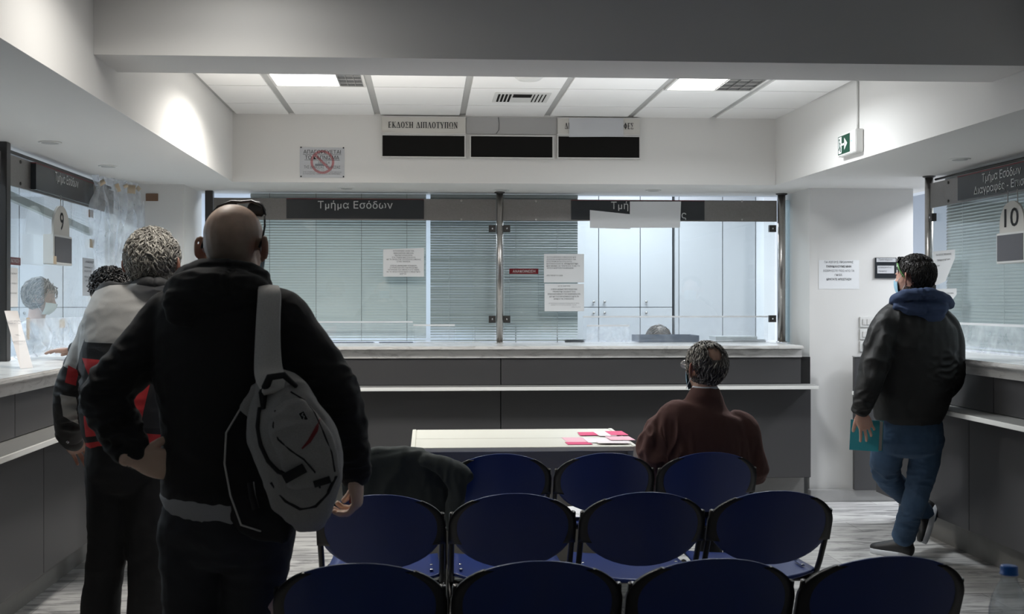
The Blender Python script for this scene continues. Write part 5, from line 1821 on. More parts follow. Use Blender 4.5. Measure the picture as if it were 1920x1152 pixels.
def add_shoe(name, ankle, toe, parent, mats=('shoe_black', 'shoe_sole'), up=None, s=1.0, ground=True):
    """shoe from the heel under the ankle to the toe"""
    A_, T_ = Vector(ankle), Vector(toe)
    f = (T_ - A_).normalized()
    Z = Vector(up).normalized() if up else ZP
    Z = (Z - f * Z.dot(f)).normalized()
    X = f.cross(Z)
    L_ = (T_ - A_).length
    heel = A_ - f * 0.05 * s
    def q(u, h): return heel + f * (u * (L_ + 0.05 * s)) + Z * h
    S = Shape()
    S.loft([(q(0.03, 0.045), 0.030 * s, 0.038 * s), (q(0.15, 0.050), 0.036 * s, 0.046 * s), (q(0.35, 0.052), 0.038 * s, 0.044 * s), (q(0.6, 0.045), 0.044 * s, 0.034 * s),
            (q(0.82, 0.038), 0.046 * s, 0.026 * s), (q(0.96, 0.034), 0.034 * s, 0.020 * s)], side=X, n=20)
    S.loft([(q(0.14, 0.05), 0.034 * s, 0.042 * s), (q(0.15, 0.095), 0.036 * s, 0.044 * s), (q(0.155, 0.115), 0.037 * s, 0.045 * s)], side=X, n=18)
    me = S.fused(0.004, 2)
    up_ = link_mesh('upper', me, [mats[0]], parent)
    g = MB()
    outl = []
    for k in range(28):
        a = 2 * math.pi * k / 28
        u = 0.5 + 0.5 * math.cos(a)
        w_ = (0.034 + 0.018 * math.sin(min(1, u * 1.25) * math.pi / 2) - 0.006 * math.exp(-((u - 0.42) / 0.15) ** 2)) * s
        outl.append((u, math.copysign(w_ * abs(math.sin(a)) ** 0.6, math.sin(a))))
    g.ring_tube([[q(-0.01 + u * 1.03, h) + X * w_ * k_ for u, w_ in outl] for h, k_ in ((0.0, 0.93), (0.004, 1.0), (0.024, 1.02), (0.030, 0.95))], True, True)
    so = g.build('sole', mats[1], parent)
    return up_


def patch_mat(name, base, regions, rough=0.8, axes=('X', 'Z'), sheen=0.0, bump=0.0, bump_scale=300):
    """fabric with sewn panels: regions = [(colour, polygon in world X/Z, convex), ...], later ones on top"""
    m = mat(name, base, rough, sheen=sheen, bump=bump, bump_scale=bump_scale)
    nt = m.node_tree
    b = nt.nodes['Principled BSDF']
    geo = nt.nodes.new('ShaderNodeTexCoord')
    col = nt.nodes.new('ShaderNodeRGB'); col.outputs[0].default_value = (*base, 1)
    last = col.outputs[0]
    for colr, poly in regions:
        cx = sum(p[0] for p in poly) / len(poly); cz = sum(p[1] for p in poly) / len(poly)
        mask = None
        for i in range(len(poly)):
            (x0, z0), (x1, z1) = poly[i], poly[(i + 1) % len(poly)]
            nx, nz = z1 - z0, -(x1 - x0)
            l = math.hypot(nx, nz)
            if l < 1e-9: continue
            nx, nz = nx / l, nz / l
            c = nx * x0 + nz * z0
            if nx * cx + nz * cz > c: nx, nz, c = -nx, -nz, -c
            d = nt.nodes.new('ShaderNodeVectorMath'); d.operation = 'DOT_PRODUCT'
            d.inputs[1].default_value = (nx, 0, nz)
            nt.links.new(geo.outputs['Object'], d.inputs[0])
            lt = nt.nodes.new('ShaderNodeMath'); lt.operation = 'LESS_THAN'
            lt.inputs[1].default_value = c
            nt.links.new(d.outputs['Value'], lt.inputs[0])
            if mask is None: mask = lt.outputs[0]
            else:
                mu = nt.nodes.new('ShaderNodeMath'); mu.operation = 'MULTIPLY'
                nt.links.new(mask, mu.inputs[0]); nt.links.new(lt.outputs[0], mu.inputs[1]); mask = mu.outputs[0]
        mx = nt.nodes.new('ShaderNodeMix'); mx.data_type = 'RGBA'
        mx.inputs[7].default_value = (*colr, 1)
        nt.links.new(last, mx.inputs[6]); nt.links.new(mask, mx.inputs[0])
        last = mx.outputs[2]
    nt.links.new(last, b.inputs['Base Color'])
    return m


def skin_mat(name, base, patch=None, patch_col=None, patches=()):
    """skin; patches = (centre, radius, colour, softness, strength, noisy) tints fixed to the head"""
    m = mat(name, base, 0.5, sss=0.12, bump=0.12, bump_scale=500)
    nt = m.node_tree
    b = nt.nodes['Principled BSDF']
    tc = nt.nodes.new('ShaderNodeTexCoord')
    n = nt.nodes.new('ShaderNodeTexNoise'); n.inputs['Scale'].default_value = 22; n.inputs['Detail'].default_value = 5
    nt.links.new(tc.outputs['Object'], n.inputs['Vector'])
    mx = nt.nodes.new('ShaderNodeMix'); mx.data_type = 'RGBA'
    mx.inputs[6].default_value = (base[0] * 0.86, base[1] * 0.74, base[2] * 0.70, 1)
    mx.inputs[7].default_value = (min(1, base[0] * 1.1), min(1, base[1] * 1.1), min(1, base[2] * 1.1), 1)
    nt.links.new(n.outputs['Fac'], mx.inputs[0])
    last = mx.outputs[2]
    for c, R, colr, soft, st in patches:
        vm = nt.nodes.new('ShaderNodeVectorMath'); vm.operation = 'DISTANCE'
        vm.inputs[1].default_value = c
        nt.links.new(tc.outputs['Object'], vm.inputs[0])
        ad = nt.nodes.new('ShaderNodeMath'); ad.operation = 'MULTIPLY_ADD'
        nt.links.new(n.outputs['Fac'], ad.inputs[0]); ad.inputs[1].default_value = 0.05
        nt.links.new(vm.outputs['Value'], ad.inputs[2])
        mr = nt.nodes.new('ShaderNodeMapRange')
        mr.inputs['From Min'].default_value = R + soft + 0.025; mr.inputs['From Max'].default_value = R - soft + 0.025
        mr.inputs['To Min'].default_value = 0; mr.inputs['To Max'].default_value = st
        nt.links.new(ad.outputs[0], mr.inputs['Value'])
        m2 = nt.nodes.new('ShaderNodeMix'); m2.data_type = 'RGBA'
        m2.inputs[7].default_value = (*colr, 1)
        nt.links.new(last, m2.inputs[6]); nt.links.new(mr.outputs[0], m2.inputs[0])
        last = m2.outputs[2]
    nt.links.new(last, b.inputs['Base Color'])
    return m


def hair_locks(name, C, ax, s, parent, mats, n, length, thick, curl, seed, cover, flow, shell=True, lift=0.010, wide=1.0, shellmat=None, shell_out=0.006):
    """hair = scalp shell + locks; cover(x, y, z) tells (in head axes, unit sphere) where hair grows; flow(x,y,z) its combing direction"""
    X, Y, Z = ax
    rnd = random.Random(seed)
    A_ = (0.0765 * s * wide, 0.096 * s, 0.088 * s)
    O_ = C - Y * (0.012 * s) + Z * (0.026 * s)
    def surf(u):
        # lower back of the head is slimmer
        k = 1.0
        if u.z < -0.1: k = 1.0 - 0.10 * min(1, (-0.1 - u.z) * 1.5)
        zz = A_[2] * (1.15 if u.z < 0 else 1.0)
        return O_ + X * (u.x * A_[0] * k) + Y * (u.y * A_[1] * k) + Z * (u.z * zz)
    g = Shape()
    for m in mats: g.use(m)
    if shell:
        g.use(shellmat or mats[0])
        NU, NV = 64, 40
        verts = {}
        for i in range(1, NV):
            for j in range(NU):
                a = math.pi * i / NV; b = 2 * math.pi * j / NU
                u = Vector((math.sin(a) * math.cos(b), math.sin(a) * math.sin(b), math.cos(a)))
                if cover(u.x, u.y, u.z) > 0:
                    p = surf(u)
                    nn = noise.noise(u * 9 + Vector((seed, 0, 0)))
                    o_ = shell_out * s * min(1, cover(u.x, u.y, u.z) * 5)
                    verts[(i, j)] = g.bm.verts.new(p + (p - O_).normalized() * (o_ + nn * 0.0015))
        top = g.bm.verts.new(surf(Vector((0, 0, 1))) + Z * shell_out * s) if cover(0, 0, 1) > 0 else None
        for i in range(1, NV - 1):
            for j in range(NU):
                q = [(i, j), (i + 1, j), (i + 1, (j + 1) % NU), (i, (j + 1) % NU)]
                if all(k in verts for k in q):
                    g.face([verts[k] for k in q], True)
        if top:
            for j in range(NU):
                if (1, j) in verts and (1, (j + 1) % NU) in verts:
                    g.face([verts[(1, j)], verts[(1, (j + 1) % NU)], top], True)
    made = 0
    while made < n:
        u = Vector((rnd.gauss(0, 1), rnd.gauss(0, 1), rnd.gauss(0, 1))).normalized()
        cv = cover(u.x, u.y, u.z)
        if cv <= 0 or rnd.random() > min(1, cv * 6):
            continue
        made += 1
        g.use(rnd.choice(mats))
        fl = Vector(flow(u.x, u.y, u.z)) + Vector((rnd.gauss(0, .25), rnd.gauss(0, .25), rnd.gauss(0, .25)))
        d = X * fl.x + Y * fl.y + Z * fl.z
        p = surf(u)
        nrm = (p - O_).normalized()
        d = (d - nrm * d.dot(nrm)).normalized()
        b_ = nrm.cross(d)
        L_ = length * rnd.uniform(0.6, 1.25) * s
        ph = rnd.uniform(0, 6.28); cr = curl * rnd.uniform(0.6, 1.4)
        pts, rs = [], []
        K = 6
        sgn = rnd.choice((-1, 1))
        for k in range(K + 1):
            f_ = k / K
            off = lift * s * math.sin(f_ * math.pi * 0.8) * rnd.uniform(0.7, 1.3) + shell_out * s
            q = p + d * (L_ * f_) + b_ * (sgn * cr * math.sin(ph + f_ * 3.2) - sgn * cr * math.sin(ph))
            # keep to the skull
            v = q - O_
            w = Vector((v.dot(X) / A_[0], v.dot(Y) / A_[1], v.dot(Z) / (A_[2] * (1.15 if v.dot(Z) < 0 else 1.0))))
            q = O_ + v / max(0.6, w.length)
            q = q + (q - O_).normalized() * off
            pts.append(q); rs.append(thick * s * (1.0 - 0.75 * f_ ** 1.5) * (0.5 + 0.5 * min(1, f_ * 4)))
        g.tube(pts, rs, 5, squash=0.55)
    return g.build(name, None, parent, fix=False)


mat('denim_blue', (0.032, 0.068, 0.125), 0.9, noise_amt=0.6, noise_scale=7, bump=0.3, bump_scale=600)
mat('denim_dark', (0.032, 0.033, 0.037), 0.85, noise_amt=0.4, noise_scale=9, bump=0.3, bump_scale=500)
mat('cotton_black', (0.011, 0.011, 0.0112), 0.9, sheen=0.5, bump=0.3, bump_scale=500)
mat('trouser_black', (0.011, 0.011, 0.012), 0.85, sheen=0.1)
mat('nylon_black', (0.007, 0.0074, 0.0074), 0.62, bump=0.15, bump_scale=250)
mat('shirt_grey', (0.40, 0.40, 0.41), 0.85)
mat('shirt_white', (0.62, 0.66, 0.72), 0.85)
mat('knit_brown', (0.060, 0.024, 0.019), 0.95, sheen=0.6, bump=0.5, bump_scale=420)
mat('hood_blue', (0.030, 0.052, 0.115), 0.85, noise_amt=0.25, noise_scale=25, bump=0.2, bump_scale=300)
mat('shoe_black', (0.012, 0.012, 0.013), 0.5, bump=0.2)
mat('shoe_sole', (0.22, 0.22, 0.22), 0.6)
mat('shoe_sole_white', (0.55, 0.57, 0.60), 0.6)
mat('eye_white', (0.7, 0.68, 0.66), 0.2)
mat('eye_dark', (0.03, 0.015, 0.01), 0.1)
mat('hair_black', (0.010, 0.009, 0.009), 0.38)
mat('hair_black_soft', (0.022, 0.019, 0.017), 0.45)
mat('hair_brown', (0.016, 0.012, 0.010), 0.55)
mat('hair_grey_light', (0.50, 0.47, 0.41), 0.5)
mat('hair_grey', (0.26, 0.24, 0.21), 0.5)
mat('hair_grey_mid', (0.16, 0.148, 0.13), 0.5)
mat('hair_grey_dark', (0.075, 0.068, 0.06), 0.55)
mat('mask_blue', (0.30, 0.52, 0.66), 0.7)
mat('mask_white', (0.80, 0.88, 0.86), 0.7)
mat('pack_grey', (0.38, 0.37, 0.355), 0.9, noise_amt=0.30, noise_scale=420, bump=0.3, bump_scale=500)
mat('pack_black', (0.010, 0.010, 0.011), 0.7)
mat('strap_grey', (0.66, 0.64, 0.61), 0.9, noise_amt=0.25, noise_scale=400)
mat('zip_red', (0.20, 0.012, 0.015), 0.5)
mat('folder_teal', (0.018, 0.20, 0.24), 0.45, noise_amt=0.1, noise_scale=10)
mat('pages', (0.45, 0.42, 0.38), 0.8)
mat('glasses_green', (0.12, 0.30, 0.09), 0.4)
mat('frame_dark', (0.02, 0.018, 0.018), 0.25)


def R3(px, py, D, hw, hd):
    """a body cross-section from the photograph: centre pixel, distance, half width in pixels, half depth in metres"""
    return (P(px, py, D=D), hw * D / FPX, hd)


def face_mask(name, C, ax, s, parent, m, loops=True):
    X, Y, Z = ax
    def L(x, y, z): return C + X * (x * s) + Y * (y * s) + Z * (z * s)
    g = MB(); R_ = []
    for i in range(9):
        v = i / 8
        z = -0.018 - 0.088 * v
        r = []
        for j in range(15):
            u = -1 + 2 * j / 14
            th = u * 1.15
            bulge = 0.012 * math.sin(v * math.pi) + 0.030 * math.exp(-(u / 0.30) ** 2) * (1 - v * 0.8)
            rr = 0.070 - 0.010 * v
            r.append(g.bm.verts.new(L(math.sin(th) * rr * (1.0 - .05 * v), 0.028 + math.cos(th) * (rr * 0.95 + bulge) - 0.006 * v, z - 0.004 * u * u)))
        R_.append(r)
    for i in range(8):
        for j in range(14): g.face([R_[i][j], R_[i][j + 1], R_[i + 1][j + 1], R_[i + 1][j]], True)
    mk = g.build(name, m, parent, fix=False)
    if loops:
        for q in (-1, 1):
            MB().tube([L(q * 0.064, 0.052, -0.022), L(q * 0.076, 0.02, 0.010), L(q * 0.083, -0.012, 0.022), L(q * 0.085, -0.022, -0.008), L(q * 0.078, 0.0, -0.045), L(q * 0.064, 0.048, -0.098)],
                      0.0016, 5).build('ear_loop', 'paper', mk)
    return mk


# ------------------------------------------------------------------ the bald man in the foreground
def person_a():
    D = 3.1
    base = P(430, 567, D=D); base.z = 0
    t = empty('person', base, 'bald man in a black hoodie with one hand on his hip, back turned', 'person')
    ax = head_axes(16, 2)
    s = 1.0
    C = P(441, 462, D=D)
    S = Shape()
    add_head(S, C, ax, s, ears=1.05)
    S.loft([(P(440, 470, D=3.10), 0.058, 0.062), (P(442, 505, D=3.09), 0.059, 0.060), (P(438, 560, D=3.08), 0.075, 0.07)], n=20)
    # trunk, legs and arms under the clothes
    S.loft([R3(432, 555, 3.08, 60, 0.07), R3(425, 600, 3.06, 110, 0.10), R3(420, 700, 3.05, 100, 0.105), R3(418, 800, 3.05, 92, 0.10), R3(425, 900, 3.06, 100, 0.105), R3(428, 960, 3.06, 100, 0.105)])
    hipL, hipR = P(362, 960, D=3.06), P(490, 960, D=3.06)
    ftL, ftR = Vector((P(355, 1152, D=3.1).x - 0.01, hipL.y + 0.03, 0.08)), Vector((P(470, 1152, D=3.1).x + 0.02, hipR.y - 0.02, 0.08))
    for h, f in ((hipL, ftL), (hipR, ftR)):
        k = h.lerp(f, 0.52) + Vector((0, 0.02, 0))
        S.limb([(h, 0.078), (h.lerp(k, .5), 0.070), (k, 0.052), (k.lerp(f, .35), 0.052), (f, 0.036)])
    shL, elL, wrL = P(322, 600, D=3.06), P(202, 738, D=2.98), P(262, 858, D=2.97)
    shR, elR, wrR = P(530, 604, D=3.02), P(632, 745, D=2.99), P(664, 890, D=3.02)
    for a, e, w_ in ((shL, elL, wrL), (shR, elR, wrR)):
        S.limb([(a, 0.052), (a.lerp(e, .5), 0.046), (e, 0.040), (e.lerp(w_, .4), 0.038), (w_, 0.028)])
    me = S.fused(0.0042, 3)
    H = Shape()
    # left hand on the hip: back of the hand towards the viewer, fingers pointing to the body
    fdir = (P(318, 868, D=3.0) - P(262, 862, D=2.965)).normalized()
    add_hand(H, P(256, 860, D=2.925), fdir + Vector((0, 0, -0.12)), (0.15, 1, 0.0), (0.2, 0.3, 1), [(25, 35, 25), (28, 38, 25), (30, 40, 25), (34, 40, 25)], s=0.98, thumb=(0.75, 0.3))
    # right hand hanging, fingers curled inwards around a small red thing
    add_hand(H, P(668, 885, D=3.02), (0.03, 0.02, -1), (-1, 0.12, 0), (-0.1, 0.75, -0.2), [(52, 48, 30), (48, 46, 30), (42, 44, 28), (36, 40, 25)], s=1.0, thumb=(0.45, 0.9), spread=0.06)
    hm = H.fused(0.0024, 3)
    bm = bmesh.new(); bm.from_mesh(me); bm.from_mesh(hm)
    add_eyes(bm, C, ax, s, 1, 2)
    bm.to_mesh(me); bm.free()
    for p in me.polygons: p.use_smooth = True
    X, Y, Z = ax
    hair = (0.155, 0.115, 0.088)
    pa = [(tuple(C - Y * 0.085 - Z * 0.035), 0.080, (0.26, 0.20, 0.155), 0.040, 0.85),
          (tuple(C - X * 0.07 - Y * 0.03 + Z * 0.01), 0.050, (0.29, 0.22, 0.17), 0.035, 0.75),
          (tuple(C + X * 0.07 - Y * 0.03 + Z * 0.01), 0.055, (0.29, 0.22, 0.17), 0.035, 0.75),
          (tuple(C + X * 0.088 - Y * 0.03 - Z * 0.01), 0.022, (0.45, 0.13, 0.085), 0.02, 0.6),
          (tuple(C - X * 0.088 - Y * 0.03 - Z * 0.01), 0.022, (0.50, 0.15, 0.09), 0.02, 0.6)]
    skin_mat('skin_bald', (0.82, 0.62, 0.48), patches=pa)
    link_mesh('body', me, ['skin_bald', 'eye_white', 'eye_dark'], t)

    # hoodie
    S = Shape()
    S.loft([R3(440, 528, 3.08, 58, 0.075), R3(434, 552, 3.06, 92, 0.10), R3(428, 585, 3.05, 132, 0.125), R3(422, 640, 3.04, 136, 0.135), R3(420, 720, 3.03, 128, 0.135),
            R3(420, 800, 3.03, 116, 0.13), R3(424, 870, 3.03, 120, 0.135), R3(428, 905, 3.03, 124, 0.135), R3(429, 917, 3.03, 122, 0.130)], n=32)
    S.limb([(P(350, 570, D=3.06), 0.055), (P(318, 598, D=3.06), 0.075), (P(262, 668, D=3.02), 0.072), (P(200, 735, D=2.98), 0.063), (P(222, 800, D=2.97), 0.060), (P(248, 846, D=2.94), 0.047), (P(252, 853, D=2.935), 0.041)], n=20)
    S.limb([(P(500, 572, D=3.04), 0.055), (P(534, 600, D=3.02), 0.073), (P(585, 672, D=3.0), 0.069), (P(631, 742, D=2.99), 0.062), (P(650, 820, D=3.0), 0.057), (P(664, 880, D=3.02), 0.047), (P(666, 893, D=3.02), 0.042)], n=20)
    me = S.fused(0.0065, 4)
    fn = cloth(0.007, 6, 6, 9, seed=2.0, spots=[(P(200, 740, D=2.9), 0.17, 0.011, (16, 16, 30)), (P(240, 830, D=2.9), 0.12, 0.009, (22, 22, 26)), (P(632, 745, D=2.95), 0.15, 0.009, (14, 14, 28)),
                                            (P(660, 860, D=2.95), 0.11, 0.008, (14, 14, 45)), (P(420, 880, D=2.9), 0.22, 0.006, (10, 10, 16))])
    folds(me, fn)
    hd = link_mesh('hoodie', me, ['cotton_black'], t)
    # hood lying on the shoulders
    S = Shape()
    S.limb([(P(352, 528, D=3.14), 0.030), (P(352, 524, D=3.06), 0.036), (P(388, 510, D=2.99), 0.034), (P(440, 508, D=2.975), 0.034), (P(480, 522, D=3.0), 0.034), (P(494, 545, D=3.08), 0.030)], n=16)
    S.limb([(P(330, 552, D=3.08), 0.034), (P(345, 540, D=2.98), 0.040), (P(400, 532, D=2.94), 0.042), (P(450, 535, D=2.94), 0.042), (P(488, 552, D=2.99), 0.034)], n=16)
    S.ball(P(395, 563, D=2.955), 0.125, 0.050, 0.050)
    S.ball(P(372, 580, D=2.965), 0.075, 0.040, 0.042)
    S.loft([(P(345, 560, D=2.95), 0.06, 0.035), (P(352, 592, D=2.93), 0.050, 0.026), (P(356, 606, D=2.92), 0.018, 0.016)], n=16)
    me = S.fused(0.005, 3)
    folds(me, cloth(0.007, 5, 7, 24, seed=5, spots=[(P(400, 555, D=2.9), 0.2, 0.005, (9, 9, 40))]))
    link_mesh('hood', me, ['cotton_black'], hd)
    # grey shirt below the hoodie
    S = Shape()
    S.loft([R3(428, 900, 3.04, 112, 0.118), R3(428, 925, 3.04, 125, 0.134), R3(427, 939, 3.04, 125, 0.134)], n=32)
    me = S.fused(0.005, 2)
    folds(me, cloth(0.004, 14, 14, 8, seed=3))
    link_mesh('shirt', me, ['shirt_grey'], t)
    # trousers
    S = Shape()
    S.loft([R3(428, 915, 3.05, 112, 0.11), R3(428, 960, 3.05, 122, 0.125), R3(428, 1005, 3.05, 122, 0.130)], n=28)
    S.limb([(P(364, 980, D=3.05), 0.098), (P(362, 1060, D=3.05), 0.088), (P(360, 1152, D=3.06), 0.077), (ftL + Vector((0, 0, 0.30)), 0.072), (ftL + Vector((0, 0, 0.04)), 0.070)], n=20)
    S.limb([(P(488, 980, D=3.05), 0.098), (P(480, 1060, D=3.05), 0.088), (P(468, 1152, D=3.06), 0.077), (ftR + Vector((0, 0, 0.30)), 0.072), (ftR + Vector((0, 0, 0.04)), 0.070)], n=20)
    me = S.fused(0.007, 3)
    folds(me, cloth(0.007, 7, 7, 12, seed=8, spots=[(P(425, 1020, D=2.95), 0.2, 0.006, (12, 12, 24))]))
    link_mesh('trousers', me, ['denim_dark'], t)
    for f in (ftL, ftR):
        a = f.copy(); a.z = 0.0
        sh = empty('shoe', a); sh.parent = t; sh.matrix_parent_inverse = parent_world(t).inverted()
        add_shoe('shoe', a, a + Vector((0.02, 0.20, 0)), sh)
    # sunglasses pushed up on the head
    gl = None
    def L(x, y, z): return C + X * x + Y * y + Z * z
    g = MB()
    g.tube([L(-0.078, 0.020, 0.088), L(-0.066, 0.034, 0.110), L(-0.030, 0.044, 0.124), L(0, 0.044, 0.122), L(0.030, 0.044, 0.124), L(0.066, 0.034, 0.110), L(0.080, 0.018, 0.084)], [0.0045] * 7, 8)
    gl = g.build('sunglasses', 'frame_dark', t)
    for q in (-1, 1):
        b = Shape()
        b.loft([(L(q * 0.070, 0.032, 0.090), 0.012, 0.004), (L(q * 0.046, 0.044, 0.103), 0.021, 0.0045), (L(q * 0.018, 0.052, 0.110), 0.016, 0.004)], side=Z + Y * 0.3, n=14)
        b.build('lens', 'frame_dark', gl)
        MB().tube([L(q * 0.079, 0.018, 0.086), L(q * 0.085, 0.006, 0.055), L(q * 0.086, -0.012, 0.020), L(q * 0.084, -0.030, -0.004)], [0.0032, 0.0028, 0.003, 0.0035], 8).build('temple', 'frame_dark', gl)
    mk = face_mask('face_mask', C, ax, s, t, 'mask_blue')
    # small red thing in the hanging hand
    o = MB().obox(P(660, 931, D=3.03), (1, .1, 0), (0, 1, 0), (0.1, 0, 1), 0.011, 0.02, 0.034).build('lighter', 'zip_red')
    tag(o, 'small red object held in the curled hand of the bald man', 'object')
    return t

person_a()


# ------------------------------------------------------------------ backpack on his shoulder
def backpack():
    base = P(545, 1000, D=2.84)
    t = empty('backpack', base, 'grey heather backpack with black trim slung on one shoulder of the bald man', 'backpack')
    def Q(px, py, d=2.84): return P(px, py, D=d)
    S = Shape()
    side = Vector((1, 0, 0.28))
    S.loft([(Q(508, 712, 2.87), 0.036, 0.030), (Q(524, 740, 2.86), 0.070, 0.055), (Q(537, 790, 2.84), 0.100, 0.072), (Q(559, 850, 2.83), 0.106, 0.082), (Q(569, 910, 2.84), 0.094, 0.078),
            (Q(577, 950, 2.85), 0.070, 0.062), (Q(580, 972, 2.86), 0.048, 0.045)], side=side, n=28, power=0.8)
    S.loft([(Q(492, 735, 2.89), 0.030, 0.024), (Q(468, 772, 2.90), 0.030, 0.020)], side=side, n=18)
    me = S.fused(0.0045, 3)
    folds(me, cloth(0.008, 9, 9, 7, seed=12, spots=[(Q(520, 760), 0.12, 0.012, (12, 12, 14)), (Q(560, 930), 0.10, 0.008, (14, 14, 14))]))
    bag = link_mesh('main_bag', me, ['pack_grey'], t)
    S = Shape()
    S.loft([(Q(452, 775, 2.93), 0.028, 0.020), (Q(437, 820, 2.93), 0.034, 0.024), (Q(440, 900, 2.93), 0.040, 0.026), (Q(475, 965, 2.93), 0.055, 0.026), (Q(545, 985, 2.91), 0.060, 0.022)], side=(1, 0, 0.1), n=20)
    me = S.fused(0.005, 3); folds(me, cloth(0.004, 9, 9, 9, seed=13))
    link_mesh('back_panel', me, ['pack_black'], t)
    MB().tube([Q(452, 765, 2.90), Q(424, 812, 2.89), Q(421, 870, 2.885), Q(432, 930, 2.885), Q(452, 985, 2.885), Q(490, 997, 2.885)], 0.0028, 6).build('piping', 'strap_grey', t)
    # front pocket
    S = Shape()
    S.loft([(Q(535, 765, 2.785), 0.045, 0.018), (Q(555, 805, 2.765), 0.064, 0.026), (Q(575, 850, 2.758), 0.070, 0.026), (Q(588, 900, 2.765), 0.066, 0.022)], side=side, n=20, power=0.8)
    me = S.fused(0.005, 3); folds(me, cloth(0.008, 10, 10, 10, seed=15, spots=[(Q(535, 785, 2.75), 0.07, 0.012, (18, 18, 12))]))
    pocket = link_mesh('front_pocket', me, ['pack_grey'], t)
    def U(px, py, lift=0.0): return touch([bag, pocket], px, py, lift, 2.80)
    # strap over the shoulder
    g = MB(); R_ = []
    pts = [(Q(497, 549, 3.13), 22), (Q(500, 541, 3.06), 21), (Q(504, 543, 2.945), 21), (Q(505, 560, 2.905), 22), (Q(503, 600, 2.885), 22.5), (Q(502, 650, 2.88), 24), (Q(503, 690, 2.865), 26), (Q(508, 712, 2.83), 27), (Q(514, 735, 2.80), 20)]
    ring = []
    cs = catmull([p for p, _ in pts], 5); ws = catmull([Vector((w_, 0, 0)) for _, w_ in pts], 5)
    for i, c in enumerate(cs):
        d = (cs[min(i + 1, len(cs) - 1)] - cs[max(i - 1, 0)]).normalized()
        sd = Vector((1, 0, -0.04)); sd = (sd - d * sd.dot(d)).normalized(); nn = d.cross(sd)
        hw = ws[i].x * 2.9 / FPX
        ring.append([c + sd * hw * a + nn * b for a, b in ((-1, 0), (-0.92, 0.008), (0, 0.010), (0.92, 0.008), (1, 0), (0.92, -0.006), (-0.92, -0.006))])
    g.ring_tube(ring, True, True)
    g.build('shoulder_strap', 'strap_grey', t)
    # carrying handle and dark trims
    MB().tube([U(494, 768, 0.0), U(493, 738, 0.012), Q(506, 708, 2.785), Q(532, 704, 2.79), U(556, 725, 0.0)], [0.006, 0.011, 0.010, 0.009, 0.006], 8).build('handle', 'pack_black', t)
    MB().tube([U(x, y, 0.001) for x, y in ((487, 765), (483, 800), (489, 835), (503, 865), (522, 885), (545, 893))], 0.0058, 6).build('zip_track', 'pack_black', t)
    MB().tube([U(x, y, 0.0) for x, y in ((516, 770), (512, 800), (522, 825), (545, 845), (570, 862), (590, 885), (600, 915))], 0.0024, 6).build('zip_track', 'pack_black', t)
    MB().tube([U(x, y, 0.0) for x, y in ((545, 735), (570, 750), (590, 775), (606, 810), (622, 850), (628, 885))], 0.0022, 6).build('side_seam', 'pack_black', t)
    MB().tube([U(x, y, 0.0) for x, y in ((508, 905), (535, 940), (562, 955), (592, 950), (615, 925), (630, 893))], 0.0042, 6).build('lower_seam', 'pack_black', t)
    MB().tube([U(x, y, 0.0) for x, y in ((600, 785), (592, 808), (580, 828), (566, 842))], [0.002, 0.006, 0.005, 0.002], 6).build('red_zip', 'zip_red', t)
    MB().obox(U(552, 888, 0.004), (1, 0, 0.55), (0, 1, 0), (-0.55, 0, 1), 0.056, 0.012, 0.024).build('pull_tab', 'pack_black', t)
    MB().obox(U(604, 904, 0.004), (1, 0, 0.3), (0, 1, 0), (-0.3, 0, 1), 0.040, 0.012, 0.016).build('pull_tab', 'pack_black', t)
    u = Vector((1, 0, 0.55)).normalized(); v = Vector((-0.55, -0.0, 1)).normalized()
    c = U(569, 781, 0.003)
    lp = MB().obox(c, u, (0, 1, 0), v, 0.016, 0.006, 0.026).build('logo_patch', 'pack_black', t)
    g = MB()
    for a, b in ((-1, 0), (1, 0)):
        g.obox(c + u * a * 0.0075 - YP * 0.0035, u, (0, 1, 0), v, 0.0016, 0.001, 0.025)
    for a in (-1, 1):
        g.obox(c + v * a * 0.0120 - YP * 0.0035, u, (0, 1, 0), v, 0.015, 0.001, 0.0016)
    g.tube([c + u * 0.003 + v * 0.007 - YP * .0035, c - u * 0.002 + v * 0.004 - YP * .0035, c + u * 0.002 - v * 0.001 - YP * .0035, c - u * 0.003 - v * 0.006 - YP * .0035], 0.0013, 5)
    g.build('logo_mark', 'letter_grey', lp)
    # dangling strap
    MB().tube([Q(470, 905, 2.87), Q(473, 930, 2.865), Q(480, 955, 2.865)], 0.009, 8).build('strap_end', 'pack_black', t)
backpack()


def legs(S, hips, feet, r=(0.078, 0.070, 0.052, 0.050, 0.036), bend=0.02):
    for h, f in zip(hips, feet):
        k = h.lerp(f, 0.5) + Vector((0, bend, 0))
        S.limb([(h, r[0]), (h.lerp(k, .5), r[1]), (k, r[2]), (k.lerp(f, .35), r[3]), (f, r[4])])


def finish_body(t, S, H, C, ax, s, skin, voxel=0.005):
    me = S.fused(voxel, 3)
    bm = bmesh.new(); bm.from_mesh(me)
    if H:
        hm = H.fused(0.0026, 3); bm.from_mesh(hm)
    add_eyes(bm, C, ax, s, 1, 2)
    bm.to_mesh(me); bm.free()
    for p in me.polygons: p.use_smooth = True
    return link_mesh('body', me, [skin, 'eye_white', 'eye_dark'], t)


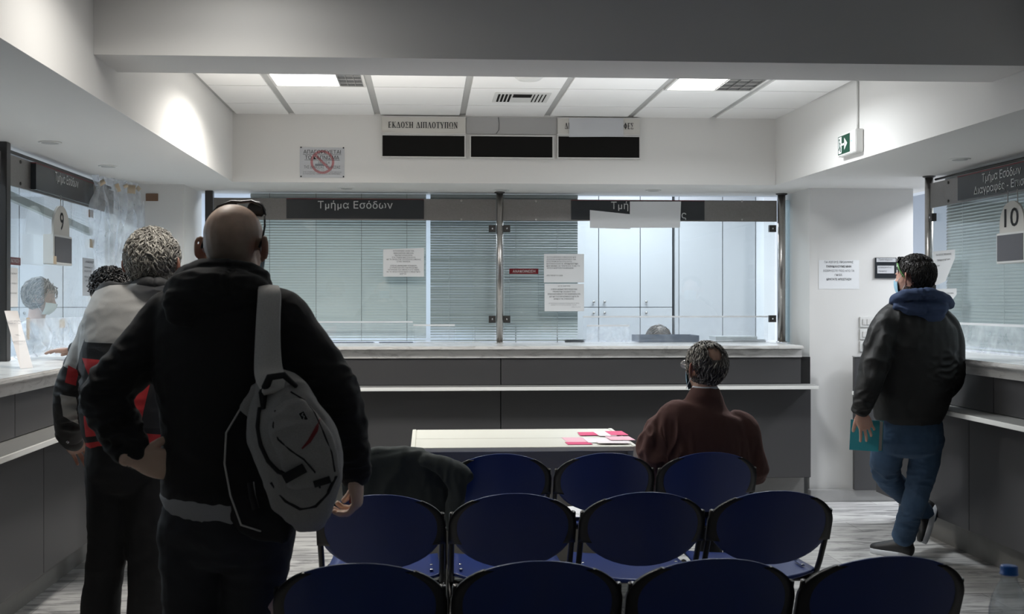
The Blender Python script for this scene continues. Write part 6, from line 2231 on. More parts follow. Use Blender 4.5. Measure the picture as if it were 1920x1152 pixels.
# ------------------------------------------------------------------ the grey haired man in the colour blocked jacket
def person_b():
    D = 4.2
    base = P(262, 567, D=D + 0.05); base.z = 0
    t = empty('person', base, 'grey haired man in a light grey, black and red work jacket, back turned', 'person')
    ax = head_axes(8, 4)
    C = P(288, 494, D=D)
    S = Shape(); H = Shape()
    add_head(S, C, ax, 1.0, ears=1.15)
    S.loft([(P(289, 500, D=D), 0.055, 0.060), (P(288, 528, D=D), 0.058, 0.06), (P(280, 570, D=D), 0.08, 0.08)], n=18)
    S.loft([R3(275, 560, D, 60, 0.08), R3(262, 620, D, 90, 0.10), R3(250, 720, D, 78, 0.10), R3(238, 830, D, 76, 0.10)])
    hips = [P(204, 850, D=D), P(274, 850, D=D)]
    fl = Vector((P(188, 1152, D=4.25).x, hips[0].y + 0.10, 0.08)); fr = Vector((P(278, 1152, D=4.2).x, hips[1].y - 0.03, 0.08))
    legs(S, hips, (fl, fr))
    shL, elL, wrL = P(205, 598, D=4.2), P(140, 735, D=4.28), P(133, 822, D=4.40)
    shR, elR, wrR = P(340, 590, D=4.22), P(372, 700, D=4.30), P(362, 790, D=4.45)
    for a, e, w_ in ((shL, elL, wrL), (shR, elR, wrR)):
        S.limb([(a, 0.050), (a.lerp(e, .5), 0.045), (e, 0.040), (e.lerp(w_, .4), 0.037), (w_, 0.028)])
    add_hand(H, wrL + Vector((0.0, 0.01, -0.01)), (0.10, 0.75, -0.45), (0.5, 0.1, -1), (1, 0, 0.2), [(30, 35, 25)] * 4, thumb=(0.5, 0.4))
    add_hand(H, wrR, (0.0, 0.9, -0.2), (0, -0.2, -1), (-1, 0, 0), [(20, 25, 20)] * 4)
    skin_mat('skin_grey_man', (0.46, 0.30, 0.23), patches=[(tuple(C - ax[0] * 0.09), 0.03, (0.5, 0.14, 0.10), 0.02, 0.6), (tuple(C + ax[0] * 0.09), 0.03, (0.5, 0.10, 0.07), 0.02, 0.7)])
    finish_body(t, S, H, C, ax, 1.0, 'skin_grey_man')
    # jacket
    S = Shape()
    S.loft([R3(288, 540, D, 44, 0.075), R3(283, 556, D, 72, 0.10), R3(270, 585, D, 100, 0.13), R3(258, 640, D, 106, 0.15), R3(250, 720, D, 98, 0.155), R3(240, 790, D, 88, 0.145), R3(236, 817, D, 82, 0.135)], n=32)
    S.limb([(P(232, 572, D=D), 0.07), (P(204, 600, D=4.2), 0.083), (P(168, 670, D=4.23), 0.075), (P(138, 735, D=4.28), 0.068), (P(133, 785, D=4.34), 0.060), (P(131, 818, D=4.39), 0.048)], n=20)
    S.limb([(P(318, 572, D=D), 0.07), (P(342, 600, D=4.22), 0.080), (P(362, 660, D=4.26), 0.072), (P(374, 710, D=4.32), 0.064), (P(366, 780, D=4.44), 0.048)], n=20)
    # collar
    S.limb([(P(252, 540, D=4.12), 0.022), (P(270, 533, D=4.10), 0.026), (P(300, 533, D=4.10), 0.026), (P(322, 541, D=4.13), 0.022)], n=12)
    me = S.fused(0.007, 3)
    folds(me, cloth(0.008, 5, 5, 8, seed=21, spots=[(P(140, 735, D=4.2), 0.15, 0.008, (14, 14, 30)), (P(135, 800, D=4.25), 0.10, 0.010, (14, 14, 34))]))
    def W(px, py): 
        p = P(px, py, D=4.08); return (p.x, p.z)
    GREY, RED, DKG = (0.52, 0.51, 0.49), (0.66, 0.040, 0.045), (0.035, 0.036, 0.038)
    regs = [(GREY, [W(95, 640), W(118, 560), W(200, 535), W(450, 520), W(450, 690), W(206, 655), W(160, 642)]),
            ((0.030, 0.030, 0.031), [W(156, 648), W(162, 621), W(150, 600), W(143, 640), W(60, 830), W(160, 830)]),
            ((0.030, 0.030, 0.031), [W(250, 547), W(262, 520), W(320, 520), W(335, 546), W(290, 539)]),
            (GREY, [W(150, 600), W(162, 622), W(126, 700), W(100, 690), W(112, 640)]),
            (RED, [W(112, 688), W(131, 697), W(125, 728), W(103, 722)]),
            (GREY, [W(90, 745), W(121, 751), W(113, 808), W(90, 790)]),
            (RED, [W(150, 672), W(196, 675), W(168, 706)]),
            (RED, [W(290, 690), W(263, 803), W(156, 822), W(154, 782), W(200, 745)]),
            (DKG, [W(291, 690), W(264, 803), W(400, 815), W(400, 700)]),
            (RED, [W(150, 812), W(264, 801), W(400, 816), W(400, 840), W(264, 812), W(150, 835)])]
    patch_mat('work_jacket', (0.018, 0.018, 0.019), regs, rough=0.7, bump=0.15)
    jk = link_mesh('jacket', me, ['work_jacket'], t)
    # jacket waistband cord and cuff stud
    c = P(127, 829, D=4.34)
    S = Shape(); S.limb([(P(118, 812, D=4.36), 0.034), (P(133, 826, D=4.39), 0.038), (P(142, 832, D=4.41), 0.034)], n=14)
    me = S.fused(0.005, 2); link_mesh('cuff', me, ['nylon_black'], jk)
    MB().lathe((0, 0, 0), [(0.006, 0), (0.006, 0.002), (0.003, 0.003)], 12).xform(Matrix.Translation(P(127, 829, D=4.335)) @ Matrix.Rotation(math.radians(90), 4, 'X')).build('stud', 'chrome', jk)
    # trousers
    S = Shape()
    S.loft([R3(238, 800, D, 72, 0.115), R3(238, 850, D, 76, 0.125), R3(238, 890, D, 76, 0.12)], n=24)
    S.limb([(P(204, 880, D=D), 0.088), (P(206, 980, D=D), 0.080), (P(196, 1070, D=4.22), 0.070), (P(188, 1152, D=4.25), 0.072), (fl + Vector((0, 0, 0.05)), 0.074)], n=18)
    S.limb([(P(274, 880, D=D), 0.088), (P(276, 980, D=D), 0.080), (P(278, 1070, D=D), 0.072), (P(278, 1152, D=D), 0.076), (fr + Vector((0, 0, 0.05)), 0.078)], n=18)
    me = S.fused(0.008, 3); folds(me, cloth(0.006, 6, 6, 10, seed=23))
    link_mesh('trousers', me, ['trouser_black'], t)
    for f in (fl, fr):
        a = f.copy(); a.z = 0
        sh = empty('shoe', a); sh.parent = t; sh.matrix_parent_inverse = parent_world(t).inverted()
        add_shoe('shoe', a, a + Vector((-0.02, 0.20, 0)), sh)
    # wavy grey hair
    def cover(x, y, z):
        # front hairline, nape, ears left free
        if y > 0.55 and z < 0.35: return -1
        if abs(x) > 0.80 and z < -0.10 and y > -0.35: return -1
        if z < -0.92: return -1
        return 0.3
    def flow(x, y, z):
        return (x * 0.8 + 0.35 * math.sin(z * 7), -0.5 * (z > 0.2), -1.0 if z < 0.75 else 0.2)
    hair_locks('hair', C, ax, 1.0, t, ['hair_grey', 'hair_grey_light', 'hair_grey', 'hair_grey_mid', 'hair_grey_light'], 1900, 0.056, 0.0044, 0.013, 5, cover, flow, lift=0.013, wide=1.0, shellmat='hair_grey_mid', shell_out=0.009)
    return t
person_b()


# ------------------------------------------------------------------ the curly dark haired visitor leaning on the 9 counter
def person_c():
    D = 6.15
    C = P(205, 548, D=D)
    base = Vector((-1.30, C.y - 0.10, 0))
    t = empty('person', base, 'visitor with short dark curly hair leaning over the number 9 counter', 'person')
    ax = head_axes(-62, -18)
    S = Shape(); H = Shape()
    add_head(S, C, ax, 0.92)
    neck = C + Vector((0.08, -0.01, -0.14))
    chest = Vector((-1.45, C.y - 0.04, 1.26)); hip = Vector((-1.26, base.y, 0.93))
    S.loft([(C + Vector((0.03, 0, -0.05)), 0.052, 0.052), (neck, 0.055, 0.055), (chest, 0.13, 0.09)], side=(0, 1, 0), n=18)
    S.loft([(chest + Vector((-.03, 0, 0.04)), 0.12, 0.06), (chest, 0.14, 0.075), (Vector((-1.355, base.y, 1.08)), 0.115, 0.07), (hip + Vector((-0.01, 0, 0)), 0.13, 0.08)], side=(0, 1, 0))
    hips = [hip + Vector((0, -0.09, -0.03)), hip + Vector((0, 0.09, -0.03))]
    feet = [Vector((-1.27, base.y - 0.12, 0.08)), Vector((-1.22, base.y + 0.12, 0.08))]
    legs(S, hips, feet, bend=0.0)
    for q, yy in ((-1, -0.20), (1, 0.20)):
        sh_, el, wr = chest + Vector((-0.03, yy, 0.03)), Vector((-1.66, base.y + yy * 1.3 + 0.05, 1.185)), Vector((-1.86, base.y + yy * 0.6 + 0.05, 1.165))
        S.limb([(sh_, 0.046), (el, 0.040), (wr, 0.027)])
        add_hand(H, wr, (-1, -yy, 0.02), (0, 0, -1), (0, -q, 0), [(8, 10, 8)] * 4, s=0.92, thumb=(0.5, 0.1))
    skin_mat('skin_visitor', (0.55, 0.38, 0.31))
    finish_body(t, S, H, C, ax, 0.92, 'skin_visitor', 0.006)
    S = Shape()
    S.loft([(chest + Vector((-.05, 0, 0.10)), 0.11, 0.07), (chest + Vector((-.02, 0, 0.04)), 0.20, 0.11), (Vector((-1.36, base.y, 1.08)), 0.185, 0.125), (hip + Vector((0, 0, -0.06)), 0.185, 0.125)], side=(0, 1, 0))
    for q, yy in ((-1, -0.20), (1, 0.20)):
        S.limb([(chest + Vector((0.02, yy * 0.8, 0.02)), 0.066), (chest + Vector((-0.10, yy * 1.25, -0.03)), 0.058), (Vector((-1.66, base.y + yy * 1.3 + 0.05, 1.188)), 0.052), (Vector((-1.84, base.y + yy * 0.65 + 0.05, 1.172)), 0.040)])
    me = S.fused(0.008, 3); folds(me, cloth(0.007, 7, 7, 9, seed=31))
    link_mesh('jacket', me, ['nylon_black'], t)
    S = Shape()
    S.loft([(hip + Vector((0, 0, 0.05)), 0.165, 0.11), (hip + Vector((0, 0, -0.08)), 0.17, 0.115)], side=(0, 1, 0))
    for h, f in zip(hips, feet):
        S.limb([(h, 0.088), (h.lerp(f, .5), 0.068), (f + Vector((0, 0, 0.03)), 0.060)])
    me = S.fused(0.009, 3); folds(me, cloth(0.006, 7, 7, 9, seed=33))
    link_mesh('trousers', me, ['denim_dark'], t)
    for f in feet:
        a = f.copy(); a.z = 0
        sh = empty('shoe', a); sh.parent = t; sh.matrix_parent_inverse = parent_world(t).inverted()
        add_shoe('shoe', a, a + Vector((-0.17, 0.02, 0)), sh)
    def cover(x, y, z):
        if y > 0.45 and z < 0.45: return -1
        if abs(x) > 0.8 and z < -0.15 and y > -0.3: return -1
        if z < -0.85: return -1
        return 0.3
    def flow(x, y, z): return (x, -0.4, -1 if z < 0.6 else 0.3)
    hair_locks('hair', C, ax, 0.92, t, ['hair_black', 'hair_black_soft', 'hair_black'], 520, 0.045, 0.0060, 0.020, 8, cover, flow, lift=0.024, wide=1.05, shell_out=0.012)
    face_mask('face_mask', C, ax, 0.92, t, 'mask_white')
person_c()


# ------------------------------------------------------------------ the seated man in brown
def person_d():
    cx = chairs[(0, 3)].x; cy = chairs[(0, 3)].y
    base = Vector((cx, cy + 0.30, 0))
    t = empty('person', base, 'seated grey haired man in a dark brown pullover, glasses and face mask', 'person')
    D = 5.16
    ax = head_axes(-24, 4)
    C = P(1322, 690, D=D)
    s = 1.0
    S = Shape(); H = Shape()
    add_head(S, C, ax, s, ears=1.1)
    S.loft([(P(1323, 700, D=D), 0.055, 0.060), (P(1321, 738, D=D), 0.056, 0.06), (P(1318, 775, D=D), 0.08, 0.08)], n=18)
    S.loft([R3(1318, 775, D, 50, 0.07), R3(1316, 815, D, 72, 0.09), R3(1322, 880, D, 70, 0.09), (Vector((cx, cy + 0.33, 0.60)), 0.15, 0.10), (Vector((cx, cy + 0.35, 0.57)), 0.15, 0.10)])
    hips = [Vector((cx - 0.09, cy + 0.36, 0.552)), Vector((cx + 0.09, cy + 0.36, 0.552))]
    knees = [Vector((cx - 0.15, cy + 0.68, 0.53)), Vector((cx + 0.15, cy + 0.68, 0.53))]
    feet = [Vector((cx - 0.15, cy + 0.70, 0.08)), Vector((cx + 0.16, cy + 0.66, 0.08))]
    for h, k, f in zip(hips, knees, feet):
        S.limb([(h, 0.072), (h.lerp(k, .5), 0.068), (k, 0.052), (k.lerp(f, .3), 0.050), (f, 0.036)])
    shL, elL, wrL = P(1240, 808, D=D), P(1216, 880, D=5.12), Vector((cx - 0.14, cy + 0.58, 0.645))
    shR, elR, wrR = P(1394, 808, D=D), P(1420, 885, D=5.18), Vector((cx + 0.12, cy + 0.58, 0.645))
    for a, e, w_ in ((shL, elL, wrL), (shR, elR, wrR)):
        S.limb([(a, 0.050), (a.lerp(e, .5), 0.045), (e, 0.040), (e.lerp(w_, .4), 0.037), (w_, 0.027)])
    add_hand(H, wrL, (0.35, 0.9, -0.1), (0, 0, -1), (1, 0, 0), [(25, 25, 20)] * 4)
    add_hand(H, wrR, (-0.35, 0.9, -0.1), (0, 0, -1), (-1, 0, 0), [(25, 25, 20)] * 4)
    X, Y, Z = ax
    skin_mat('skin_seated', (0.42, 0.27, 0.20), patches=[(tuple(C - X * 0.09), 0.028, (0.5, 0.10, 0.08), 0.02, 0.75)])
    finish_body(t, S, H, C, ax, s, 'skin_seated')
    # pullover
    S = Shape()
    S.loft([R3(1321, 742, D, 32, 0.084), R3(1320, 758, D, 42, 0.088), R3(1317, 773, D, 80, 0.108), R3(1316, 800, D, 94, 0.125), R3(1318, 850, D, 98, 0.135), R3(1322, 895, D, 92, 0.130),
            (Vector((cx, cy + 0.345, 0.575)), 0.185, 0.130), (Vector((cx, cy + 0.35, 0.555)), 0.180, 0.12)], n=32)
    S.limb([(P(1262, 790, D=D), 0.062), (P(1238, 806, D=D), 0.070), (P(1226, 845, D=5.12), 0.074), (P(1226, 876, D=5.12), 0.068), ((P(1226, 880, D=5.12) + wrL) / 2 + Vector((0, 0, -0.01)), 0.056), (wrL, 0.038)], n=20)
    S.limb([(P(1376, 790, D=D), 0.060), (P(1396, 806, D=D), 0.066), (P(1406, 850, D=5.16), 0.066), (P(1414, 885, D=5.18), 0.062), ((elR + wrR) / 2, 0.052), (wrR, 0.038)], n=20)
    me = S.fused(0.006, 3)
    folds(me, cloth(0.006, 7, 7, 5, seed=41, spots=[(P(1235, 840, D=5.08), 0.17, 0.020, (26, 16, 7)), (P(1240, 880, D=5.08), 0.08, 0.010, (24, 20, 12)), (P(1400, 860, D=5.08), 0.12, 0.006, (20, 14, 8))]))
    link_mesh('pullover', me, ['knit_brown'], t)
    S = Shape()
    S.loft([(P(1322, 736, D=D), 0.068, 0.072), (P(1322, 738.5, D=D), 0.070, 0.074), (P(1322, 745, D=D), 0.062, 0.066)], n=28)
    link_mesh('shirt_collar', S.fused(0.004, 1), ['shirt_white'], t)
    S = Shape()
    for h, k, f in zip(hips, knees, feet):
        S.limb([(h + Vector((0, -0.04, -0.002)), 0.084), (h.lerp(k, .5), 0.082), (k, 0.068)], n=18)
        S.limb([(k, 0.066), (k.lerp(f, .5), 0.062), (f + Vector((0, 0, 0.03)), 0.056)], n=18)
    me = S.fused(0.008, 3); folds(me, cloth(0.005, 8, 8, 8, seed=43))
    link_mesh('trousers', me, ['denim_dark'], t)
    for f in feet:
        a = f.copy(); a.z = 0
        sh = empty('shoe', a); sh.parent = t; sh.matrix_parent_inverse = parent_world(t).inverted()
        add_shoe('shoe', a, a + Vector((0.0, 0.19, 0)), sh)
    sw = Vector((0.13, -0.80, 0.50)).normalized()
    spot = Vector((sw.dot(X), sw.dot(Y), sw.dot(Z)))
    def cover(x, y, z):
        if y > 0.60 and z < 0.5: return -1
        if abs(x) > 0.83 and z < -0.10 and y > -0.30: return -1
        if z < -0.88: return -1
        d = math.acos(max(-1, min(1, Vector((x, y, z)).normalized().dot(spot))))
        return min(0.3, (d - 0.36) * 0.8)
    def flow(x, y, z): return (x * 0.6, -0.7 if z > 0.5 else 0.0, -1.0)
    hair_locks('hair', C, ax, s, t, ['hair_grey', 'hair_grey_dark', 'hair_grey_dark', 'hair_grey_light', 'hair_grey_dark'], 1300, 0.034, 0.0036, 0.003, 15, cover, flow, lift=0.006, wide=1.03, shellmat='hair_grey_dark', shell_out=0.006)
    face_mask('face_mask', C, ax, s, t, 'mask_blue')
    def L(x, y, z): return C + X * x + Y * y + Z * z
    g = MB()
    for q in (-1, 1):
        g.tube([L(q * 0.034 + 0.025 * math.cos(a), 0.104, 0.004 + 0.018 * math.sin(a)) for a in [2 * math.pi * k / 16 for k in range(17)]], 0.0018, 6)
        g.tube([L(q * 0.060, 0.102, 0.010), L(q * 0.078, 0.070, 0.012), L(q * 0.083, 0.0, 0.010), L(q * 0.082, -0.02, -0.008)], 0.0018, 6)
    g.tube([L(-0.010, 0.105, 0.008), L(0, 0.107, 0.011), L(0.010, 0.105, 0.008)], 0.0018, 6)
    gl = g.build('eyeglasses', 'steel', t)
    for q in (-1, 1):
        MB().cyl(L(q * 0.034, 0.1035, 0.004), 0.022, 0.0012, 'y', 18).build('lens', 'acrylic', gl)
person_d()


# ------------------------------------------------------------------ the standing man in jeans
def person_e():
    D = 6.05
    base = P(1700, 567, D=6.3); base.z = 0
    t = empty('person', base, 'standing man in a black jacket, blue hood and jeans leaning on the counter', 'person')
    ax = head_axes(-30, 2)
    C = P(1714, 521, D=D)
    s = 1.02
    S = Shape(); H = Shape()
    add_head(S, C, ax, s, ears=1.15)
    S.loft([(P(1713, 520, D=D), 0.052, 0.060), (P(1716, 555, D=D), 0.060, 0.066), (P(1722, 600, D=D), 0.09, 0.085)], n=18)
    S.loft([R3(1718, 590, D, 50, 0.08), R3(1712, 640, D, 66, 0.105), R3(1706, 720, D, 58, 0.11), R3(1705, 790, D, 54, 0.11)])
    hipL, kL, aL = P(1675, 815, D=6.05), P(1664, 893, D=6.28), P(1740, 968, D=6.52)
    hipR, kR, aR = P(1738, 815, D=6.08), P(1724, 905, D=6.12), P(1694, 1004, D=6.30)
    for h, k, a in ((hipL, kL, aL), (hipR, kR, aR)):
        S.limb([(h, 0.080), (h.lerp(k, .5), 0.070), (k, 0.052), (k.lerp(a, .4), 0.050), (a, 0.036)])
    shL, elL, wrL = P(1660, 604, D=6.0), P(1634, 695, D=5.93), P(1612, 774, D=5.92)
    shR, elR, wrR = P(1776, 612, D=6.08), P(1786, 708, D=6.05), P(1740, 745, D=6.30)
    for a, e, w_ in ((shL, elL, wrL), (shR, elR, wrR)):
        S.limb([(a, 0.050), (a.lerp(e, .5), 0.045), (e, 0.040), (e.lerp(w_, .4), 0.037), (w_, 0.028)])
    # left hand over the outer face of the book, fingers pointing down across it
    add_hand(H, wrL + Vector((0.0, -0.012, 0.0)), (0.36, -0.06, -1), (0.15, 1, 0.0), (-0.5, 0.2, -0.4), [(6, 14, 12), (10, 20, 14), (14, 26, 18), (22, 34, 20)], s=0.96, spread=0.30, thumb=(0.5, 0.8))
    add_hand(H, wrR, (-0.4, 0.8, 0.0), (0, 0, -1), (0, 1, 0), [(25, 25, 20)] * 4)
    X, Y, Z = ax
    skin_mat('skin_standing', (0.52, 0.32, 0.25), patches=[(tuple(C - X * 0.088 - Y * 0.01), 0.026, (0.60, 0.15, 0.10), 0.02, 0.7), (tuple(C + Y * 0.05 - Z * 0.075), 0.055, (0.16, 0.11, 0.09), 0.03, 0.6)])
    finish_body(t, S, H, C, ax, s, 'skin_standing')
    # jacket
    S = Shape()
    S.loft([R3(1722, 572, D, 40, 0.09), R3(1718, 590, D, 66, 0.12), R3(1714, 620, D, 82, 0.145), R3(1712, 680, D, 84, 0.155), R3(1708, 735, D, 76, 0.155), R3(1706, 772, D, 67, 0.145), R3(1706, 781, D, 65, 0.140)], n=32)
    S.limb([(P(1690, 592, D=D), 0.060), (P(1664, 608, D=6.0), 0.078), (P(1645, 660, D=5.95), 0.076), (P(1634, 705, D=5.92), 0.070), (P(1622, 745, D=5.91), 0.060), (P(1613, 770, D=5.91), 0.046)], n=20)
    S.limb([(P(1752, 592, D=D), 0.060), (P(1772, 615, D=6.07), 0.078), (P(1784, 665, D=6.06), 0.072), (P(1783, 710, D=6.06), 0.066), (P(1765, 735, D=6.17), 0.058), (P(1742, 745, D=6.28), 0.044)], n=20)
    me = S.fused(0.0065, 3)
    folds(me, cloth(0.007, 6, 6, 5, seed=51, spots=[(P(1645, 650, D=5.85), 0.22, 0.011, (14, 14, 9)), (P(1615, 760, D=5.85), 0.10, 0.010, (16, 16, 30)), (P(1700, 620, D=5.9), 0.20, 0.007, (16, 12, 7)), (P(1780, 700, D=5.95), 0.16, 0.010, (12, 12, 26))]))
    jk = link_mesh('jacket', me, ['nylon_black'], t)
    # blue hood over the collar
    S = Shape()
    S.limb([(P(1676, 572, D=6.10), 0.024), (P(1680, 562, D=6.00), 0.030), (P(1702, 553, D=5.93), 0.032), (P(1735, 551, D=5.92), 0.034), (P(1768, 560, D=5.97), 0.032), (P(1780, 571, D=6.04), 0.028)], n=14)
    S.ball(P(1738, 577, D=5.955), 0.120, 0.045, 0.055)
    S.ball(P(1745, 590, D=5.95), 0.075, 0.040, 0.050)
    S.limb([(P(1682, 576, D=5.98), 0.028), (P(1715, 580, D=5.93), 0.032), (P(1765, 578, D=5.94), 0.034)], n=14)
    me = S.fused(0.005, 3)
    folds(me, cloth(0.006, 7, 7, 22, seed=53, spots=[(P(1735, 575, D=5.9), 0.18, 0.007, (10, 10, 36))]))
    link_mesh('hood', me, ['hood_blue'], jk)
    # shirt edge
    S = Shape(); S.loft([R3(1704, 777, D, 61, 0.128), R3(1704, 787, D, 61, 0.130)], n=28)
    link_mesh('shirt', S.fused(0.005, 1), ['hood_blue'], t)
    # jeans
    S = Shape()
    S.loft([R3(1706, 780, D, 58, 0.118), R3(1706, 805, D, 61, 0.128), R3(1706, 828, D, 61, 0.130)], n=28)
    S.limb([(P(1672, 820, D=6.06), 0.086), (P(1662, 860, D=6.15), 0.084), (P(1664, 893, D=6.27), 0.072), (P(1696, 926, D=6.40), 0.062), (aL, 0.056)], n=18)
    S.limb([(P(1740, 820, D=6.08), 0.086), (P(1733, 865, D=6.09), 0.080), (P(1724, 905, D=6.12), 0.072), (P(1710, 955, D=6.2), 0.064), (P(1697, 995, D=6.28), 0.062), (P(1694, 1007, D=6.30), 0.064)], n=18)
    me = S.fused(0.007, 3)
    folds(me, cloth(0.006, 8, 8, 12, seed=55, spots=[(P(1700, 980, D=6.2), 0.12, 0.008, (10, 10, 40)), (P(1660, 890, D=6.2), 0.14, 0.007, (14, 14, 26)), (P(1724, 905, D=6.05), 0.12, 0.006, (10, 10, 30))]))
    link_mesh('jeans', me, ['denim_blue'], t)
    # shoes
    z0 = P(1690, 1036, Z=0.0)
    a = Vector((aR.x + 0.01, aR.y + 0.03, 0))
    sh = empty('shoe', a); sh.parent = t; sh.matrix_parent_inverse = parent_world(t).inverted()
    add_shoe('shoe', a, a + Vector((-0.12, 0.14, 0)), sh, ('shoe_black', 'shoe_sole_white'))
    heel = P(1744, 955, D=6.50); toe = P(1730, 1028, D=6.45); toe.z = max(toe.z, 0.05)
    sh = empty('shoe', toe); sh.parent = t; sh.matrix_parent_inverse = parent_world(t).inverted()
    f = (toe - heel).normalized()
    add_shoe('shoe', heel + f * 0.03 + Vector((0.035, 0, 0)), toe + Vector((0.02, 0, 0)), sh, ('shoe_black', 'shoe_sole_white'), up=(-1, 0.15, 0.0))
    # hair
    def cover(x, y, z):
        if y > 0.62 and z < 0.62: return -1
        if y > 0.25 and z < 0.10: return -1
        if abs(x) > 0.80 and z < -0.05 and y > -0.25: return -1
        if z < -0.86: return -1
        return 0.25
    def flow(x, y, z): return (x * 0.5, 0.3 if z > 0.5 else -0.2, -1.0 if z < 0.6 else 0.4)
    hair_locks('hair', C, ax, s, t, ['hair_brown', 'hair_brown', 'hair_black'], 1500, 0.022, 0.0030, 0.002, 25, cover, flow, lift=0.005, wide=1.02, shell_out=0.008)
    face_mask('face_mask', C, ax, s, t, 'mask_blue')
    def L(x, y, z): return C + X * x + Y * y + Z * z
    g = MB()
    g.tube([L(-0.084, 0.045, 0.075), L(-0.060, 0.062, 0.095), L(-0.02, 0.068, 0.108), L(0.02, 0.068, 0.108), L(0.060, 0.062, 0.095), L(0.084, 0.045, 0.075)], 0.004, 8)
    gl = g.build('sunglasses', 'frame_dark', t)
    for q in (-1, 1):
        MB().tube([L(q * 0.084, 0.045, 0.075), L(q * 0.090, 0.025, 0.040), L(q * 0.091, 0.000, 0.010), L(q * 0.088, -0.014, -0.012)], [0.0042, 0.0040, 0.0034, 0.0024], 8).build('temple', 'glasses_green', gl)
        b = Shape()
        b.loft([(L(q * 0.062, 0.055, 0.078), 0.012, 0.004), (L(q * 0.042, 0.066, 0.090), 0.020, 0.004), (L(q * 0.018, 0.070, 0.098), 0.015, 0.004)], side=Z + Y * 0.3, n=12)
        b.build('lens', 'frame_dark', gl)
    # teal book in his hand
    c = P(1621, 817, D=5.965)
    u = Vector((1, -0.75, 0.0)).normalized(); v = Vector((0.05, 0, 1)).normalized(); n = u.cross(v)
    bk = empty('notebook', c - ZP * 0.08, 'teal covered book with loose pages held by the man in jeans', 'book')
    MB().obox(c, u, n, v, 0.150, 0.004, 0.160).build('front_cover', 'folder_teal', bk)
    pg = MB()
    for k in range(5):
        pg.obox(c + n * -(0.006 + 0.0045 * k) + u * (0.004 + 0.002 * k), u, n, v, 0.145, 0.0030, 0.152)
    pg.build('pages', 'pages', bk)
    MB().obox(c + n * -0.030 + u * 0.012, u, n, v, 0.150, 0.004, 0.160).build('back_cover', 'folder_teal', bk)
    return t
person_e()


# ------------------------------------------------------------------ clerks behind the glass
mat('hair_brownish', (0.20, 0.15, 0.11), 0.6)
def office_chair(x, y, rz, label):
    t = empty('office_chair', (x, y, 0), label, 'chair', None, rz)
    B = Matrix.Translation((x, y, 0)) @ Matrix.Rotation(rz, 4, 'Z')
    def bb(g, n_, m_):
        g.xform(B); return g.build(n_, m_, t)
    bb(MB().box(-0.22, 0.22, -0.22, 0.22, 0.41, 0.455, 0.015), 'seat', 'grey_card')
    bb(MB().box(-0.20, 0.20, -0.27, -0.235, 0.56, 0.95, 0.012), 'backrest', 'grey_card')
    bb(MB().tube([(0, -0.20, 0.42), (0, -0.29, 0.50), (0, -0.285, 0.70)], 0.015, 8), 'back_bar', 'black_metal')
    bb(MB().cyl((0, 0, 0.08), 0.025, 0.33), 'column', 'black_metal')
    for k in range(5):
        a = 2 * math.pi * k / 5
        bb(MB().tube([(0, 0, 0.10), (math.cos(a) * 0.26, math.sin(a) * 0.26, 0.06)], 0.014, 8), 'leg', 'black_metal')
        bb(MB().ball_wheel(math.cos(a) * 0.26, math.sin(a) * 0.26) if False else MB().lathe((math.cos(a) * 0.26, math.sin(a) * 0.26, 0.0), [(0.012, 0), (0.025, 0.012), (0.025, 0.038), (0.012, 0.046)], 12), 'caster', 'black_plastic')
    return t

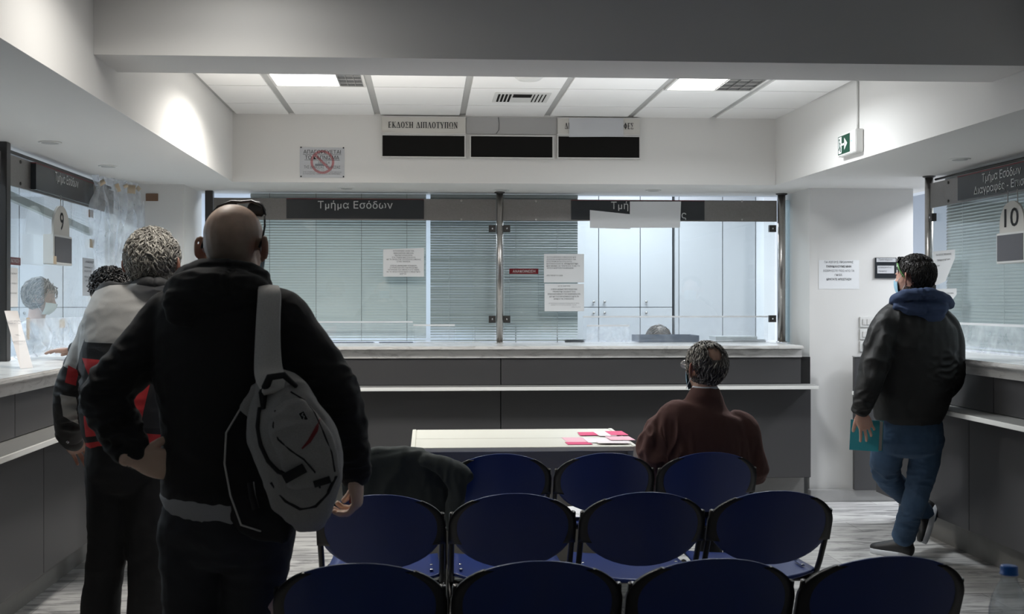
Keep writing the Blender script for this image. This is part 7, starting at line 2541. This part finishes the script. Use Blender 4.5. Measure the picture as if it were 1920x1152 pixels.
def clerk(C, yaw, label, coat, hairm, seed, mask='mask_white', face=(0, 1), pitch=-8, grey=False, seat_z=0.455):
    ax = head_axes(yaw, pitch)
    fwd = Vector((math.sin(math.radians(yaw)), math.cos(math.radians(yaw)), 0)); sd = Vector((fwd.y, -fwd.x, 0))
    b0 = Vector((C.x, C.y, 0)) - fwd * 0.06
    t = empty('person', b0, label, 'person')
    S = Shape(); H = Shape()
    add_head(S, C, ax, 0.95)
    hz = seat_z + 0.105
    chest = Vector((b0.x, b0.y, C.z - 0.36)); hip = Vector((b0.x, b0.y, hz)) - fwd * 0.04
    S.loft([(C - ZP * 0.04 - fwd * 0.015, 0.052, 0.055), (C - ZP * 0.16 - fwd * 0.03, 0.056, 0.056), (chest + ZP * 0.12, 0.10, 0.07)], side=sd, n=18)
    S.loft([(chest + ZP * 0.12, 0.14, 0.07), (chest, 0.16, 0.10), (chest.lerp(hip, .6), 0.13, 0.10), (hip, 0.15, 0.10)], side=sd)
    for q in (-1, 1):
        h = hip + sd * (q * 0.09); k = h + fwd * 0.42 + sd * (q * 0.04) - ZP * 0.01; f = k - ZP * (k.z - 0.08) + fwd * 0.02
        S.limb([(h, 0.072), (k, 0.052), (k.lerp(f, .3), 0.05), (f, 0.036)])
        a, e = chest + sd * (q * 0.18) + ZP * 0.08, chest + sd * (q * 0.24) - ZP * 0.17 + fwd * 0.05
        w_ = chest + sd * (q * 0.14) - ZP * 0.20 + fwd * 0.20
        S.limb([(a, 0.046), (e, 0.038), (w_, 0.026)])
        add_hand(H, w_, fwd - sd * q * 0.3, -ZP, -sd * q, [(18, 22, 18)] * 4, s=0.92)
    sk = 'skin_clerk'
    if sk not in MATS: skin_mat(sk, (0.58, 0.42, 0.35))
    finish_body(t, S, H, C, ax, 0.95, sk, 0.007)
    S = Shape()
    S.loft([(chest + ZP * 0.16, 0.09, 0.07), (chest + ZP * 0.10, 0.17, 0.10), (chest, 0.19, 0.125), (chest.lerp(hip, .6), 0.165, 0.13), (hip, 0.18, 0.125)], side=sd)
    for q in (-1, 1):
        S.limb([(chest + sd * (q * 0.14) + ZP * 0.09, 0.06), (chest + sd * (q * 0.22) + ZP * 0.02, 0.058), (chest + sd * (q * 0.24) - ZP * 0.17 + fwd * 0.05, 0.05), (chest + sd * (q * 0.15) - ZP * 0.20 + fwd * 0.18, 0.036)])
    me = S.fused(0.008, 3); folds(me, cloth(0.005, 8, 8, 8, seed=seed))
    link_mesh('coat', me, [coat], t)
    S = Shape()
    for q in (-1, 1):
        h = hip + sd * (q * 0.09); k = h + fwd * 0.42 + sd * (q * 0.04) - ZP * 0.01; f = k - ZP * (k.z - 0.08) + fwd * 0.02
        S.limb([(h - fwd * 0.03, 0.082), (k, 0.064)], n=16); S.limb([(k, 0.062), (f + ZP * 0.03, 0.052)], n=16)
    me = S.fused(0.01, 2)
    link_mesh('trousers', me, ['denim_dark'], t)
    for q in (-1, 1):
        a = hip + sd * (q * 0.13) + fwd * 0.44; a.z = 0
        sh = empty('shoe', a); sh.parent = t; sh.matrix_parent_inverse = parent_world(t).inverted()
        add_shoe('shoe', a, a + fwd * 0.16, sh)
    def cover(x, y, z):
        if y > 0.55 and z < 0.45: return -1
        if abs(x) > 0.82 and z < -0.1 and y > -0.2: return -1
        if z < -0.9: return -1
        return 0.3
    def flow(x, y, z): return (x, -0.5, -1.0)
    hair_locks('hair', C, ax, 0.95, t, hairm, 380, 0.07, 0.006, 0.008, seed, cover, flow, lift=0.014, wide=1.06, shell_out=0.014)
    if mask: face_mask('face_mask', C, ax, 0.95, t, mask)
    return t, b0, fwd
Cf = P(76, 558, D=7.6)
tf, b0, fw = clerk(Cf, 84, 'clerk in a white face mask sitting behind the number 9 glass screen', 'shirt_white', ['hair_grey_dark', 'hair_grey'], 61, seat_z=0.60, pitch=-14)
def stool(b, z, label):
    t = empty('stool', (b.x, b.y, 0), label, 'stool')
    MB().lathe((b.x, b.y, z - 0.05), [(0.19, 0), (0.20, 0.01), (0.20, 0.04), (0.18, 0.049)], 28).build('seat', 'grey_card', t)
    MB().cyl((b.x, b.y, 0.04), 0.03, z - 0.09).build('column', 'black_metal', t)
    MB().lathe((b.x, b.y, 0), [(0.22, 0), (0.22, 0.01), (0.06, 0.035), (0.03, 0.05)], 28).build('foot_plate', 'black_metal', t)
stool(b0 - fw * 0.06, 0.60, 'round grey stool under the clerk behind the number 9 screen')
Cg = P(1235, 650, D=9.42)
Cg.z = 1.10
tg, b0, fw = clerk(Cg, 182, 'clerk whose grey brown hair shows above the dark blue document tray', 'shirt_white', ['hair_brownish', 'hair_grey_mid', 'hair_brownish'], 67, mask='mask_white', seat_z=0.455)
office_chair((b0 - fw * 0.06).x, (b0 - fw * 0.06).y, math.radians(180 - 2), 'office chair under the clerk behind the document tray')


# ------------------------------------------------------------------ coat on the first chair
def coat():
    c = chairs[(0, 0)]
    t = empty('draped_coat', (c.x, c.y + 0.02, 0.5), 'dark green coat draped over the back of a waiting chair', 'coat')
    S = Shape()
    def Q(x, y, z): return Vector((c.x + x, c.y + y, z))
    # rear and front flaps over the shell
    S.loft([(Q(0.0, -0.028, 0.782), 0.120, 0.020), (Q(0.005, -0.012, 0.745), 0.200, 0.024), (Q(0.01, 0.010, 0.690), 0.235, 0.024), (Q(0.02, 0.030, 0.620), 0.245, 0.024), (Q(0.03, 0.050, 0.55), 0.25, 0.026), (Q(0.04, 0.060, 0.47), 0.25, 0.028)], side=(1, 0, 0), n=32, power=0.8)
    S.loft([(Q(0.0, 0.022, 0.782), 0.120, 0.022), (Q(0.0, 0.06, 0.74), 0.20, 0.022), (Q(0.0, 0.10, 0.66), 0.22, 0.022), (Q(0.0, 0.13, 0.56), 0.21, 0.022)], side=(1, 0, 0), n=32)
    S.loft([(Q(-0.10, -0.003, 0.790), 0.02, 0.030), (Q(0.0, -0.003, 0.797), 0.02, 0.032), (Q(0.11, -0.003, 0.788), 0.02, 0.030)], side=(0, 0, 1), n=16)
    # sleeve falling over the gap to the next chair
    S.limb([(Q(0.12, -0.045, 0.765), 0.026), (Q(0.19, -0.040, 0.742), 0.040), (Q(0.235, -0.035, 0.70), 0.044), (Q(0.255, -0.028, 0.63), 0.042), (Q(0.25, -0.015, 0.55), 0.038), (Q(0.245, 0.0, 0.47), 0.034)], n=16)
    S.limb([(Q(0.21, -0.035, 0.735), 0.022), (Q(0.265, -0.035, 0.722), 0.030), (Q(0.30, -0.02, 0.68), 0.028)], n=14)
    me = S.fused(0.006, 4)
    folds(me, cloth(0.007, 9, 9, 4, seed=71, spots=[(Q(0.24, -0.04, 0.66), 0.15, 0.008, (22, 18, 7)), (Q(0.0, -0.03, 0.65), 0.2, 0.005, (14, 10, 4))]))
    link_mesh('cloth', me, ['jacket_green'], t)
coat()
